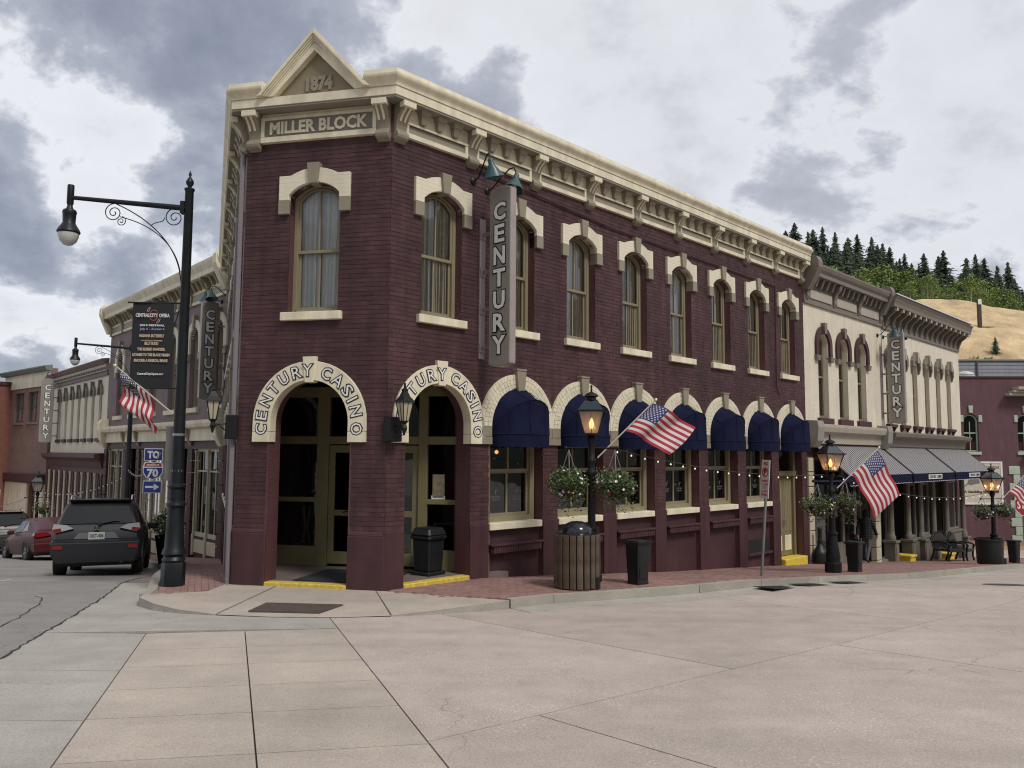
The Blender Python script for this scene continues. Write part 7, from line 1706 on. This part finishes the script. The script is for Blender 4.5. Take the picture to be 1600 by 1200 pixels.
def person():
    root = thing('person', 'person walking away in a dark plaid shirt and grey jeans past the cream shop front', 'person', T(12.05, 27.45, gs(27.45)) @ RZ(R(-40)))
    # local +y is the walking direction, height 1.72 m
    J = []; E = []; Rr = []
    def v(x, y, z, r_): J.append((x, y, z)); Rr.append(r_); return len(J) - 1
    def e(a, b): E.append((a, b))
    pel = v(0, 0, .93, .145); wa = v(0, .01, 1.08, .135); che = v(0, .0, 1.30, .155); nb_ = v(0, .0, 1.45, .075); nk = v(0, .015, 1.51, .055); h1 = v(0, .02, 1.58, .075); h2 = v(0, .025, 1.66, .085)
    for a, b in ((pel, wa), (wa, che), (che, nb_), (nb_, nk), (nk, h1), (h1, h2)): e(a, b)
    for s_, fw in ((-1, .17), (1, -.20)):
        hip = v(s_ * .09, 0, .86, .092); kn = v(s_ * .095, fw * .7 + .05, .48, .062); an = v(s_ * .095, fw + (-.10 if fw < 0 else .02), .10 if fw > 0 else .14, .044); he = v(s_ * .095, fw + (-.14 if fw < 0 else -.02), .05 if fw > 0 else .09, .042); to = v(s_ * .11, fw + (.04 if fw < 0 else .17), .035 if fw > 0 else .03, .038)
        e(pel, hip); e(hip, kn); e(kn, an); e(an, he); e(he, to)
        sh = v(s_ * .175, 0, 1.40, .062); el = v(s_ * .235, -fw * .5 - .03, 1.13, .046); wr_ = v(s_ * .25, -fw * 1.1 + .06, .90, .032); pm = v(s_ * .245, -fw * 1.15 + .08, .83, .034)
        e(che, sh); e(sh, el); e(el, wr_); e(wr_, pm)
        for k in range(4):
            f1 = v(s_ * .24, -fw * 1.15 + .05 + k * .02, .775, .0095); f2 = v(s_ * .225, -fw * 1.15 + .06 + k * .02, .735 + .006 * abs(k - 1.5), .0085); e(pm, f1); e(f1, f2)
        t1 = v(s_ * .235, -fw * 1.15 + .125, .80, .0105); t2 = v(s_ * .225, -fw * 1.15 + .135, .765, .009); e(pm, t1); e(t1, t2)
    me = bpy.data.meshes.new('body'); me.from_pydata(J, E, []); ob = bpy.data.objects.new('tmp', me); COL.objects.link(ob)
    sk_ = ob.modifiers.new('s', 'SKIN'); sk_.use_smooth_shade = True; ob.modifiers.new('d', 'SUBSURF').levels = 2
    for q, r_ in zip(me.skin_vertices[0].data, Rr): q.radius = (r_, r_)
    me.skin_vertices[0].data[pel].use_root = True
    dg = bpy.context.evaluated_depsgraph_get(); m2 = bpy.data.meshes.new_from_object(ob.evaluated_get(dg)); bpy.data.objects.remove(ob)
    m2.name = 'body'; m2.materials.clear()
    for m_ in (mat('skin', (.42, .25, .18), .6), mat('grey_jeans', (.085, .095, .115), .85, var=.2, vscale=12), mat('dark_shoe', (.02, .02, .02), .6)): m2.materials.append(m_)
    for pg in m2.polygons:
        c = pg.center; pg.material_index = 2 if c.z < .12 else (1 if c.z < 1.0 and abs(c.x) < .2 else 0); pg.use_smooth = True
    b = inst('body', m2, root)
    PL = mat('plaid_shirt', (.03, .03, .034), .9); t = PL.node_tree; n = t.nodes; l = t.links; tcn = n.new('ShaderNodeTexCoord')
    ws = []
    for ax in ('X', 'Z'):
        w_ = n.new('ShaderNodeTexWave'); w_.bands_direction = ax; w_.inputs['Scale'].default_value = 3.6; l.new(tcn.outputs['Object'], w_.inputs['Vector']); ws.append(w_.outputs['Fac'])
    ad = n.new('ShaderNodeMath'); ad.operation = 'ADD'; l.new(ws[0], ad.inputs[0]); l.new(ws[1], ad.inputs[1]); rp = n.new('ShaderNodeValToRGB'); hf = n.new('ShaderNodeMath'); hf.operation = 'MULTIPLY'; hf.inputs[1].default_value = .5; l.new(ad.outputs[0], hf.inputs[0]); l.new(hf.outputs[0], rp.inputs[0])
    rp.color_ramp.elements[0].color = (.010, .011, .014, 1); rp.color_ramp.elements[1].color = (.055, .055, .06, 1); rp.color_ramp.elements[0].position = .35; l.new(rp.outputs[0], n['Principled BSDF'].inputs['Base Color'])
    prof = [(.205, .135, .80), (.20, .14, .95), (.185, .135, 1.10), (.20, .15, 1.28), (.215, .14, 1.38), (.16, .11, 1.45), (.075, .075, 1.50)]
    mb = MB(); k = 20; vs = []
    for a, d, z in prof:
        for j in range(k):
            t_ = 2 * PI * j / k; vs.append((a * math.cos(t_), d * math.sin(t_) + .004 * math.sin(5 * t_), z))
    mb.add(vs, [(i * k + j, i * k + (j + 1) % k, (i + 1) * k + (j + 1) % k, (i + 1) * k + j) for i in range(len(prof) - 1) for j in range(k)])
    for s_, fw in ((-1, .17), (1, -.20)): mb.tube([(s_ * .15, 0, 1.42), (s_ * .19, -.005, 1.38), (s_ * .24, -fw * .5 - .03, 1.13), (s_ * .252, -fw * 1.05 + .05, .92)], [.075, .078, .062, .048], 10)
    part('shirt', mb, PL, root, smooth=60)
    hb = MB(); hb.lathe([(.02, 1.50), (.085, 1.53), (.105, 1.60), (.106, 1.67), (.085, 1.735), (.04, 1.765), (.0, 1.77)], 14, M=T(0, -.012, 0))
    part('hair', hb, mat('dark_hair', (.010, .008, .007), .7, bump=.5, bscale=30), root, smooth=60)
    fc = MB()
    for s_ in (-1, 1): fc.lathe([(.012, -.004), (.014, .0), (.0, .008)], 8, M=T(s_ * .032, .112, 1.63) @ RX(R(-90)))
    part('face', MB().lathe([(.03, 1.50), (.07, 1.54), (.082, 1.60), (.08, 1.66), (.05, 1.70)], 12, M=T(0, .035, 0)).add([(-.012, .112, 1.60), (.012, .112, 1.60), (0, .135, 1.595), (0, .114, 1.635)], [(0, 2, 3), (1, 3, 2), (0, 1, 2)]).box(-.022, .022, .108, .114, 1.565, 1.572), mat('skin', (.42, .25, .18), .6), root, smooth=60)
person()

# ------------------------------------------------------------------ the hill behind: terrain, yellow mine tailings, trees
def hill_h(x, y):
    ridge = 56 - .00 * x
    a = x - .20 * y
    lat = min(max((x / max(y, 1) - .10) / .20, 0), 1); lat = lat * lat * (3 - 2 * lat)
    t = min(max((y - 95) / 165, 0), 1); s = t * t * (3 - 2 * t)
    ang = x / max(y, 1)
    rz_ = 67 - max(0, ang - .36) * 50
    h = -3 + lat * (rz_ * s) + 2.2 * noise.noise(Vector((x * .03, y * .03, 0))) * s * lat
    if y > 260: h -= (y - 260) * .15
    return h
def tail_h(x, y):
    return hill_h(x, y)
SOIL = mat('hill_scrub', (.095, .095, .045), .95, var=.4, vscale=.08, bump=.3, bscale=1.0)
mb = MB(); nx, ny = 70, 60; vs = []
for i in range(nx + 1):
    for j in range(ny + 1):
        x, y = -40 + 320 * i / nx, 90 + 230 * j / ny; vs.append((x, y, hill_h(x, y)))
mb.add(vs, [(i * (ny + 1) + j, (i + 1) * (ny + 1) + j, (i + 1) * (ny + 1) + j + 1, i * (ny + 1) + j + 1) for i in range(nx) for j in range(ny)])
part('hill', mb, SOIL, None, smooth=60, kind='structure')
TAIL = mat('yellow_tailings', (.52, .385, .215), .95, var=.34, vscale=.35, bump=.6, bscale=.6, stain=.12)
def tail_z(x, y):
    # flat topped spoil heap whose near face slopes at the angle of repose
    u = x - 62; crest = 28.0 - max(0, u - 10) * .16 - max(0, u - 24) * .25 - max(0, 4 - u) * .5 + 1.6 * noise.noise(Vector((x * .06, 7, 1)))
    return crest - max(0, (128 - y)) * .62 + 1.3 * noise.noise(Vector((x * .09, y * .09, 3))) + .9 * abs(noise.noise(Vector((x * .22 + y * .05, y * .03, 3))))
mb = MB(); vs = []; nx, ny = 70, 46
for i in range(nx + 1):
    for j in range(ny + 1):
        x, y = 48 + 100 * i / nx, 72 + 62 * j / ny; vs.append((x, y, max(tail_z(x, y), -6)))
mb.add(vs, [(i * (ny + 1) + j, (i + 1) * (ny + 1) + j, (i + 1) * (ny + 1) + j + 1, i * (ny + 1) + j + 1) for i in range(nx) for j in range(ny)])
part('tailings_slope', mb, TAIL, None, smooth=60, kind='structure')
BARK = mat('dark_bark', (.06, .045, .035), .9); PALEBARK = mat('aspen_bark', (.42, .40, .34), .8, var=.3, vscale=4)
PINE = mat('pine_needles', (.042, .062, .032), .8, island=.6, obj=.3); ASP = mat('aspen_leaves', (.19, .255, .065), .7, island=.45)
def pine_meshes(seed):
    rnd = random.Random(seed); mb = MB(); H_ = 1.0
    for k in range(26):
        z = .10 + .88 * (k / 26) ** .92; rr = .25 * (1 - z) ** .85 * rnd.uniform(.4, 1.45) + .010
        nb = 9 if z < .7 else 6
        for b in range(nb):
            if rnd.random() < .12: continue
            a = 2 * PI * b / nb + rnd.uniform(-.4, .4); r_ = rr * rnd.uniform(.6, 1.2); dz = -.055 * r_ / .2 - rnd.uniform(0, .03)
            for c in range(3):
                t0, t1 = c / 3, (c + 1.25) / 3; w = .030 * (1.15 - t0) * rnd.uniform(.7, 1.3) + .006
                ca, sa = math.cos(a), math.sin(a)
                p0 = Vector((ca * r_ * t0, sa * r_ * t0, z + dz * t0)); p1 = Vector((ca * r_ * t1, sa * r_ * t1, z + dz * t1 + .012)); sd_ = Vector((-sa, ca, 0)) * w
                dn = Vector((0, 0, -w * rnd.uniform(.3, 1.2)))
                mb.add([p0 + sd_ * .5, p0 - sd_ * .5, p1 - sd_ * .4 + dn, p1 + sd_ * .4 + dn, (p0 + p1) / 2 + Vector((0, 0, w * .7))], [(0, 1, 4), (1, 2, 4), (2, 3, 4), (3, 0, 4), (0, 3, 2, 1)])
    return mb.mesh('crown', PINE), MB().tube([(0, 0, -.06), (0, 0, .5), (0, 0, .98)], [.017, .011, .002], 6).mesh('trunk', BARK)
def aspen_meshes(seed):
    rnd = random.Random(seed); mb = MB(); cl = []
    for k in range(16):
        z = rnd.uniform(.34, .94); q = 1 - abs((z - .60) / .42); rr = .26 * max(q, .12) ** .6; a = rnd.uniform(0, 6.28); d = rr * rnd.uniform(.2, .85)
        cl.append((Vector((d * math.cos(a), d * math.sin(a), z)), .085 * rnd.uniform(.7, 1.25)))
    for c, r_ in cl:
        for k in range(55):
            v = Vector((rnd.gauss(0, .5), rnd.gauss(0, .5), rnd.gauss(0, .55))) * r_ * 1.15
            s = .020 * rnd.uniform(.6, 1.4); E_ = Euler((rnd.uniform(-1.4, 1.4), rnd.uniform(-1.4, 1.4), rnd.uniform(0, 6.28))).to_matrix().to_4x4()
            mb.add([(-s, 0, 0), (0, -s * .8, 0), (s, 0, s * .3), (0, s * .8, 0)], [(0, 1, 2, 3)], 0, T(*(c + v)) @ E_)
    tr = MB().tube([(0, 0, -.06), (.01, 0, .4), (0, .01, .9)], [.014, .010, .003], 6)
    for c, r_ in cl[:8]: tr.tube([(0.005, 0, c.z - .16), tuple(c)], [.006, .002], 4)
    return mb.mesh('crown', ASP), tr.mesh('trunk', PALEBARK)
PM = [pine_meshes(s_) for s_ in range(5)]; AM = [aspen_meshes(s_) for s_ in range(4)]
def tree(kind, x, y, h, ms, label, cat, group, z=None, wide=1.0):
    z = hill_h(x, y) if z is None else z
    root = thing(kind, label, cat, T(x, y, z - .2) @ RZ(random.uniform(0, 6.28)) @ Matrix.Diagonal((h * wide, h * wide, h, 1)), group)
    inst('trunk', ms[1], root); inst('crown', ms[0], root)
rt = random.Random(21)
for k in range(26):
    ang = .345 + .15 * (k + rt.uniform(-.9, .9)) / 26; y = rt.uniform(196, 236)
    tree('pine_tree', ang * y, y, rt.uniform(7, 12), PM[k % 5], 'dark pine in the dense stand on the hillside just right of the corner building', 'tree', 'pines in the dense stand', wide=rt.uniform(1.1, 1.6))
def on_ridge(px_ang, y): return px_ang * y
for k in range(96):
    ang = .34 + .36 * (k + rt.uniform(-.9, .9)) / 96; y = rt.uniform(205, 262)
    tree('pine_tree', ang * y, y, rt.uniform(6.5, 13.5) if rt.random() < .7 else rt.uniform(3.5, 7), PM[k % 5], 'dark pine whose top stands against the sky on the wooded ridge' if y > 232 else 'dark pine below the skyline, just above the aspens', 'tree', 'pines on the skyline' if y > 232 else 'pines below the skyline', wide=rt.uniform(.95, 1.6))
for k in range(92):
    ang = .36 + .33 * (k + rt.uniform(-.6, .6)) / 92; y = rt.uniform(146, 200)
    tree('aspen_tree', ang * y, y, rt.uniform(6.5, 11), AM[k % 4], 'light green aspen growing below the pines on the hillside', 'tree', 'aspens on the hillside', wide=rt.uniform(.9, 1.3))
for ang, y, h, w in ((.445, 140, 9.5, 1.5), (.47, 142, 9, 1.5), (.50, 140, 7.5, 1.3), (.53, 141, 7.5, 1.2), (.56, 140, 7, 1.3), (.585, 139, 6, 1.2), (.61, 141, 6.5, 1.2), (.635, 140, 6.0, 1.2)):
    tree('aspen_tree', ang * y, y, h, AM[int(ang * 100) % 4], 'light green aspen growing below the pines on the hillside', 'tree', 'aspens on the hillside', z=max(tail_z(ang * y, 128), hill_h(ang * y, y)), wide=w)
for k in range(14):
    ang = .50 + .16 * (k + rt.uniform(-.4, .4)) / 14; y = rt.uniform(130, 140)
    tree('aspen_tree', ang * y, y, rt.uniform(3.5, 6.5), AM[k % 4], 'light green aspen growing below the pines on the hillside', 'tree', 'aspens on the hillside', z=max(tail_z(ang * y, min(y, 133)), hill_h(ang * y, y)), wide=rt.uniform(1, 1.4))
tree('pine_tree', .609 * 109, 109, 2.6, PM[1], 'small lone dark conifer at the foot of the yellow tailings, above the grey roof', 'tree', 'small conifers', z=tail_z(.609 * 109, 109), wide=1.3)
def bush(x, y, z, r_, lab):
    root = thing('bush', lab, 'bush', T(x, y, z), 'bushes at the foot of the tailings'); mb = MB(); leaves(mb, 260, r_, r_ * .7, random.Random(int(x * 10)), .28, 0); part('foliage', mb, ASP, root); part('stem', MB().tube([(0, 0, -1.5), (0, 0, .3)], .08, 5), BARK, root)
bush(.582 * 108, 108, tail_z(.582 * 108, 108), 1.5, 'green bush at the foot of the tailings, left of the small conifer')
bush(.598 * 107.5, 107.5, tail_z(.598 * 107.5, 107.5), 1.0, 'pale green bush at the foot of the tailings, next to the small conifer')
# unseen valley side added behind the viewer to darken walls and window reflections
mb = MB(); vs = []; na, nr_ = 72, 16
def valley(az, r_):
    w_ = min(max((az - 58) / 30, 0), 1) * min(max((262 - az) / 40, 0), 1); t = min(max((r_ - 34) / 150, 0), 1); t = t * t * (3 - 2 * t)
    return -2.2 + w_ * (62 * t + 5 * noise.noise(Vector((az * .08, r_ * .03, 2))) * t) if r_ > 34 else -2.2
for i in range(na + 1):
    az = 56 + 252 * i / na
    for j in range(nr_ + 1):
        r_ = 32 + 170 * j / nr_; vs.append((r_ * math.sin(R(az)), r_ * math.cos(R(az)), valley(az, r_)))
mb.add(vs, [(i * (nr_ + 1) + j, (i + 1) * (nr_ + 1) + j, (i + 1) * (nr_ + 1) + j + 1, i * (nr_ + 1) + j + 1) for i in range(na) for j in range(nr_)])
part('added_valley_side', mb, mat('unseen_slope_green', (.055, .06, .035), .95, var=.5, vscale=.15, bump=.5, bscale=.8), None, smooth=60, kind='structure')
ps_ = thing('mine_post', 'dark rusty steel post with a small white sign on the yellow tailings', 'post', T(.5905 * 118, 118, tail_z(.5905 * 118, 118)))
RUST = mat('rusty_steel', (.07, .045, .04), .8, var=.3, vscale=2)
part('post', MB().box(-.26, .26, -.2, .2, -3, 3.9), RUST, ps_, bev=.03); part('sign_plate', MB().box(-.24, .24, -.28, -.21, 3.5, 4.3), WHITE, ps_)
part('rail', MB().box(.26, 2.2, -.1, .1, .0, .18), RUST, ps_)
